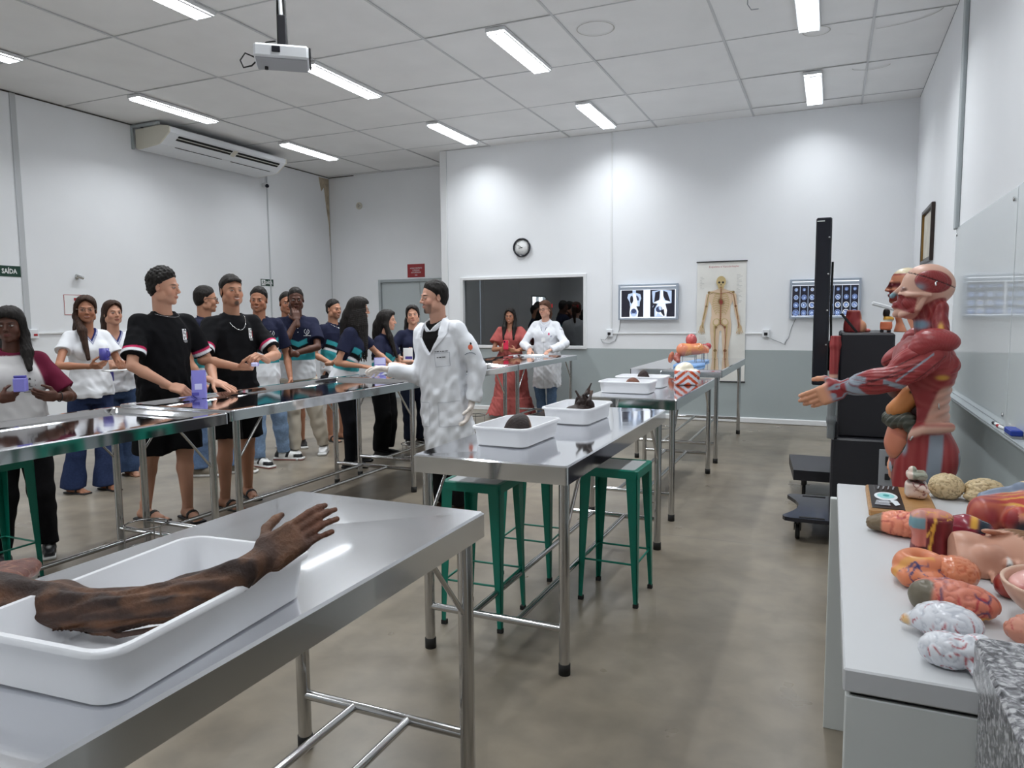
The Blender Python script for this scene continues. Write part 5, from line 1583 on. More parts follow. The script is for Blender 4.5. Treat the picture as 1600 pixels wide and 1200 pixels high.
def trousers(b, o, name, colfn, top=.035, r=(.060, .045, .040), cut=1.0, flare=0.0, m=None, fold=.0035, seed=51, waist=.010, res=.0095):
    H = b.H; st = b.st.copy(); st = st[st[:, 0] <= .06*H]; st[:, 1:3] += waist
    def fn(P):
        d = loft(P, b.P0, b.R, b.F, b.U, np.array([[-.075*H, st[0, 1]*.9, st[0, 2]*.95], *[list(v) for v in st if v[0] < top*H], [top*H, np.interp(top*H, st[:, 0], st[:, 1]), np.interp(top*H, st[:, 0], st[:, 2])]]), 2.2)
        for sd in (1, -1):
            h, n, a = b.hip[sd], b.knee[sd], b.ank[sd]
            if cut >= 1.0:
                e = a+A3(0, 0, -.018*H) if flare else a
                mid = n+(e-n)*.35
                l = chain(P, [h, n, mid, e], [r[0]*H, r[1]*H, (r[1]+(r[2]-r[1])*.3)*H, (r[2]+flare)*H], .02)
                l = np.maximum(l, e[2]-.004-P[:, 2])
            else:
                e = h+(n-h)*cut*1.0 if cut <= 1 else n
                l = np.maximum(cap(P, h, e, r[0]*H, r[1]*H), (P-e)@nrm(n-h))
            d = smin(d, l, .022)
        t_ = (P-b.P0)@b.U
        return d + fold*wob(P*A3(1, 1, .8), 26, seed) + fold*.6*wob(P, 55, seed+1) + (.045 if getattr(b, 'shrink', 0) else .024)*sstep(b.hem+.004, b.hem+.03, t_)
    pts = [b.P0+A3(.1, .09, .05)*H, b.P0-A3(.1, .09, .05)*H] + [x for sd in (1, -1) for x in ((b.knee[sd], b.ank[sd]) if cut >= 1 else (b.knee[sd],))]
    lo, hi = bounds(pts, .07*H+flare*H); 
    if cut >= 1: lo[2] = max(lo[2], .012)
    return blob(name, fn, lo, hi, res, m or M['cloth'], o, lambda V: colfn(V, b))
def solid(c, v=.12): return lambda V, b: paint(V, A3(*c), [(v+v*wob(V, 40, 9), A3(*c)*.65)])
def denim(c): return lambda V, b: paint(V, A3(*c), [(.35*sstep(.3, 1.2, wob(V*A3(1, 1, .5), 14, 12)), A3(*c)*1.5+.02), (.3*sstep(.4, 1.3, wob(V, 33, 13)), A3(*c)*.6)])

def shoes(b, o, colfn, high=.07, name='shoe', k=1.0):
    for sd in (1, -1):
        A = b.ank[sd]; t = b.toe[sd]; r = np.cross(t, A3(0, 0, 1)); kk = b.H/1.75*(.9 if b.fem else 1)*k
        B = np.stack([r, t, A3(0, 0, 1)], 1)
        def loc(P): return (P-A3(A[0], A[1], 0))@B/kk
        def fn(P):
            q = loc(P)
            d = chain(q*A3(1, 1, 1.0), [(0, -.055, .040), (0, .07, .042), (0, .150, .030)], [.040, .043, .036], .02)
            d = smin(d, cap(q, (0, -.025, .05), (0, -.025, high+.03), .045, .043), .03)
            d = smin(d, rbox(q, (0, .05, .014), (.046, .150, .014), .012), .006)
            d = np.maximum(d, q[:, 2]-high-.02+.2*np.maximum(q[:, 1], 0))
            return np.maximum(d, .001-q[:, 2])*kk
        lo, hi = bounds([A3(A[0], A[1], 0)-t*.12, A3(A[0], A[1], .10)+t*.22], .07); lo[2] = -.006
        blob(name, fn, lo, hi, .0062, M['shoe_m'], o, lambda V: colfn(loc(V), V))
def sneaker(c, sole=(.75, .75, .74), tongue=None):
    def f(q, V):
        L = [(sstep(.029, .026, q[:, 2]), A3(*sole))]
        if tongue is not None: L.append((np.exp(-((q[:, 0]/.018)**2+((q[:, 1]-.055)/.045)**2)**2)*(q[:, 2] > .05), A3(*tongue)))
        return paint(V, A3(*c), L)
    return f
def jordan(q, V):
    x, y, z = q.T
    w = A3(.80, .80, .78); k = A3(.012, .012, .013)
    L = [((z > .028)*sstep(.10, .115, y)*(z < .06), k), (sstep(-.03, -.04, y)*(z > .03), k), ((np.abs(y-.045-.3*(z-.05)) < .016)*(z > .032)*(np.abs(x) > .012), k), (np.exp(-((x/.02)**2+((y-.06)/.05)**2)**2)*(z > .055), k), ((z > .095), k), (sstep(.014, .012, z), A3(*srgb(190, 100, 96)))]
    return paint(V, w, L)
def sandals(b, o, c=(.012, .012, .012)):
    for sd in (1, -1):
        A = b.ank[sd]; t = b.toe[sd]; r = np.cross(t, A3(0, 0, 1)); kk = b.H/1.75*(.9 if b.fem else 1)
        B = np.stack([r, t, A3(0, 0, 1)], 1)
        def fn(P):
            q = (P-A3(A[0], A[1], 0))@B/kk
            d = np.maximum(rbox(q, (0, .055, .006), (.047-.12*np.maximum(0, -.02+0*.0), .142, .009), .006), 0*q[:, 0]-1)
            s1 = np.maximum(b.foot(sd, P, .004)/kk, np.abs(q[:, 1]-.085+.35*np.abs(q[:, 0]))-.016)
            s1 = np.maximum(s1, -(b.foot(sd, P, -.001)/kk))
            return np.maximum(np.minimum(d, s1), .001-q[:, 2])*kk
        lo, hi = bounds([A3(A[0], A[1], 0)-t*.11, A3(A[0], A[1], .06)+t*.21], .07); lo[2] = -.006
        blob('sandal', fn, lo, hi, .0055, M['shoe_m'], o, lambda V: paint(V, A3(*c), []))

def glasses(b, o, c=(.02, .018, .018), r=.0012, rect=False):
    m = MB(); k = b.k
    W = lambda x, y, z: tuple(b.C+b.HR@A3(x, y, z)*k)
    for sd in (1, -1):
        n = 20; pts = []
        for i in range(n+1):
            a = 2*math.pi*i/n
            ca, sa = math.cos(a), math.sin(a)
            e = .6 if rect else 1.0
            pts.append(W(sd*.033+.0235*math.copysign(abs(ca)**e, ca), .098-abs(ca)*.004*(1 if ca*sd > 0 else 0), .0+.0185*math.copysign(abs(sa)**e, sa)))
        m.tube(pts, r*k, 6)
        m.tube([W(sd*.056, .093, .006), W(sd*.078, .07, .008), W(sd*.083, .0, .006), W(sd*.082, -.02, -.004)], r*k, 6)
    m.tube([W(-.010, .099, .003), W(0, .104, .006), W(.010, .099, .003)], r*k, 6)
    return m.build('glasses', mat('spectacle_frame', c, .3), o)

def decal(b, o, surf, name, shapes, mats, origin, right, upv, depth=.12, off=.0012):
    """lay flat shapes (list of (points, material index)) onto a garment: every point is dropped on the cloth surface"""
    deps = bpy.context.evaluated_depsgraph_get() if False else None
    me = surf.data
    n = len(me.vertices); co = np.empty(n*3, np.float32); me.vertices.foreach_get('co', co)
    co = co.reshape(-1, 3)
    right = Vector(right).normalized(); upv = Vector(upv).normalized(); nv = right.cross(upv)
    O = Vector(origin)
    sel = np.linalg.norm(co-np.array(O), axis=1) < .30
    idx = {}; vs = []; fs = []
    pol = np.empty(len(me.polygons)*4, np.int32); me.polygons.foreach_get('vertices', pol); pol = pol.reshape(-1, 4)
    keep = sel[pol].all(1)
    used = np.unique(pol[keep]); rem = -np.ones(n, int); rem[used] = np.arange(len(used))
    if len(used) == 0: return None
    bvh = BVHTree.FromPolygons([Vector(c) for c in co[used]], [tuple(rem[p]) for p in pol[keep]])
    mb = MB(); lay = off
    fine = []
    for pts, mi in shapes:
        if len(pts) == 4 and max(abs(pts[0][0]-pts[2][0]), abs(pts[0][1]-pts[2][1])) > .016:
            A_, B_, C_, D_ = [Vector(p) for p in pts]; n_ = 6
            g_ = [[(A_*(1-u)+B_*u)*(1-v)+(D_*(1-u)+C_*u)*v for u in [i/n_ for i in range(n_+1)]] for v in [j/n_ for j in range(n_+1)]]
            fine.append(([[tuple(g_[j][i]), tuple(g_[j][i+1]), tuple(g_[j+1][i+1]), tuple(g_[j+1][i])] for j in range(n_) for i in range(n_)], mi))
        elif len(pts) > 6 and max(p[0] for p in pts)-min(p[0] for p in pts) > .012:
            c_ = (sum(p[0] for p in pts)/len(pts), sum(p[1] for p in pts)/len(pts)); md = [((p[0]+c_[0])/2, (p[1]+c_[1])/2) for p in pts]; m_ = len(pts)
            fine.append(([[pts[i], pts[(i+1) % m_], md[(i+1) % m_], md[i]] for i in range(m_)]+[[md[i], md[(i+1) % m_], c_] for i in range(m_)], mi))
        else: fine.append(([pts], mi))
    for polys_, mi in fine:
      for pts in polys_:
        out = []
        for x, y in pts:
            s = O+right*x+upv*y+nv*depth
            h = bvh.ray_cast(s, -nv, depth*2)
            if h[0] is None: break
            out.append(tuple(h[0]+nv*lay))
        else:
            mb.add(out, [tuple(range(len(out)))], mi)
      lay += .00035
    if not mb.v: return None
    return mb.build(name, mats, o)
def strip(p0, p1, w, n=3):
    d = Vector((p1[0]-p0[0], p1[1]-p0[1])); l = d.normalized(); s = Vector((-l.y, l.x))*w/2
    return [((p0[0]+d.x*i/n-s.x, p0[1]+d.y*i/n-s.y), (p0[0]+d.x*(i+1)/n-s.x, p0[1]+d.y*(i+1)/n-s.y), (p0[0]+d.x*(i+1)/n+s.x, p0[1]+d.y*(i+1)/n+s.y), (p0[0]+d.x*i/n+s.x, p0[1]+d.y*i/n+s.y)) for i in range(n)]
def text_shapes(body, size, sx=1.0):
    cu = bpy.data.curves.new('t', 'FONT'); cu.body = body; cu.size = size; cu.align_x = 'CENTER'; cu.align_y = 'CENTER'; cu.resolution_u = 1
    t = bpy.data.objects.new('t', cu); COL.objects.link(t); bpy.context.view_layer.update()
    me = bpy.data.meshes.new_from_object(t); bpy.data.objects.remove(t)
    return [[(me.vertices[i].co.x*sx, me.vertices[i].co.y) for i in p.vertices] for p in me.polygons]

def chest(b, x, t):   # a point in front of the chest: x to the person's right, t up the spine (fractions of height)
    return b.P0 + b.U*t*b.H + b.R*x*b.H + b.F*.08*b.H

def chest_dec(b, o, surf, name, shapes, mats, x, t):
    return decal(b, o, surf, name, shapes, mats, chest(b, x, t), -b.R, b.U)

def squad_logo(b, o, surf):       # white block monogram with a red edge, two short lines under it
    w = M['ink_white']; r = M['ink_red']; k = M['ink_black']
    s = [([(-.016, -.035), (.016, -.035), (.016, .042), (-.016, .042)], 0)]
    for y in (-.014, .010, .030): s.append(([(-.012, y-.002), (.014, y-.002), (.014, y+.002), (-.012, y+.002)], 2))
    for x, y in ((-.004, -.024), (.006, .001), (-.005, .019), (.004, .036)): s.append(([(x-.003, y-.005), (x+.003, y-.005), (x+.003, y+.005), (x-.003, y+.005)], 2))
    s.append(([(.017, -.025), (.022, -.025), (.022, .02), (.017, .02)], 1))
    s.append(([(-.013, -.044), (.020, -.044), (.020, -.041), (-.013, -.041)], 0)); s.append(([(-.008, -.052), (.020, -.052), (.020, -.049), (-.008, -.049)], 0))
    chest_dec(b, o, surf, 'chest_logo', s, [w, r, k], -.052, .222)
def crest(b, o, surf):           # white laurel crest with a letter in the middle and a line of text below
    s = []
    n = 18
    for i in range(n):
        a = math.radians(-250+320*i/n); a2 = math.radians(-250+320*(i+.8)/n)
        s.append(([(.022*math.cos(a), .022*math.sin(a)), (.027*math.cos(a), .027*math.sin(a)), (.027*math.cos(a2), .027*math.sin(a2)), (.022*math.cos(a2), .022*math.sin(a2))], 0))
    s += [([(-.006, -.010), (.006, -.010), (.006, .012), (.002, .012), (.002, -.005), (-.006, -.005)], 0)]
    s.append(([(-.012, -.034), (.012, -.034), (.010, -.030), (-.010, -.030)], 0))
    for x0, x1 in ((-.034, -.020), (-.017, .006), (.009, .034)): s.append(([(x0, -.045), (x1, -.045), (x1, -.040), (x0, -.040)], 0))
    chest_dec(b, o, surf, 'chest_crest', s, [M['ink_white']], -.050, .218)
def buttons(b, o, surf, ts, m='ink_white', r=.0055, x=0.0):
    for t in ts:
        s = [([(r*math.cos(a), r*math.sin(a)) for a in [2*math.pi*i/8 for i in range(8)]], 0)]
        chest_dec(b, o, surf, 'button', s, [M[m]], x, t)
def necklace(b, o, drop=.055, m='silver', r=.0016):
    H = b.H; pts = []
    for i in range(25):
        a = -math.pi+2*math.pi*i/24
        x = math.sin(a)*.046*H; y = math.cos(a)
        pts.append(tuple(b.N + b.R*x + b.F*(y*.048*H+.016*H+ (.016*H if y > 0 else 0)*y) + b.U*(-.002*H-drop*H*max(0, y)**1.5)))
    return MB().tube(pts, r, 6).build('necklace', M[m], o)
# ================================================================== the people in the room
G_ST = 'students standing along the tray-top tables'
HB = (.012, .010, .009); HBR = (.035, .018, .012)
PURPLE = mat('lilac_card', srgb(128, 124, 200), .45); PURPLE2 = mat('violet_plastic', srgb(70, 66, 150), .35); PALE = mat('pale_lilac', srgb(196, 196, 232), .4)

# ---- student with maroon raglan sleeves, left edge
b = Body((-4.47, 2.745), -116, 1.53, True, gaze=-138, pitch=-3, skin='dark', bulk=1.10, wr=(-4.19, 2.49, 1.02), wl=(-4.13, 2.77, 1.005), hr=dict(f=(.30, .92, .12), n=(-.6, .4, .3), curl=42), hl=dict(f=(-.02, -.98, .15), n=(-.7, -.3, .3), curl=36), er=(-.2, -.9, -.5), el=(.3, .5, -.8), feet={1: (-4.52, 2.635, -8), -1: (-4.42, 2.855, 8)})
o = build_body(b, 'person with long black hair in a white T-shirt with maroon sleeves, at the left edge', dict(lip=srgb(120, 70, 66), gaze=.6), group=G_ST)
hair(b, o, 'long', HB, .20, fringe=.016, front=(-1,))
s = top_wear(b, o, 'shirt', raglan, hem=-.055, sleeve=.78, loose=.013, drape=.7, srad=(.039, .042), fold=.004)
sh = [([(-.03+.004, .028), (.03, .028), (.03, -.005), (.0, -.034), (-.03, -.005)], 0), ([(-.025, .023), (.025, .023), (.025, -.004), (.0, -.027), (-.025, -.004)], 1)]
sh += [(p, 0) for p in text_shapes('JL', .036)]
sh += [([(-.008, .030), (.008, .030), (.004, .042), (-.004, .042)], 0), ([(-.03, -.042), (.03, -.042), (.03, -.045), (-.03, -.045)], 0)]
chest_dec(b, o, s, 'chest_logo', sh, [M['ink_black'], mat('shirt_print_ground', srgb(205, 203, 203), .8)], -.042, .175)
trousers(b, o, 'jeans', solid(srgb(24, 23, 26)), r=(.062, .046, .036), m=M['denim'])
shoes(b, o, sneaker(srgb(22, 22, 24), tongue=srgb(160, 160, 158)))
necklace(b, o, .09, 'silver', .001)
MB().tube([tuple(b.wri[-1]-b.hand[-1][0]*.02+A3(math.cos(a)*.027, 0, math.sin(a)*.027)@np.stack([np.cross(b.hand[-1][0], b.hand[-1][1]), b.hand[-1][0], b.hand[-1][1]], 0)) for a in [2*math.pi*i/16 for i in range(17)]], .003, 6).build('bracelet', M['black_rubber'], o)
t = thing('card_cup', 'small lilac carton cup held by the student with maroon sleeves', 'carton', (-4.135, 2.575, 1.055), .75)
MB().bbox((-.030, -.030, 0), (.030, .030, .075), .004).build('carton', PURPLE, t); MB().bbox((-.030, -.012, .0755), (.030, .012, .09), .003).build('fold_top', PURPLE2, t)

# ---- girl in glasses, smiling
b = Body((-5.76, 4.16), -104, 1.65, True, gaze=-124, pitch=-2, skin='tan', wr=(-5.47, 3.98, 1.075), wl=(-5.40, 4.20, 1.05), hr=dict(f=(.95, .25, .05), n=(-.1, .6, .7), curl=40), hl=dict(f=(.75, -.6, .1), n=(-.2, -.5, .8), curl=30), er=(-.2, -.8, -.6), feet={1: (-5.80, 3.98, -20), -1: (-5.66, 4.18, -10)}, shift=(0, 0))
o = build_body(b, 'person in a white V-neck T-shirt and glasses, smiling with a violet mug in hand', dict(smile=.6, gaze=.2), barefoot=True, group=G_ST)
hair(b, o, 'long', HBR, .33, front=(1,)); glasses(b, o, (.45, .33, .28))
s = top_wear(b, o, 'shirt', vneck_tee, hem=-.035, sleeve=.50, loose=.013, drape=.45, neck='v', srad=(.040, .043), fold=.0045, res=.0060)
trousers(b, o, 'jeans', denim(srgb(40, 52, 84)), r=(.060, .042, .050), flare=.012, m=M['denim'])
sandals(b, o, (.02, .02, .022))
t = thing('mug', 'violet mug held up by the girl in glasses', 'mug', (-5.385, 4.03, 1.125))
MB().lathe([(.001, 0), (.034, 0), (.037, .006), (.037, .095), (.033, .095), (.032, .008), (.001, .008)], 24).build('body', PURPLE2, t)
MB().tube([(.035, .0, .075), (.062, .0, .068), (.064, .0, .035), (.036, .0, .022)], .006, 8).build('handle', PURPLE2, t)
t = thing('paper_leaflet', 'white folded leaflet under the violet mug', 'leaflet', (-5.36, 4.10, 1.035), -.3)
MB().box((-.02, -.10, 0), (.13, .10, .003)).box((-.02, -.10, .006), (.13, .10, .008)).build('sheet', M['ink_white'], t)

# ---- girl with crossed arms
b = Body((-6.0, 4.59), -108, 1.62, True, gaze=-104, pitch=2, skin='light', wr=(-5.73, 4.59, 1.06), wl=(-5.79, 4.39, 1.04), hr=dict(f=(.35, .9, .1), n=(-.9, .2, 0), curl=25), hl=dict(f=(.2, -.95, .0), n=(-.9, -.2, 0), curl=25), er=(.1, -1, -.6), el=(.2, .9, -.6))
o = build_body(b, 'person in a white V-neck T-shirt with arms folded, beside the girl in glasses', dict(gaze=.5, lip=srgb(170, 92, 86)), barefoot=True, group=G_ST)
hair(b, o, 'long', HBR, .26, front=())
top_wear(b, o, 'shirt', vneck_tee, hem=-.03, sleeve=.52, loose=.013, drape=.5, neck='v', srad=(.040, .043), fold=.0045, res=.0060, seed=77)
trousers(b, o, 'jeans', denim(srgb(62, 80, 112)), r=(.060, .044, .052), flare=.012, m=M['denim'], seed=61)
sandals(b, o, srgb(150, 110, 84))
t = thing('pouch', 'small violet pouch held against the hip of the girl with folded arms', 'pouch', (-5.84, 4.40, .905), .9)
MB().bbox((-.04, -.014, 0), (.04, .014, .10), .008).build('pouch_body', PURPLE2, t); MB().bbox((-.018, -.016, .03), (.022, -.0145, .07), .001).build('label_patch', PALE, t)

# ---- tall student in black, profile
b = Body((-4.35, 3.71), -102, 1.80, False, gaze=-62, pitch=-4, skin='light', lean=3, wr=(-4.09, 3.54, .995), wl=(-4.03, 3.86, 1.005), hr=dict(f=(.90, .30, -.25), n=(.1, .55, -.75), curl=48), hl=dict(f=(.93, .12, -.30), n=(-.2, .05, -.95), curl=4, spread=14), er=(-.3, -.9, -.3), el=(-.2, .6, -.6), feet={1: (-4.52, 3.64, -12), -1: (-4.26, 3.78, 8)})
o = build_body(b, 'tall person in a black T-shirt seen in profile, leaning both hands on the table', dict(gaze=.4), barefoot=True, bare_legs=True, group=G_ST)
hair(b, o, 'curly', HB)
s = top_wear(b, o, 'shirt', black_tee, hem=-.10, sleeve=.78, loose=.013, drape=.75, srad=(.042, .045), fold=.006, seed=41, res=.0062); squad_logo(b, o, s)
trousers(b, o, 'shorts', solid(srgb(14, 14, 16)), r=(.070, .070), cut=.98, waist=.016, fold=.004)
sandals(b, o); necklace(b, o, .01, 'silver', .0014)
t = thing('drink_pouch', 'lilac drink pouch standing upright beside the tall student\'s hand', 'pouch', (-3.925, 3.625, .9135), .75)
mb = MB(); rr_loft(mb, [(.046, .022, .018, 0), (.048, .025, .018, .02), (.047, .022, .016, .14), (.046, .006, .005, .178), (.046, .003, .003, .190)], smooth=True); shade_auto(mb.build('pouch_body', PURPLE, t), 50)
MB().bbox((-.026, -.030, .06), (.020, -.0255, .10), .002).build('label_patch', PALE, t); MB().bbox((-.046, -.0305, .02), (.0, -.0265, .04), .002).build('stripe', PURPLE2, t)

# ---- second student in black with a chain
b = Body((-4.27, 4.29), -110, 1.785, False, gaze=-112, pitch=2, skin='olive', wr=(-4.00, 4.08, 1.09), wl=(-3.90, 4.22, 1.15), hr=dict(f=(.8, .3, .0), n=(-.1, .4, .9), curl=38), hl=dict(f=(.2, -.8, .3), n=(-.3, -.3, -.9), curl=45), er=(-.5, -.75, -.4), el=(.2, .8, -.6), feet={1: (-4.22, 4.10, -10), -1: (-4.32, 4.44, 8)})
o = build_body(b, 'person in a black T-shirt with a silver chain, smiling and opening a lilac packet', dict(smile=.75, goatee=True, gaze=.3), barefoot=True, bare_legs=True, group=G_ST)
hair(b, o, 'short', HB, fringe=.008)
s = top_wear(b, o, 'shirt', black_tee, hem=-.10, sleeve=.78, loose=.014, drape=.75, srad=(.042, .045), fold=.006, seed=43, res=.0062); squad_logo(b, o, s)
trousers(b, o, 'shorts', solid(srgb(14, 14, 16)), r=(.070, .068), cut=.93, waist=.016, fold=.004, seed=53)
sandals(b, o); necklace(b, o, .065, 'silver', .0026)
t = thing('drink_packet', 'lilac packet between the hands of the student with the chain', 'packet', (-3.875, 4.105, 1.115), .6)
MB().bbox((-.022, -.06, -.014), (.022, .045, .014), .006).build('packet_body', PALE, t); MB().bbox((-.0225, -.02, -.0145), (.0225, .015, .0145), .003).build('band', PURPLE, t)

# ---- student in glasses behind, turned away
b = Body((-5.28, 4.975), -66, 1.75, False, gaze=-38, pitch=-3, skin='olive', feet={1: (-5.30, 4.86, 0), -1: (-5.10, 5.10, 0)})
o = build_body(b, 'person in glasses turned away between the two students in black', dict(), group=G_ST)
hair(b, o, 'fade', HB); glasses(b, o, (.015, .013, .013), .0022, True)
s = top_wear(b, o, 'polo_shirt', polo, hem=-.07, sleeve=.70, loose=.014, drape=.8, neck='polo', srad=(.042, .046), seed=45); collar(b, o, NAVY)
trousers(b, o, 'jeans', denim(srgb(104, 128, 164)), r=(.058, .045, .040), m=M['denim'], seed=62)
shoes(b, o, sneaker(srgb(120, 112, 98)))

# ---- smiling student in a polo shirt and pale jeans
b = Body((-5.15, 5.53), -122, 1.755, False, gaze=-150, pitch=-6, roll=-3, skin='tan', feet={1: (-5.12, 5.42, -22), -1: (-5.12, 5.78, -50)})
o = build_body(b, 'person in a navy and teal polo shirt, pale jeans and black-and-white sneakers', dict(smile=.6), group=G_ST)
hair(b, o, 'short', HB)
s = top_wear(b, o, 'polo_shirt', polo, hem=-.085, sleeve=.72, loose=.016, drape=.85, neck='polo', srad=(.043, .047), seed=46); collar(b, o, NAVY); crest(b, o, s); buttons(b, o, s, (.235, .212))
trousers(b, o, 'jeans', denim(srgb(128, 152, 182)), r=(.056, .043, .036), m=M['denim'], seed=63)
shoes(b, o, jordan, high=.10, k=1.05)

# ---- student with his hand over his mouth
b = Body((-5.11, 6.025), -134, 1.765, False, gaze=-136, pitch=-6, skin='dark', wr=(-4.985, 5.885, 1.425), wl=(-4.97, 5.79, 1.09), hr=dict(f=(-.26, .22, .93), n=(-.72, .70, .05), curl=26), hl=dict(f=(-.95, -.1, .1), n=(-.2, .9, .1), curl=40), er=(.6, -.7, -1.0), el=(.9, .2, -.6), feet={1: (-5.10, 5.92, -10), -1: (-4.98, 6.24, 14)})
o = build_body(b, 'person covering his mouth with one hand, in a crested polo shirt and cream trousers', dict(gaze=-.2, lip=srgb(104, 60, 54)), group=G_ST)
hair(b, o, 'fade', HB)
s = top_wear(b, o, 'polo_shirt', polo, hem=-.065, sleeve=.74, loose=.016, drape=.85, neck='polo', srad=(.043, .048), seed=47); collar(b, o, NAVY); crest(b, o, s); buttons(b, o, s, (.238, .215))
trousers(b, o, 'trousers', solid(srgb(196, 186, 170)), r=(.058, .046, .038), fold=.006, seed=64)
shoes(b, o, sneaker(srgb(222, 222, 222)), high=.06)
t = thing('drink_packet', 'lilac packet in the lowered hand of the student covering his mouth', 'packet', (-5.06, 5.765, 1.12), .7)
MB().bbox((-.035, -.012, -.03), (.03, .012, .04), .006).build('packet_body', PALE, t); MB().bbox((-.012, -.0125, -.0305), (.012, .0125, .0405), .003).build('band', PURPLE, t)

# ---- student mostly hidden behind him
b = Body((-5.53, 6.37), -122, 1.735, False, gaze=-128, skin='tan', feet={1: (-5.58, 6.28, -10), -1: (-5.46, 6.46, 10)})
o = build_body(b, 'person mostly hidden behind the student covering his mouth', dict(), bare_legs=True, group=G_ST)
hair(b, o, 'short', HB)
top_wear(b, o, 'polo_shirt', polo, hem=-.07, sleeve=.70, loose=.014, drape=.8, neck='polo', seed=48); collar(b, o, NAVY)
trousers(b, o, 'shorts', solid(srgb(18, 18, 22)), r=(.066, .064), cut=.95, waist=.014)
shoes(b, o, sneaker(srgb(20, 20, 22)), high=.06)

# ---- student in polo and dark shorts
b = Body((-5.36, 6.96), -102, 1.665, False, gaze=-98, pitch=-2, skin='olive', wr=(-5.20, 6.70, .93), wl=(-5.10, 6.90, .93), hr=dict(f=(.6, .7, 0), n=(-.5, .3, .6), curl=45), hl=dict(f=(.4, -.8, 0), n=(-.5, -.3, .6), curl=45))
o = build_body(b, 'person in a polo shirt and dark shorts looking right, before the grey door', dict(stubble=.35, smile=.4, gaze=.6), barefoot=True, bare_legs=True, group=G_ST)
hair(b, o, 'slick', HB)
s = top_wear(b, o, 'polo_shirt', polo, hem=-.07, sleeve=.70, loose=.014, drape=.8, neck='polo', seed=49); collar(b, o, NAVY); buttons(b, o, s, (.236, .214)); necklace(b, o, .03, 'silver', .002)
trousers(b, o, 'shorts', solid(srgb(22, 22, 26)), r=(.064, .062), cut=.95, waist=.012)
sandals(b, o)

# ---- girl with braids leaning on the table
b = Body((-4.27, 5.775), -68, 1.66, True, lean=13, gaze=-50, pitch=-4, skin='olive', wr=(-4.08, 5.74, .985), wl=(-3.98, 6.10, .975), hr=dict(f=(.95, .2, -.15), n=(.0, .15, -1), curl=14), hl=dict(f=(.9, -.3, -.1), n=(0, -.1, -1), curl=14), er=(-.6, -.8, -.2), el=(-.4, .8, -.3), feet={1: (-4.22, 5.68, -4), -1: (-4.36, 5.97, 6)}, shift=(0, -.05))
o = build_body(b, 'person with long dark braids leaning on the table next to the teacher\'s glove', dict(scalp=False), group=G_ST)
hair(b, o, 'braids', HB, .36); glasses(b, o, (.02, .018, .018), .0016)
top_wear(b, o, 'polo_shirt', polo, hem=-.03, sleeve=.62, loose=.012, drape=.5, neck='polo', srad=(.040, .043), seed=71); collar(b, o, NAVY)
trousers(b, o, 'trousers', solid(srgb(18, 19, 25)), r=(.056, .038, .030), fold=.0025, seed=65)
shoes(b, o, sneaker(srgb(16, 16, 18), sole=srgb(22, 22, 24)), high=.09)
t = thing('booklet', 'lilac and white booklet held upright on the table by the girl with braids', 'booklet', (-3.99, 5.885, .9135), .5)
MB().bbox((-.055, -.006, 0), (.055, .0, .15), .001).build('cover', PURPLE, t); MB().bbox((-.055, .0005, 0), (.055, .006, .15), .001).build('back_cover', M['ink_white'], t); MB().box((-.05, -.0065, .085), (.05, -.0061, .145)).build('title_panel', PALE, t)

# ---- two girls in navy further along
b = Body((-4.31, 6.38), -80, 1.53, True, lean=6, gaze=-62, pitch=-3, skin='light', wr=(-4.06, 6.32, .975), wl=(-4.02, 6.60, .975), hr=dict(f=(.95, .1, -.1), n=(0, 0, -1), curl=15), hl=dict(f=(.95, 0, -.1), n=(0, 0, -1), curl=15), er=(-.4, -.8, -.4))
o = build_body(b, 'person with long straight black hair in profile, between the braids and the doorway girl', dict(scalp=False), group=G_ST)
hair(b, o, 'long', HB, .30, front=(1,))
top_wear(b, o, 'polo_shirt', polo, hem=-.04, sleeve=.62, loose=.013, drape=.5, neck='polo', srad=(.041, .044), seed=72); collar(b, o, NAVY)
trousers(b, o, 'trousers', solid(srgb(14, 14, 17)), r=(.064, .058, .055), fold=.005, seed=66)
shoes(b, o, sneaker(srgb(18, 18, 20), sole=srgb(40, 40, 42)), high=.05)

b = Body((-4.30, 7.0), -128, 1.58, True, gaze=-150, pitch=3, roll=5, skin='light', wr=(-4.24, 6.74, 1.00), wl=(-4.04, 6.92, .98), hr=dict(f=(.5, -.2, .5), n=(-.3, .8, .2), curl=30), er=(-.7, -.6, -.7))
o = build_body(b, 'person in a plain navy shirt facing us with her lips pressed, before the grey door', dict(gaze=.2, lip=srgb(176, 104, 96)), group=G_ST)
hair(b, o, 'long', HB, .16, front=())
top_wear(b, o, 'polo_shirt', plain(NAVY), hem=-.04, sleeve=.66, loose=.013, drape=.6, neck='polo', srad=(.041, .044), seed=73); collar(b, o, NAVY)
trousers(b, o, 'jeans', denim(srgb(26, 32, 48)), r=(.058, .042, .034), m=M['denim'], seed=67)
shoes(b, o, sneaker(srgb(20, 20, 22)))
t = thing('paper_leaflet', 'pale leaflet held by the girl in plain navy', 'leaflet', (-4.16, 6.67, 1.0), .6)
MB().bbox((-.05, -.004, -.02), (.05, .0, .12), .001).build('sheet', M['ink_white'], t); MB().box((-.03, -.0046, .0), (.045, -.0042, .03)).build('printed_band', PURPLE2, t)

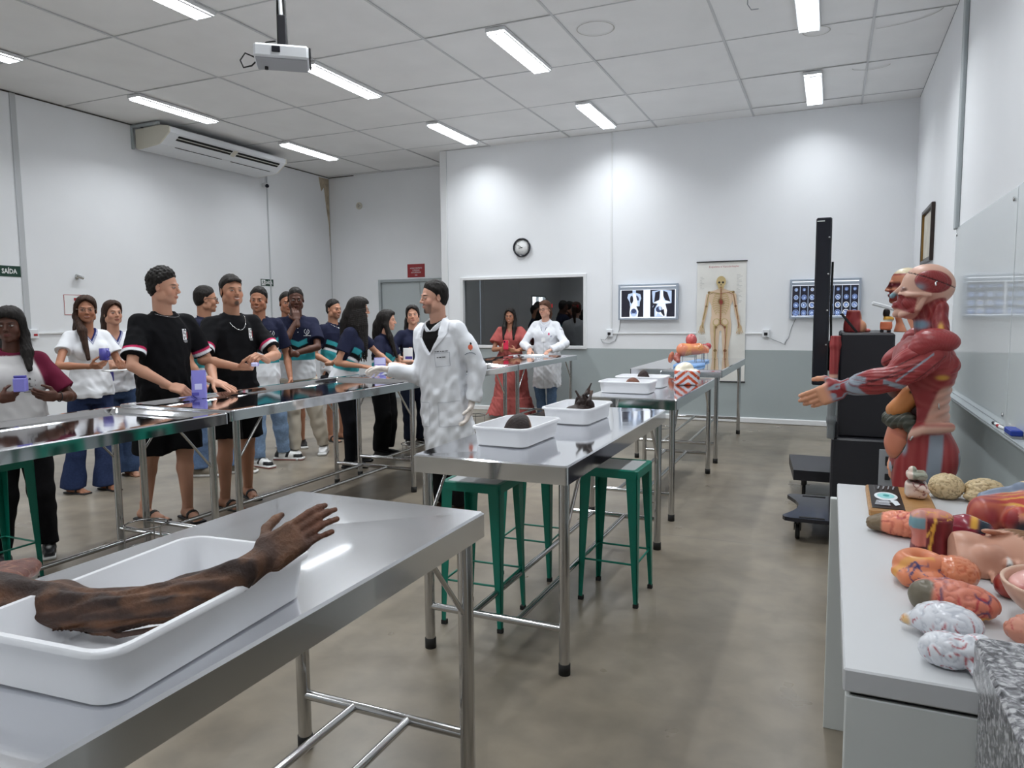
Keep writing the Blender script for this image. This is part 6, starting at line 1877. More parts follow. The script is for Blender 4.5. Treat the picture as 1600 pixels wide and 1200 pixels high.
# ---- the teacher in the white coat
WCOAT = srgb(228, 230, 235)
b = Body((-2.56, 4.60), 176, 1.71, False, lean=3, side=4, gaze=138, pitch=-4, skin='fair', twist=-4, wr=(-2.96, 4.44, 1.075), wl=(-2.325, 4.56, .835), hr=dict(f=(-.95, .22, .0), n=(.1, -.45, -.9), curl=22, spread=10), hl=dict(f=(-.1, -.25, -.95), n=(-.75, -.55, .2), curl=20, spread=8), er=(.3, .2, -1), el=(.8, .6, -.2), feet={1: (-2.62, 4.66, -6), -1: (-2.45, 4.60, 8)})
o = build_body(b, 'person in a white lab coat and latex gloves, bearded, talking to the students', dict(stubble=.45, goatee=True, smile=.35, gaze=.2), gloves=True, group='staff in white coats')
hair(b, o, 'short', HB)
top_wear(b, o, 'undershirt', plain(srgb(18, 17, 17)), hem=.12, sleeve=.3, loose=.006, drape=0, fold=.001, srad=(.034, .034), neck_r=.037)
sk_ = [(-.285, .122, .100), (-.15, .115, .094), (-.04, .107, .085), (.05, .099, .076), (.12, .100, .075), (.18, .106, .076)]
s = top_wear(b, o, 'lab_coat', lambda g: paint(g['V'], A3(*WCOAT), [(.35*sstep(.0015, .0, np.abs(np.abs(g['x']-.010)-.012)-.0004)*(g['y'] > .02)*(g['t'] < .18)*(1-g['arm']), A3(*WCOAT)*.75)]), hem=-.285, sleeve=1.93, loose=.018, drape=.9, neck='coat', vdepth=.135, srad=(.042, .045), vert=.28, fold=.0060, skirt=sk_, seed=91, res=.0075)
def lapels(b, o, c, vd, m=None):
    H = b.H
    for sd in (1, -1):
        me = MB()
        rows_ = []
        for u in (0, .2, .4, .6, .8, 1.0):
            z = -vd*H*(1-u)+.012*H*u
            xin = (z+vd*H)*.60+.002; xin = min(xin, .047*H)
            wd = (.004+.030*math.sin(min(1, u*1.15)*math.pi*.62))*H
            yb = lambda x, z: None
            rows_.append((xin, xin+wd, z))
        # lay the lapel on the coat with a ray from the front
        shp = []
        for i in range(len(rows_)-1):
            a, c_ = rows_[i], rows_[i+1]
            shp.append(([(-sd*a[0], a[2]), (-sd*a[1], a[2]), (-sd*c_[1], c_[2]), (-sd*c_[0], c_[2])], 0))
        decal(b, o, s, 'lapel', shp, [m], b.N+b.F*.10*H, -b.R, b.U, depth=.20, off=.006)
M['coat_cloth'] = mat('white_coat_cloth', WCOAT, .85, spec=.15)
lapels(b, o, WCOAT, .135, M['coat_cloth'])
collar(b, o, WCOAT, h=.040, open_=1.1, r0=.052)
buttons(b, o, s, (.13, .06, -.01, -.08, -.15), 'white_plastic', .006, .010)
shp = []
for x0, x1, t0, t1 in ((-.085, -.025, .10, .165),): pass
for (p0, p1) in (((-.05, .045), (.05, .045)), ((-.05, .045), (-.048, -.05)), ((.05, .045), (.048, -.05)), ((-.048, -.05), (.048, -.05))): shp += [(q_, 0) for q_ in strip(p0, p1, .0028)]
chest_dec(b, o, s, 'chest_pocket', shp, [mat('coat_seam', srgb(176, 180, 188), .85)], -.055, .150)
for y0, ws in ((.056, ((-.046, .012), (-.029, .016), (-.005, .010), (.009, .017), (.029, .015))), (.014, ((-.034, .014), (-.016, .018), (.006, .022)))):
    shp = []
    for x0, w_ in ws:
        for j in range(int(w_/.004)): shp.append(([(x0+.004*j, y0-.003), (x0+.004*j+.003, y0-.003), (x0+.004*j+.0035, y0+.003+.002*(j % 3 == 0)), (x0+.004*j+.0005, y0+.003)], 0))
        shp.append(([(x0, y0-.001), (x0+w_, y0-.001), (x0+w_, y0+.001), (x0, y0+.001)], 0))
    chest_dec(b, o, s, 'embroidered_line', shp, [M['ink_black']], -.055, .150)
for sx in (-1, 1):
    shp = []
    for (p0, p1) in (((-.075, .08), (.075, .08)), ((-.075, .08), (-.072, -.09)), ((.075, .08), (.072, -.09)), ((-.072, -.09), (.072, -.09))): shp += [(q_, 0) for q_ in strip(p0, p1, .003, 5)]
    chest_dec(b, o, s, 'side_pocket', shp, [bpy.data.materials['coat_seam']], sx*.068, -.075)
# sleeve badge on his left arm: orange fruit shape with dark leaf over an arc of lettering
m0 = b.S[-1]*.55+b.elb[-1]*.45
nv = nrm(-b.R*.75+b.F*.65); rt = nrm(np.cross(A3(0, 0, 1), nv)); 
shp = [([(.017*math.cos(a), .020*math.sin(a)) for a in [2*math.pi*i/12 for i in range(12)]], 0), ([(.0, .017), (.012, .020), (.008, .034), (-.004, .030)], 1), ([(-.004, -.020), (.004, -.020), (.0, -.028)], 2)]
for i in range(8):
    a = math.radians(140-12.5*i); a2 = math.radians(140-12.5*(i+.8))
    shp.append(([(.05*math.cos(q), .05*math.sin(q)-.085) for q in (a, a2)]+[(.044*math.cos(q), .044*math.sin(q)-.085) for q in (a2, a)], 3))
decal(b, o, s, 'sleeve_badge', shp, [mat('badge_orange', srgb(225, 110, 80), .7), M['ink_black'], mat('badge_green', srgb(60, 130, 80), .7), mat('badge_grey', srgb(120, 130, 145), .7)], m0+nv*.04, rt, (0, 0, 1), depth=.08)
trousers(b, o, 'trousers', solid(srgb(16, 16, 18)), r=(.056, .044, .040), seed=68)
shoes(b, o, sneaker(srgb(60, 44, 34), sole=srgb(30, 24, 20)), high=.06)

# ---- woman in the pink dress
DR = srgb(168, 88, 84)
b = Body((-4.21, 9.52), -168, 1.56, True, bulk=1.22, gaze=-172, pitch=-3, skin='tan', wr=(-4.21, 9.26, 1.00), wl=(-4.03, 9.28, .965), hr=dict(f=(.3, -.1, .4), n=(.1, .9, .2), curl=35), hl=dict(f=(-.9, -.1, .15), n=(0, .95, .2), curl=20), er=(-.9, .2, -.7), el=(.9, .2, -.6))
o = build_body(b, 'person in a long coral pink dress, smiling in front of the dark window', dict(smile=.9, gaze=-.2), barefoot=True)
hair(b, o, 'long', HB, .26); glasses(b, o, (.25, .15, .12))
sk_ = [(-.49, .225, .19), (-.34, .175, .155), (-.335, .160, .142), (-.20, .140, .125), (-.06, .125, .105), (.03, .112, .092), (.09, .098, .082), (.15, .102, .082)]
top_wear(b, o, 'dress', lambda g: paint(g['V'], A3(*DR), [(.35*sstep(.3, 1.2, wob(g['V']*A3(1, 1, .15), 60, 17))*(g['t'] < .06), A3(*DR)*.6), (sstep(.003, .0, np.abs(g['t']+.337))*.6, A3(*DR)*.55), (.4*(np.sin(g['V'][:, 2]*420) > .6)*(np.abs(g['t']-.135) < .05), A3(*DR)*.7)]), hem=-.49, sleeve=.62, loose=.012, drape=.3, neck='v', srad=(.046, .056), skirt=sk_, fold=.006, seed=93)
sandals(b, o, srgb(150, 90, 76))
t = thing('phone', 'red phone case in the hand of the woman in pink', 'phone', (-4.155, 9.225, 1.045), .5)
MB().bbox((-.036, -.006, -.06), (.036, .006, .07), .004).build('case', mat('red_case', srgb(214, 30, 70), .4), t); MB().bbox((-.03, -.0068, .04), (-.008, -.0061, .062), .0003).build('camera_window', M['black_gloss'], t)

# ---- woman in a white coat at the end of the row
b = Body((-3.66, 9.52), -174, 1.665, True, bulk=1.12, lean=5, gaze=166, pitch=-6, skin='fair', wr=(-3.79, 9.22, .985), wl=(-3.50, 9.24, .985), hr=dict(f=(.25, -.9, -.25), n=(0, -.1, -1), curl=24), hl=dict(f=(-.25, -.9, -.25), n=(0, -.1, -1), curl=24), er=(-.9, .4, -.4), el=(.9, .4, -.4)); b.coat = True
o = build_body(b, 'person in a white lab coat with a red hair bow, hands on the table end', dict(smile=.4, gaze=-.3, hair=srgb(70, 48, 36)), group='staff in white coats')
hair(b, o, 'ponytail', srgb(74, 50, 38), .26); glasses(b, o, (.02, .016, .016), .0020)
bw = MB()
c0 = b.C+b.HR@A3(0, -.112, .035)*b.k
for sd in (1, -1):
    p = c0+b.R*sd*.035; bw.add([tuple(c0+A3(0, 0, .008)), tuple(p+A3(0, 0, .03)+b.R*sd*.01), tuple(p-A3(0, 0, .025)+b.R*sd*.01), tuple(c0-A3(0, 0, .008)), tuple(c0+A3(0, 0, .008)-b.F*.018), tuple(p+A3(0, 0, .03)+b.R*sd*.01-b.F*.018), tuple(p-A3(0, 0, .025)+b.R*sd*.01-b.F*.018), tuple(c0-A3(0, 0, .008)-b.F*.018)], [(0, 1, 2, 3), (7, 6, 5, 4), (0, 4, 5, 1), (1, 5, 6, 2), (2, 6, 7, 3), (3, 7, 4, 0)])
bw.tube([tuple(c0+b.F*.01), tuple(c0-b.F*.03)], .012, 8); bw.build('hair_bow', mat('red_ribbon', srgb(214, 40, 50), .5), o)
top_wear(b, o, 'undershirt', plain(srgb(206, 208, 216)), hem=.12, sleeve=.3, loose=.006, drape=0, fold=.001, srad=(.034, .034), neck_r=.036)
sk_ = [(-.245, .122, .104), (-.15, .118, .100), (-.04, .115, .096), (.05, .103, .084), (.12, .098, .080), (.17, .100, .080)]
s = top_wear(b, o, 'lab_coat', lambda g: paint(g['V'], A3(*WCOAT), [(.5*sstep(.0015, .0, np.abs(g['x'])-.0012)*(g['y'] > .02)*(g['t'] < .15)*(1-g['arm']), A3(*WCOAT)*.55)]), hem=-.245, sleeve=1.90, loose=.018, drape=.6, neck='coat', vdepth=.10, srad=(.042, .045), vert=.3, fold=.0055, skirt=sk_, seed=95)
lapels(b, o, WCOAT, .10, M['coat_cloth']); collar(b, o, WCOAT, h=.036, open_=1.1, r0=.048)
shp = [([(.011*math.cos(a), .018*math.sin(a)+.01) for a in [2*math.pi*i/10 for i in range(10)]], 0), ([(.018, -.035), (.032, -.025), (.036, -.012), (.022, -.018)], 1)]
chest_dec(b, o, s, 'coat_pin', shp, [mat('pink_pin', srgb(220, 60, 110), .5), mat('blue_pin', srgb(60, 70, 150), .5)], -.050, .20)
def on(x, t, off=.0): return tuple(b.P0+b.U*t*b.H+b.R*x*b.H+b.F*off)
MB().tube([on(.03, .295, .02), on(.022, .25, .115), on(.0, .19, .135), on(-.018, .25, .115), on(-.03, .295, .02)], .003, 6).build('lanyard', M['black_rubber'], o)
MB().box((-.028, -.004, -.04), (.028, .004, .04), 0, Matrix.Translation(Vector(on(0, .165, .142)))).build('badge', M['ink_white'], o)
trousers(b, o, 'jeans', denim(srgb(92, 116, 146)), r=(.056, .044, .038), m=M['denim'], seed=69)
shoes(b, o, sneaker(srgb(60, 60, 66)))
# ================================================================== anatomical models and specimens
M['model'] = mat('painted_anatomy_model', (.5, .3, .2), .38, vcol=True, spec=.45)
M['model_gloss'] = mat('glossy_anatomy_model', (.5, .3, .2), .22, vcol=True, spec=.5)
M['tissue'] = mat('preserved_tissue', (.2, .1, .05), .55, vcol=True, spec=.4, noise=.25, nscale=40, bump=.4, bscale=120)
RED = A3(*srgb(150, 48, 52)); RED2 = A3(*srgb(176, 84, 80)); DRED = A3(*srgb(98, 26, 34)); BONE = A3(*srgb(222, 178, 158)); TEND = A3(*srgb(150, 160, 172)); PEACH = A3(*srgb(222, 160, 126))
ORG = A3(*srgb(232, 128, 90)); PINK = A3(*srgb(226, 150, 132)); YEL = A3(*srgb(224, 170, 70)); CAV = A3(*srgb(26, 12, 14)); DK = A3(*srgb(20, 14, 14))

def fib(V, axis, f, ph=0.0):          # fibre stripes running along an axis
    a = nrm(axis); b_ = nrm(np.cross(a, A3(.3, .2, 1))); c_ = np.cross(a, b_)
    return .5+.5*np.sin((V@b_)*f+1.7*np.sin((V@c_)*f*.37+ph)+.6*wob(V, 30, 7)+ph)
def muscle_cols(V, axis, f=420):
    s = fib(V, axis, f)
    return paint(V, RED, [(.55*s, RED2), (.15*sstep(.9, 1.0, s), BONE)])
def vessels(V, f, seed, w=.07):
    f = f*2.6; w = w*2.0
    return sstep(w, w*.4, np.abs(wob(V, f, seed)))*sstep(-.5, .1, wob(V, f*.5, seed+3))

# ---- the standing muscle figure
MF = thing('muscle_figure', 'life-size red muscle figure with an open belly, reaching its arm to the left', 'anatomical model', (.40, 3.20, 0), math.pi/2)
hb = Body((0, 0), 0, 1.75); hb.C = A3(0, .078, 1.522); hb.k = .95
hb.HR = np.array(Euler((math.radians(9), 0, 0)).to_matrix())
def headq(V): return (V-hb.C)@hb.HR/hb.k
def fhead(P):
    q = headq(P)
    d = ell(q, (0, -.010, .036), (.076, .096, .086))
    d = smin(d, ell(q, (0, .030, -.030), (.054, .060, .070)), .03)
    d = smin(d, ell(q, (0, .045, -.080), (.040, .044, .026)), .02)
    d = smin(d, ell(q, (0, .082, -.096), (.016, .014, .013)), .014)
    for sd in (1, -1):
        d = smin(d, chain(q, [(sd*.030, .082, -.012), (sd*.058, .056, -.014), (sd*.073, .020, -.006), (sd*.074, -.015, -.004)], [.012, .011, .007, .007]), .008)
        d = smin(d, chain(q, [(sd*.066, -.002, -.010), (sd*.060, .012, -.062), (sd*.036, .066, -.096)], [.010, .011, .012]), .008)
        d = smax(d, -ell(q, (sd*.060, .046, -.042), (.012, .030, .020)), .008)
        d = smin(d, ell(q, (sd*.050, .044, -.046), (.012, .032, .022)), .01)
        d = smax(d, -ell(q, (sd*.033, .092, .006), (.019, .016, .014)), .006)
        d = np.minimum(d, ell(q, (sd*.032, .076, .004), (.013, .013, .013)))
        d = smin(d, ell(q, (sd*.068, -.012, .050), (.016, .055, .042)), .008)
    d = smin(d, cap(q, (0, .088, .014), (0, .110, -.024), .006, .011), .010)
    d = smin(d, ell(q, (0, .092, -.060), (.024, .014, .016)), .008)
    d = smax(d, -cap(q, (-.02, .104, -.060), (.02, .104, -.060), .003), .003)
    cut = np.abs(q[:, 2]-(.060+.22*q[:, 1]))-.0009
    d = smax(d, -np.maximum(cut, -.004-d), .001)
    d = d*hb.k
    d = smin(d, fneck_(P)+.0012*np.sin(P[:, 0]*260+P[:, 1]*90), .012)
    return d
def fneck_(P):
    nk = chain(P, [(0, .045, 1.30), (0, .052, 1.40), (0, .058, 1.47)], [.060, .047, .045], .02)
    for sd in (1, -1):
        nk = smin(nk, cap(P, (sd*.058, .020, 1.47), (sd*.022, .080, 1.33), .018, .020), .010)
        nk = smin(nk, cap(P, (sd*.03, .030, 1.48), (sd*.11, .020, 1.34), .026, .028), .02)
    return smin(nk, cap(P, (0, .085, 1.425), (0, .07, 1.32), .022, .022), .01)
def chead(V):
    q = headq(V); x, y, z = q.T; ax = np.abs(x)
    rad = np.arctan2(z-.005, y+.01)
    st = .5+.5*np.sin(rad*70+wob(V, 60, 3))
    tm = sstep(1.0, .93, np.sqrt(((y+.018)/.068)**2+((z-.050)/.046)**2))*(ax > .035)
    mus = .5+.5*np.sin(q[:, 1]*500-q[:, 2]*500)
    L = [(.25+.2*wob(V, 20, 2), BONE*A3(.92, .84, .82)), (tm, RED*.85), (tm*.5*st, RED2), (tm*np.exp(-(((y-.026)/.020)**2+((z-.022)/.014)**2)), TEND)]
    face = (y > .005)*(z < -.016)*(z > -.083+.30*(.06-y)*0)
    lowj = sstep(-.072, -.080, z+.25*(.07-y))
    L += [(face*(1-lowj)*sstep(.004, .010, y-.018), RED*.9), (face*(1-lowj)*.5*mus*(y > .02), RED2), ((z > -.02)*(z < .012)*(y > -.03)*(y < .075)*(ax > .03)*0, BONE)]
    zyg = np.exp(-((z+.010-.05*(y-.03)*0)/.012)**4)*(ax > .05)*(y > -.03)*(y < .07)
    L += [(zyg, BONE)]
    L += [(np.exp(-((x/.018)**2+((y-.108)/.02)**2+((z+.022)/.016)**2)**2), A3(*srgb(120, 175, 190)))]
    eye = np.exp(-((((ax-.033)/.015)**2+((z-.006)/.0115)**2)**3))*(y > .06)
    L += [(.95*eye, DRED*.6), (np.exp(-((((ax-.033)/.010)**2+((z-.004)/.007)**2)**3))*(y > .07), A3(*srgb(228, 180, 168))), (np.exp(-((((ax-.033)/.004)**2+((z-.004)/.004)**2)**3))*(y > .07), DK)]
    lip = np.exp(-((((x)/.028)**2+((z+.060)/.014)**2)**2))*(y > .07)
    L += [(lip*.8, RED), (sstep(.0022, .0008, np.abs(z-(.060+.22*y))), DK)]
    nk = sstep(.010, .003, fneck_(V))
    s2 = fib(V, (0, .25, 1), 330)
    L += [(nk, RED*.82), (nk*.4*s2, RED2), (nk*sstep(.94, .99, s2)*.12, BONE)]
    L += [(np.exp(-(((V[:, 1]-.028)/.010)**2+((V[:, 2]-1.385)/.028)**2)**2)*(V[:, 0] < 0), YEL), (np.exp(-(((V[:, 1]-.088)/.028)**2+((V[:, 2]-1.405)/.018)**2)**2)*(V[:, 0] < .02), A3(*srgb(120, 150, 170)))]
    return paint(V, BONE, L)
blob('head', fhead, (-.17, -.11, 1.29), (.17, .21, 1.64), .0036, M['model'], MF, chead)
MB().tube([(-.079, .045, 1.565), (-.086, .05, 1.56), (-.088, .048, 1.55)], .0035, 8).build('catch', M['silver'], MF)

def ftorso(P):
    st = [(.775, .165, .090), (.86, .172, .100), (.95, .168, .103), (1.02, .160, .098), (1.10, .150, .092), (1.18, .160, .100), (1.26, .172, .105), (1.32, .150, .085), (1.36, .09, .055)]
    d = loft(P, A3(0, .070, 0), A3(1, 0, 0), A3(0, 1, 0), A3(0, 0, 1), st, 2.2)
    for sd in (1, -1):
        d = smin(d, ell(P, (sd*.115, .030, 1.245), (.080, .062, .098), rotm(0, sd*14, 0)), .02)     # shoulder blade mass
        d = smin(d, ell(P, (sd*.085, .125, 1.275), (.085, .045, .065), rotm(0, sd*-12, 0)), .02)     # breast muscle
        d = smin(d, ell(P, (sd*.085, .005, .90), (.082, .062, .095)), .03)                          # seat
        d = smin(d, chain(P, [(sd*.155, .135, .985), (sd*.172, .07, 1.025), (sd*.150, -.01, 1.03)], [.016, .020, .018]), .014)   # iliac crest
        d = smin(d, cap(P, (sd*.135, .105, 1.0), (sd*.105, .115, .80), .040, .052), .02)
    d = d + .0025*np.sin(P[:, 2]*190+P[:, 1]*60)*sstep(1.04, 1.07, P[:, 2])*sstep(1.22, 1.18, P[:, 2])*sstep(.06, .02, P[:, 1])
    d = smax(d, .775-P[:, 2], .004)
    d = smax(d, -ell(P, (-.085, .175, 1.055), (.110, .090, .165), rotm(0, 6, 0)), .006)
    d = smax(d, -ell(P, (.06, .185, 1.05), (.10, .075, .155)), .01)
    return smax(d, -cap(P, (0, .12, .74), (0, .10, .83), .030, .012), .02)
def ctorso(V):
    x, y, z = V.T
    s = fib(V, (0, .5, 1), 300); s2 = fib(V, (0, 1, .35), 260)
    ribs = .5+.5*np.sin(z*190+y*60)
    L = [(.5*s2, RED2)]
    rz = sstep(.060, .045, y+.35*(z-1.10))*sstep(1.03, 1.05, z)*sstep(1.185, 1.165, z+.3*(y-.02))
    L += [(rz, BONE*A3(.93, .82, .80)), (rz*.5*ribs, BONE*.75)]
    low = sstep(1.045, 1.03, z)
    L += [(low, RED), (low*.45*fib(V, (0, .05, 1), 260), RED2)]
    cr = np.exp(-((z-(1.020-.45*np.maximum(y-.08, 0)))/.016)**4)*(np.abs(x) > .09)*(y > -.06)*(y < .17)
    L += [(cr, BONE)]
    tfl = sstep(.028, .020, np.abs(y-.030-.06*(1.0-z)))*sstep(1.005, .995, z)*(np.abs(x) > .09)
    L += [(tfl, TEND*.9), (sstep(.802, .792, z)*(y > -.02)*(y < .13), TEND*.85), (np.exp(-(((y-.135)/.010)**2+((z-.95)/.03)**2)**2), TEND), (np.exp(-(((y-.10)/.006)**2+((z-.83)/.04)**2)**2)*(np.abs(x) > .06), YEL*.8)]
    L += [((x > .02)*(y > .09)*sstep(.855, .845, z), PEACH*A3(.95, .85, .85)), ((y < -.045)*(z < .93), TEND*.8), (np.exp(-(((y-.025)/.022)**2+((z-1.215)/.010)**2)**2)*(np.abs(x) > .1), YEL*.8)]
    e1 = ell(V, (-.085, .175, 1.055), (.106, .086, .161), rotm(0, 6, 0)); e2 = ell(V, (.06, .185, 1.05), (.096, .071, .151))
    cav = sstep(.004, -.003, np.minimum(e1, e2)-.005)
    L += [(cav, CAV), (cav*sstep(1.14, 1.17, z), A3(*srgb(96, 66, 76)))]
    return paint(V, RED*.92, L)
blob('torso', ftorso, (-.24, -.12, .765), (.24, .22, 1.40), .0052, M['model'], MF, ctorso)
# organs
blob('stomach', lambda P: smin(cap(P, (-.098, .105, 1.150), (-.072, .150, 1.085), .040, .034), cap(P, (-.072, .150, 1.085), (-.04, .165, 1.075), .034, .030), .02), (-.17, .04, 1.02), (.02, .22, 1.22), .005, M['model'], MF,
     lambda V: paint(V, A3(*srgb(226, 150, 88)), [(.25+.25*wob(V, 60, 2), A3(*srgb(206, 120, 66))), (np.exp(-(((V[:, 1]-.118)/.007)**2+((V[:, 2]-1.155)/.007)**2)**2), DK)]))
blob('liver', lambda P: ell(P, (.02, .135, 1.165), (.10, .060, .060), rotm(0, 15, 0)), (-.12, .05, 1.07), (.16, .22, 1.25), .006, M['model'], MF, lambda V: paint(V, A3(*srgb(92, 44, 46)), []))
def fcol(P):
    pts = [(.08, .165, 1.03), (.0, .175, 1.035), (-.08, .165, 1.035), (-.125, .125, 1.045), (-.132, .095, 1.00), (-.122, .105, .94), (-.095, .130, .88), (-.06, .14, .855)]
    d = chain(P, pts, [.027]*4+[.025]*4, .01)
    return d + .003*np.sin(P[:, 0]*210+P[:, 2]*190+P[:, 1]*120)
blob('colon', fcol, (-.18, .05, .81), (.13, .23, 1.09), .0048, M['model'], MF, lambda V: paint(V, A3(*srgb(74, 78, 70)), [(.4*sstep(.2, .9, np.sin(V[:, 2]*240+V[:, 0]*60)), A3(*srgb(120, 122, 108)))]))
def fint(P):
    d = ell(P, (-.035, .135, .955), (.088, .058, .085))
    return d + .006*np.abs(wob(P, 36, 12))-.004
blob('small_intestine', fint, (-.15, .05, .84), (.08, .22, 1.06), .0045, M['model'], MF, lambda V: paint(V, A3(*srgb(226, 142, 112)), [(sstep(.35, .0, np.abs(wob(V, 36, 12)))*.6, A3(*srgb(186, 92, 74)))]))
blob('bladder', lambda P: ell(P, (-.02, .13, .85), (.055, .045, .04)), (-.1, .06, .79), (.06, .2, .91), .006, M['model'], MF, lambda V: paint(V, A3(*srgb(176, 186, 200)), []))
# near shoulder and outstretched arm, and the far arm
def arm_model(sd, nm):
    T = lambda p: A3(p[0]*sd, p[1], p[2])
    S_ = T((.185, .050, 1.325)); E_ = T((.205, .185, 1.210)); W_ = T((.195, .348, 1.170))
    if sd == 1: E_ = T((.205, .065, 1.10)); W_ = T((.195, .085, .895))
    def fdel(P):
        d = ell(P, T((.182, .048, 1.350)), (.062, .076, .043), rotm(6, sd*10, 0))
        d = smin(d, ell(P, T((.190, .092, 1.325)), (.050, .050, .040), rotm(-30, 0, 0)), .02)
        return d + .0005*np.sin(P[:, 0]*200+np.arctan2(P[:, 2]-1.30, P[:, 1]+.02)*40)
    a = blob('shoulder_muscle', fdel, np.minimum(T((.08, 0, 0)), T((.28, 0, 0)))+A3(0, -.16, 1.25), np.maximum(T((.08, 0, 0)), T((.28, 0, 0)))+A3(0, .14, 1.43), .0042, M['model'], MF,
         lambda V: paint(V, RED, [(.3*(.5+.5*np.sin(np.arctan2(V[:, 2]-1.27, V[:, 1]-.03)*60+V[:, 0]*sd*160)), RED2), (sstep(.05, .0, np.abs(wob(V, 26, 9)))*.3, DRED)]))
    def farm(P):
        d = chain(P, [S_+A3(0, 0, -.02), E_], [.045, .042])
        d = smin(d, ell(P, T((.190, .135, 1.280)), (.042, .078, .038), rotm(-36, 0, 0)), .006)
        d = smin(d, ell(P, T((.205, .110, 1.240)), (.040, .085, .035), rotm(-32, 0, 0)), .005)
        d = smin(d, ell(P, T((.150, .03, 1.260)), (.05, .065, .05)), .02)
        fd = W_-E_
        d = smin(d, chain(P, [E_, E_+fd*.35, E_+fd*.75, W_], [.044, .043, .029, .025], .02), .014)
        d = smin(d, ell(P, E_+fd*.26+A3(0, 0, .022), (.032, .10, .024), rotm(-9, 0, 0)), .007)
        d = smin(d, ell(P, E_+fd*.30+A3(0, 0, -.020), (.034, .105, .026), rotm(-12, 0, 0)), .007)
        ax = nrm(fd); an = np.arctan2((P-E_)[:, 2], (P-E_)[:, 0])
        return d + .0012*np.sin(an*16+P[:, 1]*12) + .0010*np.sin(an*37)
    def carm(V):
        x, y, z = V.T
        u = ((V-E_)@(W_-E_))/((W_-E_)@(W_-E_))
        an = np.arctan2((V-E_)[:, 2]+.12*0, (V-E_)[:, 0])
        s = fib(V, (0, .95, -.25), 330)
        t = sstep(.56, .62, u+.09*np.sin(an*4+1)+.03*np.sin(an*9))
        L = [(.5*s, RED2), (t, TEND), (t*sstep(.80, .95, .5+.5*np.sin(an*13))*.7, DRED*1.3), (sstep(.93, .98, u), RED*.95)]
        sep = np.abs(z-(1.262-.40*(y-.06)))
        L += [((u < .25)*sstep(.0055, .003, np.abs(z-(1.325-.85*(y-.035)))) * (y > .06)*(y < .18), TEND*.95), ((u < .1)*sstep(.016, .010, np.abs(z-(1.235-.5*(y-.06)+.0)))*0, TEND), (sstep(.003, .0015, np.abs(z-(1.225-.24*(y-.17))))*(u > -.1)*(u < .5), DRED*.4)]
        L += [(sstep(.012, .006, np.abs(z-(1.172+.32*(y-.13))))*(y > .06)*(y < .22)*(z < 1.215), TEND*.92)]
        for a_, b_, y0_, y1_ in ((1.335, .62, .08, .20), (1.300, .50, .10, .26), (1.262, .30, .12, .34), (1.205, .10, .20, .36), (1.268, .95, .02, .12)):  # creases between the muscles, their shade drawn in as dark red lines
            L.append((.8*sstep(.0034, .0014, np.abs(z-(a_-b_*(y-.05))))*(y > y0_)*(y < y1_)*(1-t), DRED*.55))
        return paint(V, RED, L)
    xs_ = sorted((T((.08, 0, 0))[0], T((.29, 0, 0))[0]))
    blob('arm', farm, (xs_[0], -.10, 1.10 if sd == -1 else .85), (xs_[1], .42, 1.39), .0040, M['model'], MF, carm)
    hb.wri[sd] = W_+A3(0, .004, -.002); hb.hand[sd] = (nrm(A3(-.1*sd, .90, -.42)) if sd == -1 else A3(0, .1, -.99), nrm(A3(-sd, -.08, 0)), 20, 0)
    f, n_, c_, s_ = hb.hand[sd]; hb.hand[sd] = (f, nrm(n_-f*(n_@f)), c_, s_)
    lo, hi = bounds([W_-f*.03, W_+f*.20], .085)
    blob('hand', lambda P: np.maximum(hb.hand_sdf(sd, P), -((P-W_)@f)-.03), lo, hi, .0036, M['model'], MF,
         lambda V: paint(V, PEACH, [(sstep(.072, .056, (V-W_)@f), BONE*A3(.9, .72, .70)), (sstep(.058, .040, (V-W_)@f), RED*.95), (sstep(.060, .045, (V-W_)@f)*sstep(.6, .9, fib(V, f, 420)), TEND)]))
arm_model(-1, 'near'); arm_model(1, 'far')
MB().tube([(-.15, .03, 1.215), (-.168, .035, 1.21), (-.170, .045, 1.20), (-.160, .05, 1.20)], .003, 6).tube([(-.155, .03, 1.10), (-.172, .03, 1.098), (-.172, .032, 1.12)], .003, 6).tube([(-.16, .12, .985), (-.18, .118, .98), (-.178, .105, 1.005)], .004, 6).build('catch', M['silver'], MF)
MB().tube([(0, .05, .03), (0, .05, .79)], .022, 12).build('stand_pole', M['tube'], MF)
MB().lathe([(.001, .03), (.19, .03), (.20, .022), (.20, .0), (.001, 0)], 32, M=Matrix.Translation((0, .05, 0))).build('stand_base', M['black_plastic'], MF)

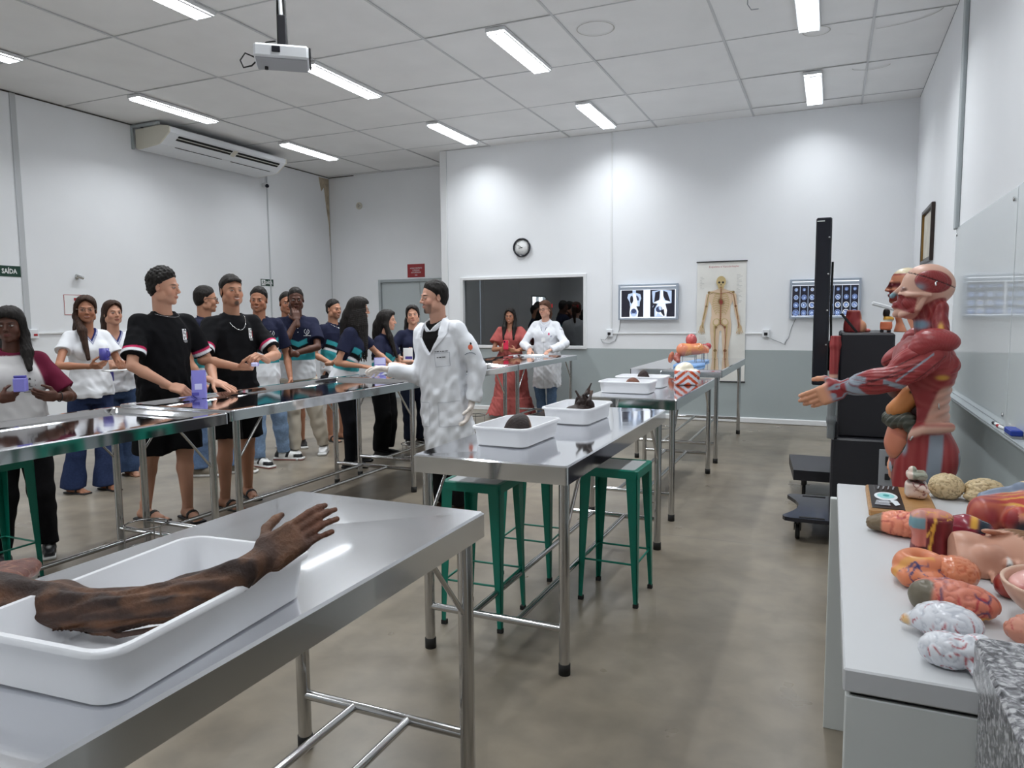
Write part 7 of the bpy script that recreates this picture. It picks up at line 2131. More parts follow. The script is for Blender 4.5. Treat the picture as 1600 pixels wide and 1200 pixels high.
# ---- brown arm specimen in the big tray
BR = A3(*srgb(74, 52, 42)); BR2 = A3(*srgb(122, 84, 58)); BR3 = A3(*srgb(36, 25, 22))
pts = [A3(-1.40, .760, .955), A3(-1.276, .828, .935), A3(-1.181, .862, .925), A3(-1.062, .925, .945), A3(-.990, .985, .978), A3(-.968, 1.022, .996)]
wr = A3(-.968, 1.022, .996)
sb_ = Body((0, 0), 0, 1.66); sb_.wri[1] = wr; f_ = nrm(A3(.058, .105, .060)); n_ = nrm(A3(-.55, .1, .85)); n_ = nrm(n_-f_*(n_@f_))
sb_.hand[1] = (f_, nrm(np.cross(A3(-.62, .16, .68), f_)), 12, 0)
def fspec(P):
    r = [.044, .040, .036, .034, .026, .024]
    t = np.zeros(len(P)); d = chain(P, pts, r, .012)
    ax = nrm(pts[4]-pts[1]); q = P-pts[2]; s = q@ax
    b1 = nrm(np.cross(ax, A3(0, 0, 1))); b2 = np.cross(b1, ax)
    an = np.arctan2(q@b2+.018, q@b1)
    d = d + .0040*np.sin(an*7+s*26)*np.sin(an*3+s*9+1) + .0022*np.sin(an*17-s*20) + .0012*wob(P, 120, 4)
    for k in range(4):        # loose tendons
        o1 = b2*(.022+.005*k)*math.cos(k*1.3)+b1*.02*math.sin(k*1.7)
        d = smin(d, chain(P, [pts[2]+o1*.9+A3(-.02*k, 0, 0), pts[3]+o1*1.25, pts[4]+o1*.75, pts[5]+o1*.4], [.005, .0045, .004, .004]), .003)
    d = smin(d, chain(P, [A3(-1.20, .835, .906), A3(-1.14, .845, .893), A3(-1.05, .905, .905)], [.006, .005, .005]), .003)
    hd = sb_.hand_sdf(1, P, -.0012) + .0012*np.sin(an*23)
    return smin(d, hd, .008)
def cspec(V):
    ax = nrm(pts[4]-pts[1]); q = V-pts[2]; s = q@ax
    b1 = nrm(np.cross(ax, A3(0, 0, 1))); b2 = np.cross(b1, ax); an = np.arctan2(q@b2+.018, q@b1)
    g = np.sin(an*7+s*26)*np.sin(an*3+s*9+1)
    return paint(V, BR, [(sstep(-.1, .7, g)*.55, BR2), (sstep(.1, -.6, g)*.7, BR3), (sstep(.3, 1.2, wob(V*A3(1, 1, 2), 70, 6))*.45, BR2*1.1), (sstep(.05, .13, (V-wr)@f_)*.35, A3(*srgb(150, 92, 62)))])
o = blob('arm_specimen', fspec, (-1.47, .69, .880), (-.86, 1.20, 1.12), .0030, M['tissue'], None, cspec)
tag(o, 'long dark brown preserved arm lying across the large white tray, hand raised', 'specimen')
def fslab(P):
    d = ell(P, (-1.535, .865, .925), (.075, .12, .030), rotm(0, -10, 25))
    return d + .004*wob(P*A3(1, 1, .6), 50, 8) + .0014*wob(P, 150, 9)
o = blob('muscle_specimen', fslab, (-1.66, .70, .868), (-1.42, 1.02, .985), .0040, M['tissue'], None, lambda V: paint(V, A3(*srgb(104, 66, 58)), [(sstep(.2, 1.0, wob(V, 40, 5))*.5, A3(*srgb(140, 92, 76))), (vessels(V, 40, 14, .10)*.6, A3(*srgb(176, 130, 104)))]))
tag(o, 'flat reddish brown slab of preserved muscle at the left edge beside the big tray', 'specimen')
# ---- specimens in the smaller trays
def fdome(P):
    d = ell(P, (0, 0, .03), (.078, .082, .095)); d = smax(d, P[:, 0]*.9+.12*P[:, 1]-.035, .006)
    return np.maximum(d+.003*wob(P, 45, 3), .004-P[:, 2])
o = blob('organ_specimen', fdome, (-.1, -.1, 0), (.1, .1, .14), .0042, M['tissue'], None, lambda V: paint(V, A3(*srgb(34, 22, 20)), [(sstep(.024, .032, V[:, 0]*.9+.12*V[:, 1])*.7, A3(*srgb(150, 112, 88))), (sstep(.0, .8, wob(V, 30, 2))*.3, A3(*srgb(70, 44, 36)))]), (-1.30, 3.04, .8755), .5)
tag(o, 'dark domed organ specimen with a pale cut edge, in the nearest small tray', 'specimen')
rgs = random.Random(4)
spk = [[A3(rgs.uniform(-.04, .06), rgs.uniform(-.03, .06), .05), A3(rgs.uniform(-.05, .09), rgs.uniform(-.04, .09), rgs.uniform(.10, .15)), A3(rgs.uniform(-.03, .11), rgs.uniform(-.03, .10), rgs.uniform(.13, .17))] for _ in range(7)]
spk.append([A3(.01, .02, .08), A3(.025, .04, .14), A3(.055, .055, .205)])
def fspk(P):
    d = ell(P, (0, 0, .045), (.075, .085, .050)); d = smin(d, ell(P, (.05, .03, .08), (.03, .035, .04)), .02)
    for i, s in enumerate(spk): d = smin(d, chain(P, s, [.014, .010, .004]), .008)
    return np.maximum(d + .003*wob(P, 70, 3), .004-P[:, 2])
o = blob('heart_specimen', fspk, (-.11, -.12, 0), (.15, .14, .23), .0040, M['tissue'], None, lambda V: paint(V, A3(*srgb(46, 32, 28)), [(sstep(.1, .9, wob(V, 45, 2))*.45, A3(*srgb(104, 72, 54)))]), (-1.245, 3.72, .8755))
tag(o, 'spiky dark specimen with ragged vessels sticking up out of the second tray', 'specimen')
def fflat(P): return np.maximum(ell(P, (0, 0, .055), (.055, .04, .045))+.003*wob(P, 60, 3), .004-P[:, 2])
o = blob('tissue_specimen', fflat, (-.08, -.07, 0), (.08, .07, .12), .0045, M['tissue'], None, lambda V: paint(V, A3(*srgb(110, 66, 48)), []), (-1.37, 5.40, .8755)); tag(o, 'low reddish brown specimen just showing over the rim of the nearer shallow tray', 'specimen')
o = blob('tissue_specimen', lambda P: np.maximum(ell(P, (0, 0, .06), (.05, .035, .060))+.004*wob(P, 60, 5), .004-P[:, 2]), (-.08, -.07, 0), (.08, .07, .14), .0045, M['tissue'], None, lambda V: paint(V, A3(*srgb(48, 34, 32)), []), (-1.41, 5.90, .8755)); tag(o, 'small dark specimen in the farther shallow tray, behind the reddish one', 'specimen')
# pelvis model on the third table
def fpel(P):
    d = rbox(P, (0, 0, .065), (.10, .08, .065), .03); d = smin(d, ell(P, (-.02, 0, .135), (.075, .06, .05)), .02)
    return np.maximum(d + .004*wob(P, 40, 3), .001-P[:, 2])
def cpel(V):
    s = np.sin(V[:, 2]*110+np.abs(V[:, 0])*90)
    return paint(V, A3(*srgb(226, 226, 232)), [(sstep(-.1, .1, s)*(V[:, 2] < .12), A3(*srgb(206, 84, 48))), (sstep(.05, .0, np.abs(wob(V, 45, 4)))*.8, A3(*srgb(226, 226, 230))), (sstep(.115, .13, V[:, 2]), A3(*srgb(236, 228, 206))), (np.exp(-((V[:, 2]-.06)/.012)**4)*(wob(V, 60, 9) > .8), A3(*srgb(40, 60, 90)))])
o = blob('pelvis_model', fpel, (-.14, -.12, 0), (.14, .12, .21), .005, M['model_gloss'], None, cpel, (-1.09, 6.10, .8705), .3); tag(o, 'orange and white ligament model with a cream bone top beside the shallow trays', 'anatomical model')
# digestive organs on a blue base on the farthest table
DM = thing('organ_model', 'pink and orange digestive organs on pins over a pale blue base, farthest table', 'anatomical model', (-1.36, 7.95, .9205), .12)
m = MB(); m.prism([(-.17, -.50), (.06, -.52), (.14, -.30), (.12, .10), (.16, .50), (.02, .56), (-.06, .20), (-.16, .0)], 0, .018); m.build('base', mat('pale_blue_plastic', srgb(120, 164, 214), .4), DM)
def pin(x, y, z): MB().tube([(x, y, .018), (x, y, z)], .004, 6).build('pin', M['silver'], DM)
def organ(nm, fn, lo, hi, c1, c2, f=40):
    blob(nm, fn, lo, hi, .006, M['model_gloss'], DM, lambda V: paint(V, A3(*c1), [(sstep(.0, .8, wob(V, f, 3))*.6, A3(*c2)), (vessels(V, 40, 5)*.5, A3(*srgb(120, 40, 44)))]))
organ('stomach', lambda P: smin(cap(P, (-.10, -.10, .155), (.06, -.05, .165), .070, .055), cap(P, (.06, -.05, .165), (.14, .0, .14), .055, .03), .03)+.002*wob(P, 50, 2), (-.2, -.2, .05), (.2, .08, .26), srgb(214, 130, 96), srgb(230, 164, 92))
organ('gut', lambda P: chain(P, [(-.15, -.12, .10), (-.16, -.16, .07), (-.14, -.20, .04)], [.035, .032, .022], .02), (-.22, -.26, .012), (-.08, -.06, .16), srgb(150, 76, 66), srgb(180, 100, 80))
organ('kidney', lambda P: ell(P, (-.21, -.27, .085), (.028, .034, .062), rotm(0, 15, 0)), (-.27, -.34, .01), (-.15, -.2, .17), srgb(170, 92, 66), srgb(120, 62, 48))
organ('liver', lambda P: ell(P, (-.02, .02, .255), (.060, .065, .070)), (-.1, -.08, .16), (.06, .11, .34), srgb(196, 96, 96), srgb(170, 72, 76))
organ('pancreas', lambda P: ell(P, (.09, .10, .155), (.075, .09, .045))+.004*wob(P, 70, 4), (-.02, -.02, .09), (.2, .22, .23), srgb(206, 140, 104), srgb(150, 150, 150), 90)
for x, y, z, r in ((.10, .34, .17, .034), (.14, .48, .17, .040), (.09, .42, .12, .026)):
    organ('kidney_section', lambda P: ell(P, (x, y, z), (r, r*.7, r)), (x-.06, y-.06, z-.06), (x+.06, y+.06, z+.06), srgb(186, 74, 78), srgb(140, 46, 54))
    pin(x, y, z-r*.8)
for x, y, z in ((-.10, -.12, .10), (.04, -.07, .12), (.12, .0, .12), (.09, .10, .12), (-.21, -.27, .03), (.02, .02, .2)): pin(x, y, z)

# ---- models on the display machine and behind the figure
T_ = thing('muscle_block_model', 'red muscle block model with a flat cut top on the black cabinet by the screen', 'anatomical model', (.135, 5.35, 1.3255))
blob('muscle_block', lambda P: np.maximum(smin(loft(P, A3(0, 0, 0), A3(1, 0, 0), A3(0, 1, 0), A3(0, 0, 1), [(0, .055, .06), (.05, .058, .06), (.145, .040, .045)], 2.4), ell(P, (.045, -.02, .03), (.035, .04, .045)), .02)+.002*wob(P, 70, 3), -P[:, 2]+.001), (-.1, -.1, 0), (.12, .1, .17), .0045, M['model'], T_, lambda V: paint(V, RED*.95, [(.5*fib(V, (0, 0, 1), 300), RED2), (sstep(.035, .05, V[:, 0]), PEACH), (sstep(.13, .142, V[:, 2]), A3(*srgb(190, 110, 100)))]))
T2 = tag(MB().bbox((-.008, -.008, 0), (.008, .008, .155), .002, 0, Matrix.Translation((.155, 5.22, 1.327))@Matrix.Rotation(math.radians(-38), 4, 'Y')).build('stylus_bar', M['black_plastic']), 'slim black bar leaning on the red muscle block model', 'bar')
o = blob('tissue_piece', lambda P: ell(P, (0, 0, .012), (.03, .02, .012))+.003*wob(P, 90, 3), (-.05, -.04, 0), (.05, .04, .03), .004, M['model'], None, lambda V: paint(V, A3(*srgb(226, 130, 122)), []), (.215, 5.35, 1.3255)); tag(o, 'tiny pink model piece lying alone on the black cabinet top', 'model piece')
T_ = thing('vertebra_stack_model', 'small black, yellow and orange layered model standing on the black cabinet', 'anatomical model', (.328, 5.3, 1.3255))
blob('layers', lambda P: smin(smin(rbox(P, (0, 0, .045), (.035, .03, .030), .012), ell(P, (.012, 0, .085), (.030, .026, .022)), .006), ell(P, (.0, 0, .125), (.022, .022, .030)), .006)+.002*wob(P, 90, 3), (-.06, -.05, .008), (.07, .05, .17), .004, M['model'], T_, lambda V: paint(V, ORG, [(sstep(.066, .070, V[:, 2]), A3(*srgb(206, 204, 190))), (sstep(.080, .084, V[:, 2]), YEL), (sstep(.100, .104, V[:, 2]), DK)]))
MB().bbox((-.034, -.02, 0), (-.014, .02, .018), .003).bbox((.006, -.02, 0), (.028, .02, .018), .003).build('foot', M['black_plastic'], T_)
# second head behind the figure's face
hb2 = Body((0, 0), 0, 1.75); hb2.C = A3(0, 0, .30); hb2.k = 1.0; hb2.HR = np.eye(3); hb2.N = A3(0, -.01, .17); 
H2 = thing('head_model', 'sectioned head model with a cream brain, hidden behind the muscle figure\'s face', 'anatomical model', (.43, 5.36, 1.3255), math.pi/2)
def fh2(P):
    d = hb2.head(P); d = smin(d, loft(P, A3(0, -.02, 0), A3(1, 0, 0), A3(0, 1, 0), A3(0, 0, 1), [(0.0, .085, .075), (.06, .07, .06), (.18, .045, .045)], 2), .02)
    return np.maximum(d, .001-P[:, 2])
blob('head', fh2, (-.13, -.13, 0), (.13, .13, .43), .0046, M['model'], H2, lambda V: paint(V, PEACH*A3(.95, .80, .80), [(sstep(.37, .38, V[:, 2]), A3(*srgb(230, 214, 180))), (np.exp(-((V[:, 2]-.372)/.006)**2), RED), ((V[:, 2] < .27)*(V[:, 2] > .2)*(V[:, 1] > 0)*.9, RED), (np.exp(-(((V[:, 2]-.305)/.02)**4))*(V[:, 1] > .03), DRED)]))
# white examination lamp
L_ = thing('examination_lamp', 'white bent-arm examination lamp in front of the sectioned head', 'lamp', (.44, 4.95, 0))
MB().bbox((-.085, -.022, -.012), (.075, .022, .012), .006, 0, Matrix.Translation((-.135, 0, 1.487))@Matrix.Rotation(math.radians(17), 4, 'Y')).build('lamp_head', M['white_plastic'], L_)
MB().bbox((-.012, -.012, -.14), (.012, .012, .10), .004, 0, Matrix.Translation((-.020, 0, 1.37))@Matrix.Rotation(math.radians(-22), 4, 'Y')).build('arm', M['white_plastic'], L_)
MB().tube([(.035, 0, 1.25), (.035, 0, .02)], .012, 10).build('post', M['white_plastic'], L_)
MB().lathe([(.001, .025), (.13, .025), (.14, .015), (.14, 0), (.001, 0)], 24, M=Matrix.Translation((.035, 0, 0))).build('base', M['white_plastic'], L_)
# limb model between screen and cabinet
def flimb(P):
    d = chain(P, [(0, 0, .0), (0, 0, .12), (.004, 0, .34), (.010, 0, .60), (.012, 0, .655)], [.022, .024, .024, .029, .030], .02)
    return np.maximum(np.maximum(d+.0015*np.sin(np.arctan2(P[:, 1], P[:, 0])*9+P[:, 2]*8), P[:, 2]-.655), .001-P[:, 2])
o = blob('limb_model', flimb, (-.06, -.06, 0), (.07, .06, .67), .0045, M['model'], None, lambda V: paint(V, RED, [(.5*fib(V, (0, 0, 1), 300), RED2), (sstep(.395, .385, V[:, 2])*sstep(.27, .29, V[:, 2]), TEND), (np.exp(-((V[:, 2]-.40)/.012)**4), BONE), (sstep(.395, .385, V[:, 2])*sstep(.30, .27, V[:, 2]), A3(*srgb(120, 124, 126)))]), (.018, 4.995, .6555)); tag(o, 'slim red muscle limb model standing between the black screen and cabinet', 'anatomical model')

# ---- models on the white desk (desk top z = .87)
DZT = .8705
WP = thing('model_plaque', 'wooden plaque with a black printed card and a small vertebra model', 'plaque', (.205, 2.43, DZT), -.01)
MB().bbox((-.088, -.165, 0), (.088, .165, .022), .004).build('board', M['wood'], WP)
cd = MB().bbox((-.080, -.150, .0222), (.005, .155, .0245), .0008).build('card', mat('black_card', (.008, .008, .009), .3), WP)
D = Draw(Matrix.Translation((0, 0, .0245)), .0003)
D.ell(-.037, .0, .032, .055, 0); D.ell(-.037, .005, .024, .036, 1); D.ell(-.036, .008, .009, .014, 2); D.put([(-.065, -.06), (-.035, -.055), (-.030, -.12), (-.072, -.12)], 3); D.put([(-.03, -.05), (-.010, -.055), (-.005, -.10), (-.018, -.12)], 0); D.line([(-.06, -.085), (-.012, -.075)], .008, 0)
for i in range(4): D.line([(-.055+.014*i, .09), (-.050+.014*i, .135)], .004, 3)
D.build('card_print', [flat('print_white', srgb(226, 232, 236)), flat('print_aqua', srgb(150, 214, 216)), flat('print_teal', srgb(60, 160, 160)), flat('print_grey', srgb(150, 152, 158))], WP)
D = Draw(Matrix.Translation((.062, -.12, .022)), .0002); D.line([(-.008, -.008), (-.004, .010), (.0, -.008)], .002, 0); D.line([(.004, -.008), (.004, .010), (.010, .006), (.004, .001)], .002, 0); D.build('engraving', [mat('engraved', srgb(110, 70, 40), .7)], WP)
def fver(P):
    d = smin(rbox(P, (0, 0, .027), (.030, .036, .024), .014), rbox(P, (0, .004, .068), (.028, .034, .012), .010), .004)
    d = smin(d, cap(P, (-.01, -.03, .045), (.026, -.044, .030), .008, .008), .006); d = smin(d, ell(P, (-.012, .0, .086), (.012, .016, .010)), .006)
    return d + .0012*wob(P, 120, 3)
vb = blob('vertebra', fver, (-.05, -.06, .002), (.05, .06, .11), .0034, M['model_gloss'], WP, lambda V: paint(V, A3(*srgb(226, 204, 190)), [(vessels(V, 70, 4, .12), A3(*srgb(130, 36, 44))), (sstep(.045, .05, V[:, 2])*sstep(.062, .058, V[:, 2])*.8, A3(*srgb(70, 40, 40))), ((V[:, 2] > .060)*(V[:, 0] > -.012)*.75, A3(*srgb(128, 150, 132)))]), (.045, .03, .022))

def brain(name, label, loc, r, col, col2, rz=0, gyri=.004, f=60, extra=None, vess=None, cut=True, res=.0036, group=None, tilt=None, seed=3):
    r = A3(*r); f = f*3.4
    R = None if tilt is None else rotm(*tilt)
    def fn(P):
        d = ell(P, (0, 0, r[2]*.86), r, R)
        if extra: d = smin(d, extra(P), .006)
        d = d + gyri*(.8-1.6*np.minimum(np.abs(wob(P, f, seed)), .6))
        return np.maximum(d, .0008-P[:, 2])
    def cf(V):
        L = [(sstep(.28, .05, np.abs(wob(V, f, seed)))*.75, A3(*col2))]
        if vess: L += vess(V)
        return paint(V, A3(*col), L)
    m_ = max(r)*1.5+.02
    o = blob(name, fn, (-m_, -m_, -.004), (m_, m_, r[2]*2.1+.03), res, M['model_gloss'] if gyri < .003 else M['model'], None, cf, (loc[0], loc[1], DZT), rz)
    return tag(o, label, 'anatomical model', group)
TAN = srgb(214, 192, 150); TAN2 = srgb(130, 104, 66)
GB = 'tan brain models at the back of the desk'
brain('brain_model', 'tan brain model standing right next to the vertebra plaque', (.345, 2.585), (.050, .05, .042), TAN, TAN2, 0, .005, 95, group=GB)
brain('brain_model', 'tan brain model in the middle of the back row of the desk', (.450, 2.60), (.058, .05, .036), TAN, TAN2, .3, .005, 95, extra=lambda P: ell(P, (-.04, -.03, .018), (.035, .025, .016)), group=GB, seed=5)
brain('brain_model', 'tan brain model behind the blue-banded neck section', (.585, 2.60), (.068, .05, .038), TAN, TAN2, -.2, .005, 90, group=GB, seed=6)
VR = lambda s, f=42, w=.085: (lambda V: [(vessels(V, f, s, w)*.9, A3(*srgb(176, 40, 52)))])
brain('brain_half_model', 'salmon brain half with red vessels and an olive tip, in front of the plaque', (.200, 2.105), (.088, .048, .034), srgb(238, 146, 114), srgb(212, 108, 84), -.12, .003, 50, vess=lambda V: VR(21)(V)+[(sstep(-.058, -.064, V[:, 0]), A3(*srgb(118, 100, 76)))], extra=lambda P: ell(P, (-.075, .006, .022), (.026, .026, .020)))
def fneck(P):
    d = loft(P, A3(0, 0, 0), A3(1, 0, 0), A3(0, 1, 0), A3(0, 0, 1), [(0, .048, .040), (.03, .044, .036), (.085, .042, .034)], 2.6); d = smin(d, ell(P, (-.030, -.015, .075), (.022, .022, .030)), .01)
    d = smin(d, ell(P, (.0, .01, .088), (.046, .036, .016)), .01)
    return np.maximum(d+.0022*np.sin(P[:, 0]*240)*sstep(.07, .04, P[:, 2]), .0008-P[:, 2])
def cneck(V):
    x, y, z = V.T
    return paint(V, DRED*1.2, [(.4*fib(V, (0, 0, 1), 300), RED), (sstep(.004, .002, np.abs(x+.004-.15*(z-.05)))*(y < .0), YEL), (sstep(.003, .0015, np.abs(x+.014-.45*(z-.05)))*(y < 0)*(z > .03), YEL), ((x < -.016)*(y < 0)*(z > .02), PINK*A3(.82, .62, .62)), (((x < -.018)*(z > .066)*(y < .0))*1.0, A3(*srgb(122, 160, 170))), (sstep(.088, .094, z)*.8, PINK), (vessels(V, 70, 6, .1)*(z > .085), YEL), (np.exp(-(((x+.02)/.008)**2+((z-.014)/.008)**2)**2)*(y < 0), DK)])
o = blob('neck_muscle_model', fneck, (-.07, -.06, -.004), (.07, .06, .125), .0036, M['model'], None, cneck, (.238, 1.975, DZT), .05); tag(o, 'dark red neck muscle model with a grey-blue plate and yellow nerves', 'anatomical model')
def fdr(P): return np.maximum(smin(ell(P, (0, 0, .034), (.062, .04, .036)), chain(P, [(.0, .0, .055), (.04, -.01, .05), (.055, -.02, .03)], [.016, .016, .014]), .008)+.002*wob(P, 60, 3), .0008-P[:, 2])
o = blob('vessel_muscle_model', fdr, (-.09, -.07, -.004), (.09, .07, .09), .0036, M['model_gloss'], None, lambda V: paint(V, A3(*srgb(140, 40, 58)), [(.5*fib(V, (1, 0, .2), 240), A3(*srgb(176, 80, 92))), (np.exp(-(((V[:, 0]-.04)/.016)**2)**2)*(V[:, 2] > .04), A3(*srgb(30, 44, 58))), (np.exp(-(((V[:, 0]-.018)/.008)**2)**2)*(V[:, 2] > .05), YEL)]), (.325, 2.08, DZT), -.2); tag(o, 'crimson muscle model with a black vessel stub, between the neck pieces', 'anatomical model')
# neck section with the blue-grey band
def fsec(P):
    d = smin(ell(P, (.02, .02, .050), (.150, .080, .062)), ell(P, (-.105, .0, .045), (.045, .055, .050)), .02)
    d = smin(d, chain(P, [(-.105, .05, .085), (-.02, .045, .112), (.07, .02, .118), (.16, -.02, .095)], [.012, .016, .024, .030], .01), .012)
    d = smin(d, chain(P, [(-.01, -.045, .075), (.03, -.01, .105)], [.010, .012]), .008)
    d = smin(d, ell(P, (-.035, -.055, .048), (.046, .034, .042)), .012)
    d = smin(d, ell(P, (.075, -.048, .078), (.024, .020, .032), rotm(0, 15, 0)), .004); d = smin(d, ell(P, (.038, -.050, .076), (.018, .015, .028), rotm(0, -10, 0)), .004)
    d = smax(d, -ell(P, (.055, -.035, .105), (.060, .022, .014)), .008)
    return np.maximum(d+.0012*wob(P, 80, 3), .0008-P[:, 2])
def csec(V):
    x, y, z = V.T
    L = [(.3+.3*wob(V, 25, 2), A3(*srgb(196, 124, 112))), ((x < -.055)*1.0, RED), ((x < -.055)*.5*fib(V, (.1, .3, 1), 240), A3(*srgb(210, 120, 84)))]
    L += [(np.exp(-(((x+.03)/.05)**2+((z-.092)/.020)**2)**2)*(y < .045), A3(*srgb(186, 64, 54))), (sstep(.6, .9, fib(V, (.7, .0, .5), 330))*np.exp(-(((x+.03)/.05)**2+((z-.092)/.020)**2)**2)*(y < .045), YEL)]
    c1 = chain(V, [(-.105, .05, .085), (-.02, .045, .112), (.07, .02, .118), (.16, -.02, .095)], [.016, .020, .028, .034]); c2 = chain(V, [(-.01, -.045, .075), (.03, -.01, .105)], [.012, .014])
    L += [(sstep(.004, -.001, np.minimum(c1, c2)), A3(*srgb(118, 132, 154)))]
    e1 = np.minimum(ell(V, (.075, -.048, .078), (.026, .022, .034), rotm(0, 15, 0)), ell(V, (.038, -.050, .076), (.020, .017, .030), rotm(0, -10, 0)))
    L += [(sstep(.004, .0, e1), A3(*srgb(150, 46, 58))), (np.exp(-(((x-.055)/.007)**2+((z-.080)/.020)**2)**2)*(y < -.03), YEL)]
    L += [(np.exp(-(((x+.045)/.022)**2+((z-.040)/.022)**2)**2)*(y < -.06), A3(*srgb(44, 46, 52)))]
    return paint(V, A3(*srgb(222, 146, 126)), L)
o = blob('neck_section_model', fsec, (-.18, -.12, -.004), (.21, .13, .16), .0038, M['model'], None, csec, (.495, 2.22, DZT), .06); tag(o, 'large head and neck section model with a blue-grey band and a dark hole', 'anatomical model')
# half face lying on its side
fb_ = Body((0, 0), 0, 1.75); fb_.C = A3(0, 0, 0); fb_.k = 1.02
fb_.HR = np.stack([A3(0, 0, 1), A3(0, -1, 0), A3(1, 0, 0)], 1); fb_.N = A3(-.17, .01, .0)
def fface(P):
    q = P@fb_.HR/fb_.k
    d = fb_.head(P)
    d = smin(d, chain(P, [(-.08, .0, 0), (-.155, .005, .0)], [.062, .066]), .02)
    hb_ = smax(ell(q, (0, -.015, .035), (.080, .100, .091)), np.interp(q[:, 1], [-.1, .0, .03, .06, .1], [-.03, .03, .05, .075, .09])-q[:, 2], .006)*fb_.k + .0016*np.sin(np.arctan2(P[:, 1], P[:, 2])*46)
    d = smin(d, hb_, .003)
    d = np.maximum(d, -.092-P[:, 0])
    return np.maximum(d, -.004-P[:, 2])
def cface(V):
    q = V@fb_.HR/fb_.k; x, y, z = q.T
    hl = np.interp(y, [-.1, .0, .03, .06, .1], [-.03, .03, .05, .075, .09])
    sk = A3(*srgb(206, 156, 132))
    L = [(.3*np.exp(-((y-.05)/.05)**2-((z+.02)/.05)**2), A3(*srgb(176, 116, 98))), (sstep(-.002, .004, z-hl), A3(*srgb(140, 98, 62))), (sstep(-.002, .004, z-hl)*.5*(.5+.5*np.sin(np.arctan2(V[:, 1], V[:, 2])*46)), A3(*srgb(92, 60, 36)))]
    L += [(np.exp(-((((x-.031)/.0135)**2+((z-.0015)/.0062)**2)**4))*(y > .045), A3(.82, .80, .76)), (np.exp(-((((x-.028)/.0062)**2+((z-.0015)/.0062)**2)**4))*(y > .045), DK)]
    L += [(np.exp(-(((x/.0255)**2+((z+.0622)/.0105)**2)**3))*(y > .07), A3(*srgb(150, 62, 66)))]
    return paint(V, sk, L)
o = blob('half_face_model', fface, (-.17, -.125, -.005), (.14, .125, .10), .0034, M['model'], None, cface, (.362, 1.90, DZT+.0045), .04); tag(o, 'half face model lying on its side, ear uppermost, with brown hair', 'anatomical model')
# orange ring-shaped brain section
def fring(P):
    a = np.sqrt(P[:, 0]**2+(P[:, 1]*1.0)**2)-.033
    d = np.sqrt(a*a+((P[:, 2]-.034)*.75)**2)-.021
    d = smin(d, chain(P, [(-.045, -.02, .026), (-.03, -.045, .022), (.015, -.055, .020), (.04, -.045, .020)], [.014, .018, .018, .014], .01), .006)
    d = smin(d, ell(P, (.047, .020, .030), (.018, .026, .028)), .004)
    return np.maximum(d+.0016*wob(P, 55, 3), .0008-P[:, 2])
o = blob('brain_section_model', fring, (-.08, -.09, -.004), (.085, .08, .08), .0033, M['model'], None, lambda V: paint(V, A3(*srgb(222, 138, 98)), [(.3+.3*wob(V, 30, 6), A3(*srgb(214, 108, 66))), (sstep(.046, .050, V[:, 0])*(V[:, 1] > -.005), A3(*srgb(120, 96, 62))), (np.exp(-(((V[:, 1]+.032)/.008)**2)**2)*(V[:, 0] < .02)*.6, YEL), (vessels(V, 90, 8, .14)*(V[:, 1] < -.04), A3(*srgb(60, 60, 110)))]), (.192, 1.745, DZT), .1); tag(o, 'orange ring-shaped brain section with an olive back piece', 'anatomical model')
brain('brain_half_model', 'plain orange brain half leaning behind the vein-covered one', (.255, 1.735), (.048, .044, .036), srgb(224, 140, 102), srgb(200, 96, 62), .4, .0022, 80)
brain('brain_half_model', 'orange brain half with blue and red veins and a grey cerebellum', (.232, 1.575), (.078, .046, .036), srgb(214, 128, 104), srgb(180, 88, 72), -.42, .003, 46, vess=lambda V: [(vessels(V, 44, 31, .10)*.9, A3(*srgb(178, 40, 56))), (vessels(V, 40, 44, .09)*.85, A3(*srgb(56, 54, 100))), (sstep(.004, -.001, ell(V, (-.045, -.024, .030), (.030, .026, .032))), A3(*srgb(116, 108, 92))), (np.exp(-(((V[:, 2]-.010)/.006)**2)**2)*(V[:, 0] > .0)*(V[:, 1] < 0)*.8, YEL)], extra=lambda P: ell(P, (-.045, -.024, .030), (.028, .024, .030)))
WH = srgb(226, 228, 234); WH2 = srgb(186, 190, 200)
brain('white_brain_model', 'white brain model with red arteries, the farther one of the white pair', (.205, 1.452), (.058, .042, .034), WH, WH2, -.35, .0022, 62, vess=lambda V: VR(52, 50, .075)(V)+[(np.exp(-(((V[:, 0]+.062)/.010)**2+((V[:, 2]-.02)/.010)**2)**2)*.8, YEL)], extra=lambda P: chain(P, [(-.04, -.01, .025), (-.066, -.006, .018)], [.018, .010]))
brain('white_brain_model', 'white brain model with red arteries, nearest the granite counter', (.192, 1.335), (.044, .034, .030), WH, WH2, -.1, .0022, 66, vess=VR(63, 56, .075), extra=lambda P: smin(ell(P, (.040, -.006, .034), (.030, .028, .030)), ell(P, (.052, -.030, .012), (.024, .016, .012)), .004))
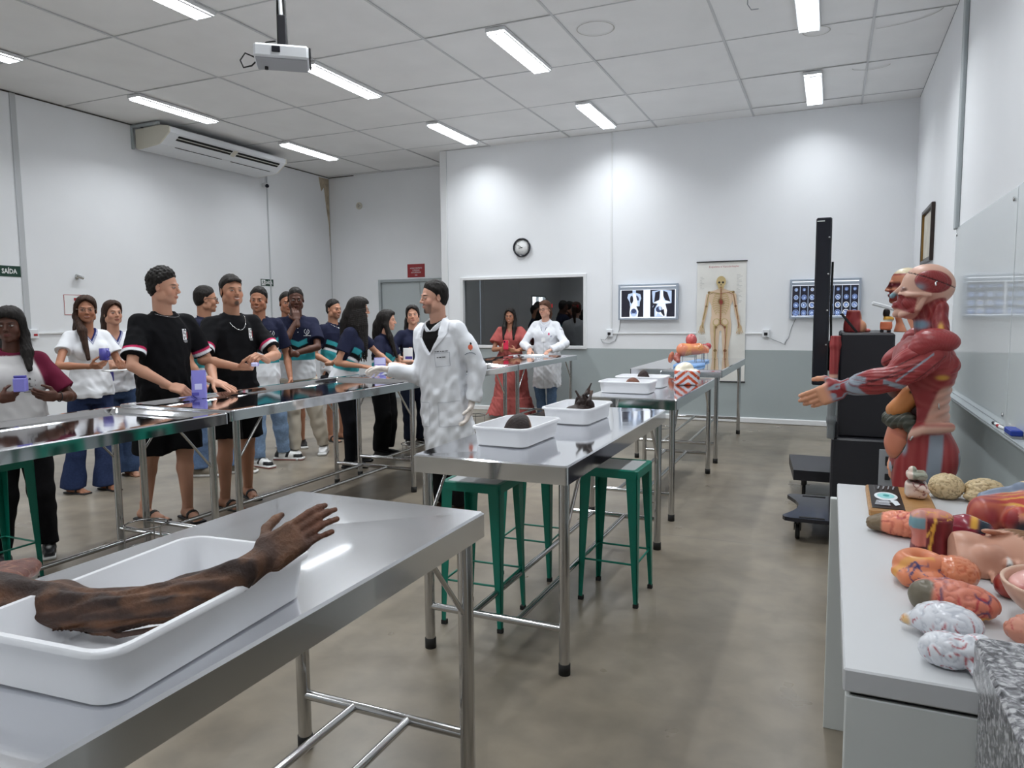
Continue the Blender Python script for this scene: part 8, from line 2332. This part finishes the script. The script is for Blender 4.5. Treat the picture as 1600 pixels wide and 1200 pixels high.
# long red throat model
def fthr(P):
    d = chain(P, [(-.06, -.015, .026), (-.01, .0, .032), (.06, .01, .036), (.13, .02, .040)], [.024, .020, .022, .020], .01); d = smin(d, ell(P, (-.055, -.020, .020), (.028, .024, .022)), .006); d = smin(d, cap(P, (-.055, -.004, .046), (-.012, .0, .052), .007, .008), .004)
    return np.maximum(d+.0018*wob(P, 70, 3), .0008-P[:, 2])
o = blob('throat_model', fthr, (-.11, -.08, -.004), (.17, .07, .10), .0036, M['model_gloss'], None, lambda V: paint(V, A3(*srgb(134, 42, 42)), [(.5*fib(V, (1, .1, 0), 300), A3(*srgb(176, 84, 66))), (sstep(.044, .050, V[:, 2])*(V[:, 0] < .0), A3(*srgb(186, 178, 178))), (sstep(.040, .052, V[:, 0])*sstep(.044, .052, V[:, 2]), PEACH), (np.exp(-(((V[:, 2]-.036)/.004)**2)**2)*(V[:, 0] > .0), YEL)]), (.405, 1.74, DZT), .12); tag(o, 'long dark red throat model lying against the mouth of the half face', 'anatomical model')
# skull-cap bowl with a pink brain in it
BW_ = thing('skull_bowl_model', 'peach skull-base bowl holding a pink brain, at the right edge', 'anatomical model', (.405, 1.60, DZT), .1)
def fbowl(P):
    d = ell(P, (0, 0, .098), (.098, .080, .096)); d = np.maximum(d, P[:, 2]-.078-.12*P[:, 1]-.05*P[:, 0]*0); d = np.maximum(d, -ell(P, (0, 0, .102), (.092, .074, .090)))
    return np.maximum(d, .0008-P[:, 2])
blob('skull_bowl', fbowl, (-.12, -.1, -.004), (.12, .1, .11), .0034, M['model'], BW_, lambda V: paint(V, A3(*srgb(222, 188, 166)), []))
blob('brain', lambda P: smin(ell(P, (.0, .0, .068), (.084, .066, .030)), ell(P, (.045, .01, .085), (.040, .035, .024)), .008)+.004*(.8-1.6*np.minimum(np.abs(wob(P, 42, 4)), .6)), (-.11, -.09, .03), (.11, .09, .13), .0036, M['model_gloss'], BW_, lambda V: paint(V, A3(*srgb(238, 182, 174)), [(sstep(.25, .05, np.abs(wob(V, 42, 4)))*.7, A3(*srgb(206, 112, 112))), (np.exp(-((V[:, 1]+.01)/.006)**4)*.4*(np.abs(V[:, 0]) < .05), YEL)]))
brain('brain_half_model', 'brownish pink brain half partly hidden by the granite counter', (.352, 1.475), (.058, .038, .030), srgb(206, 140, 118), srgb(156, 84, 74), .1, .0045, 52, vess=VR(72, 40, .06))
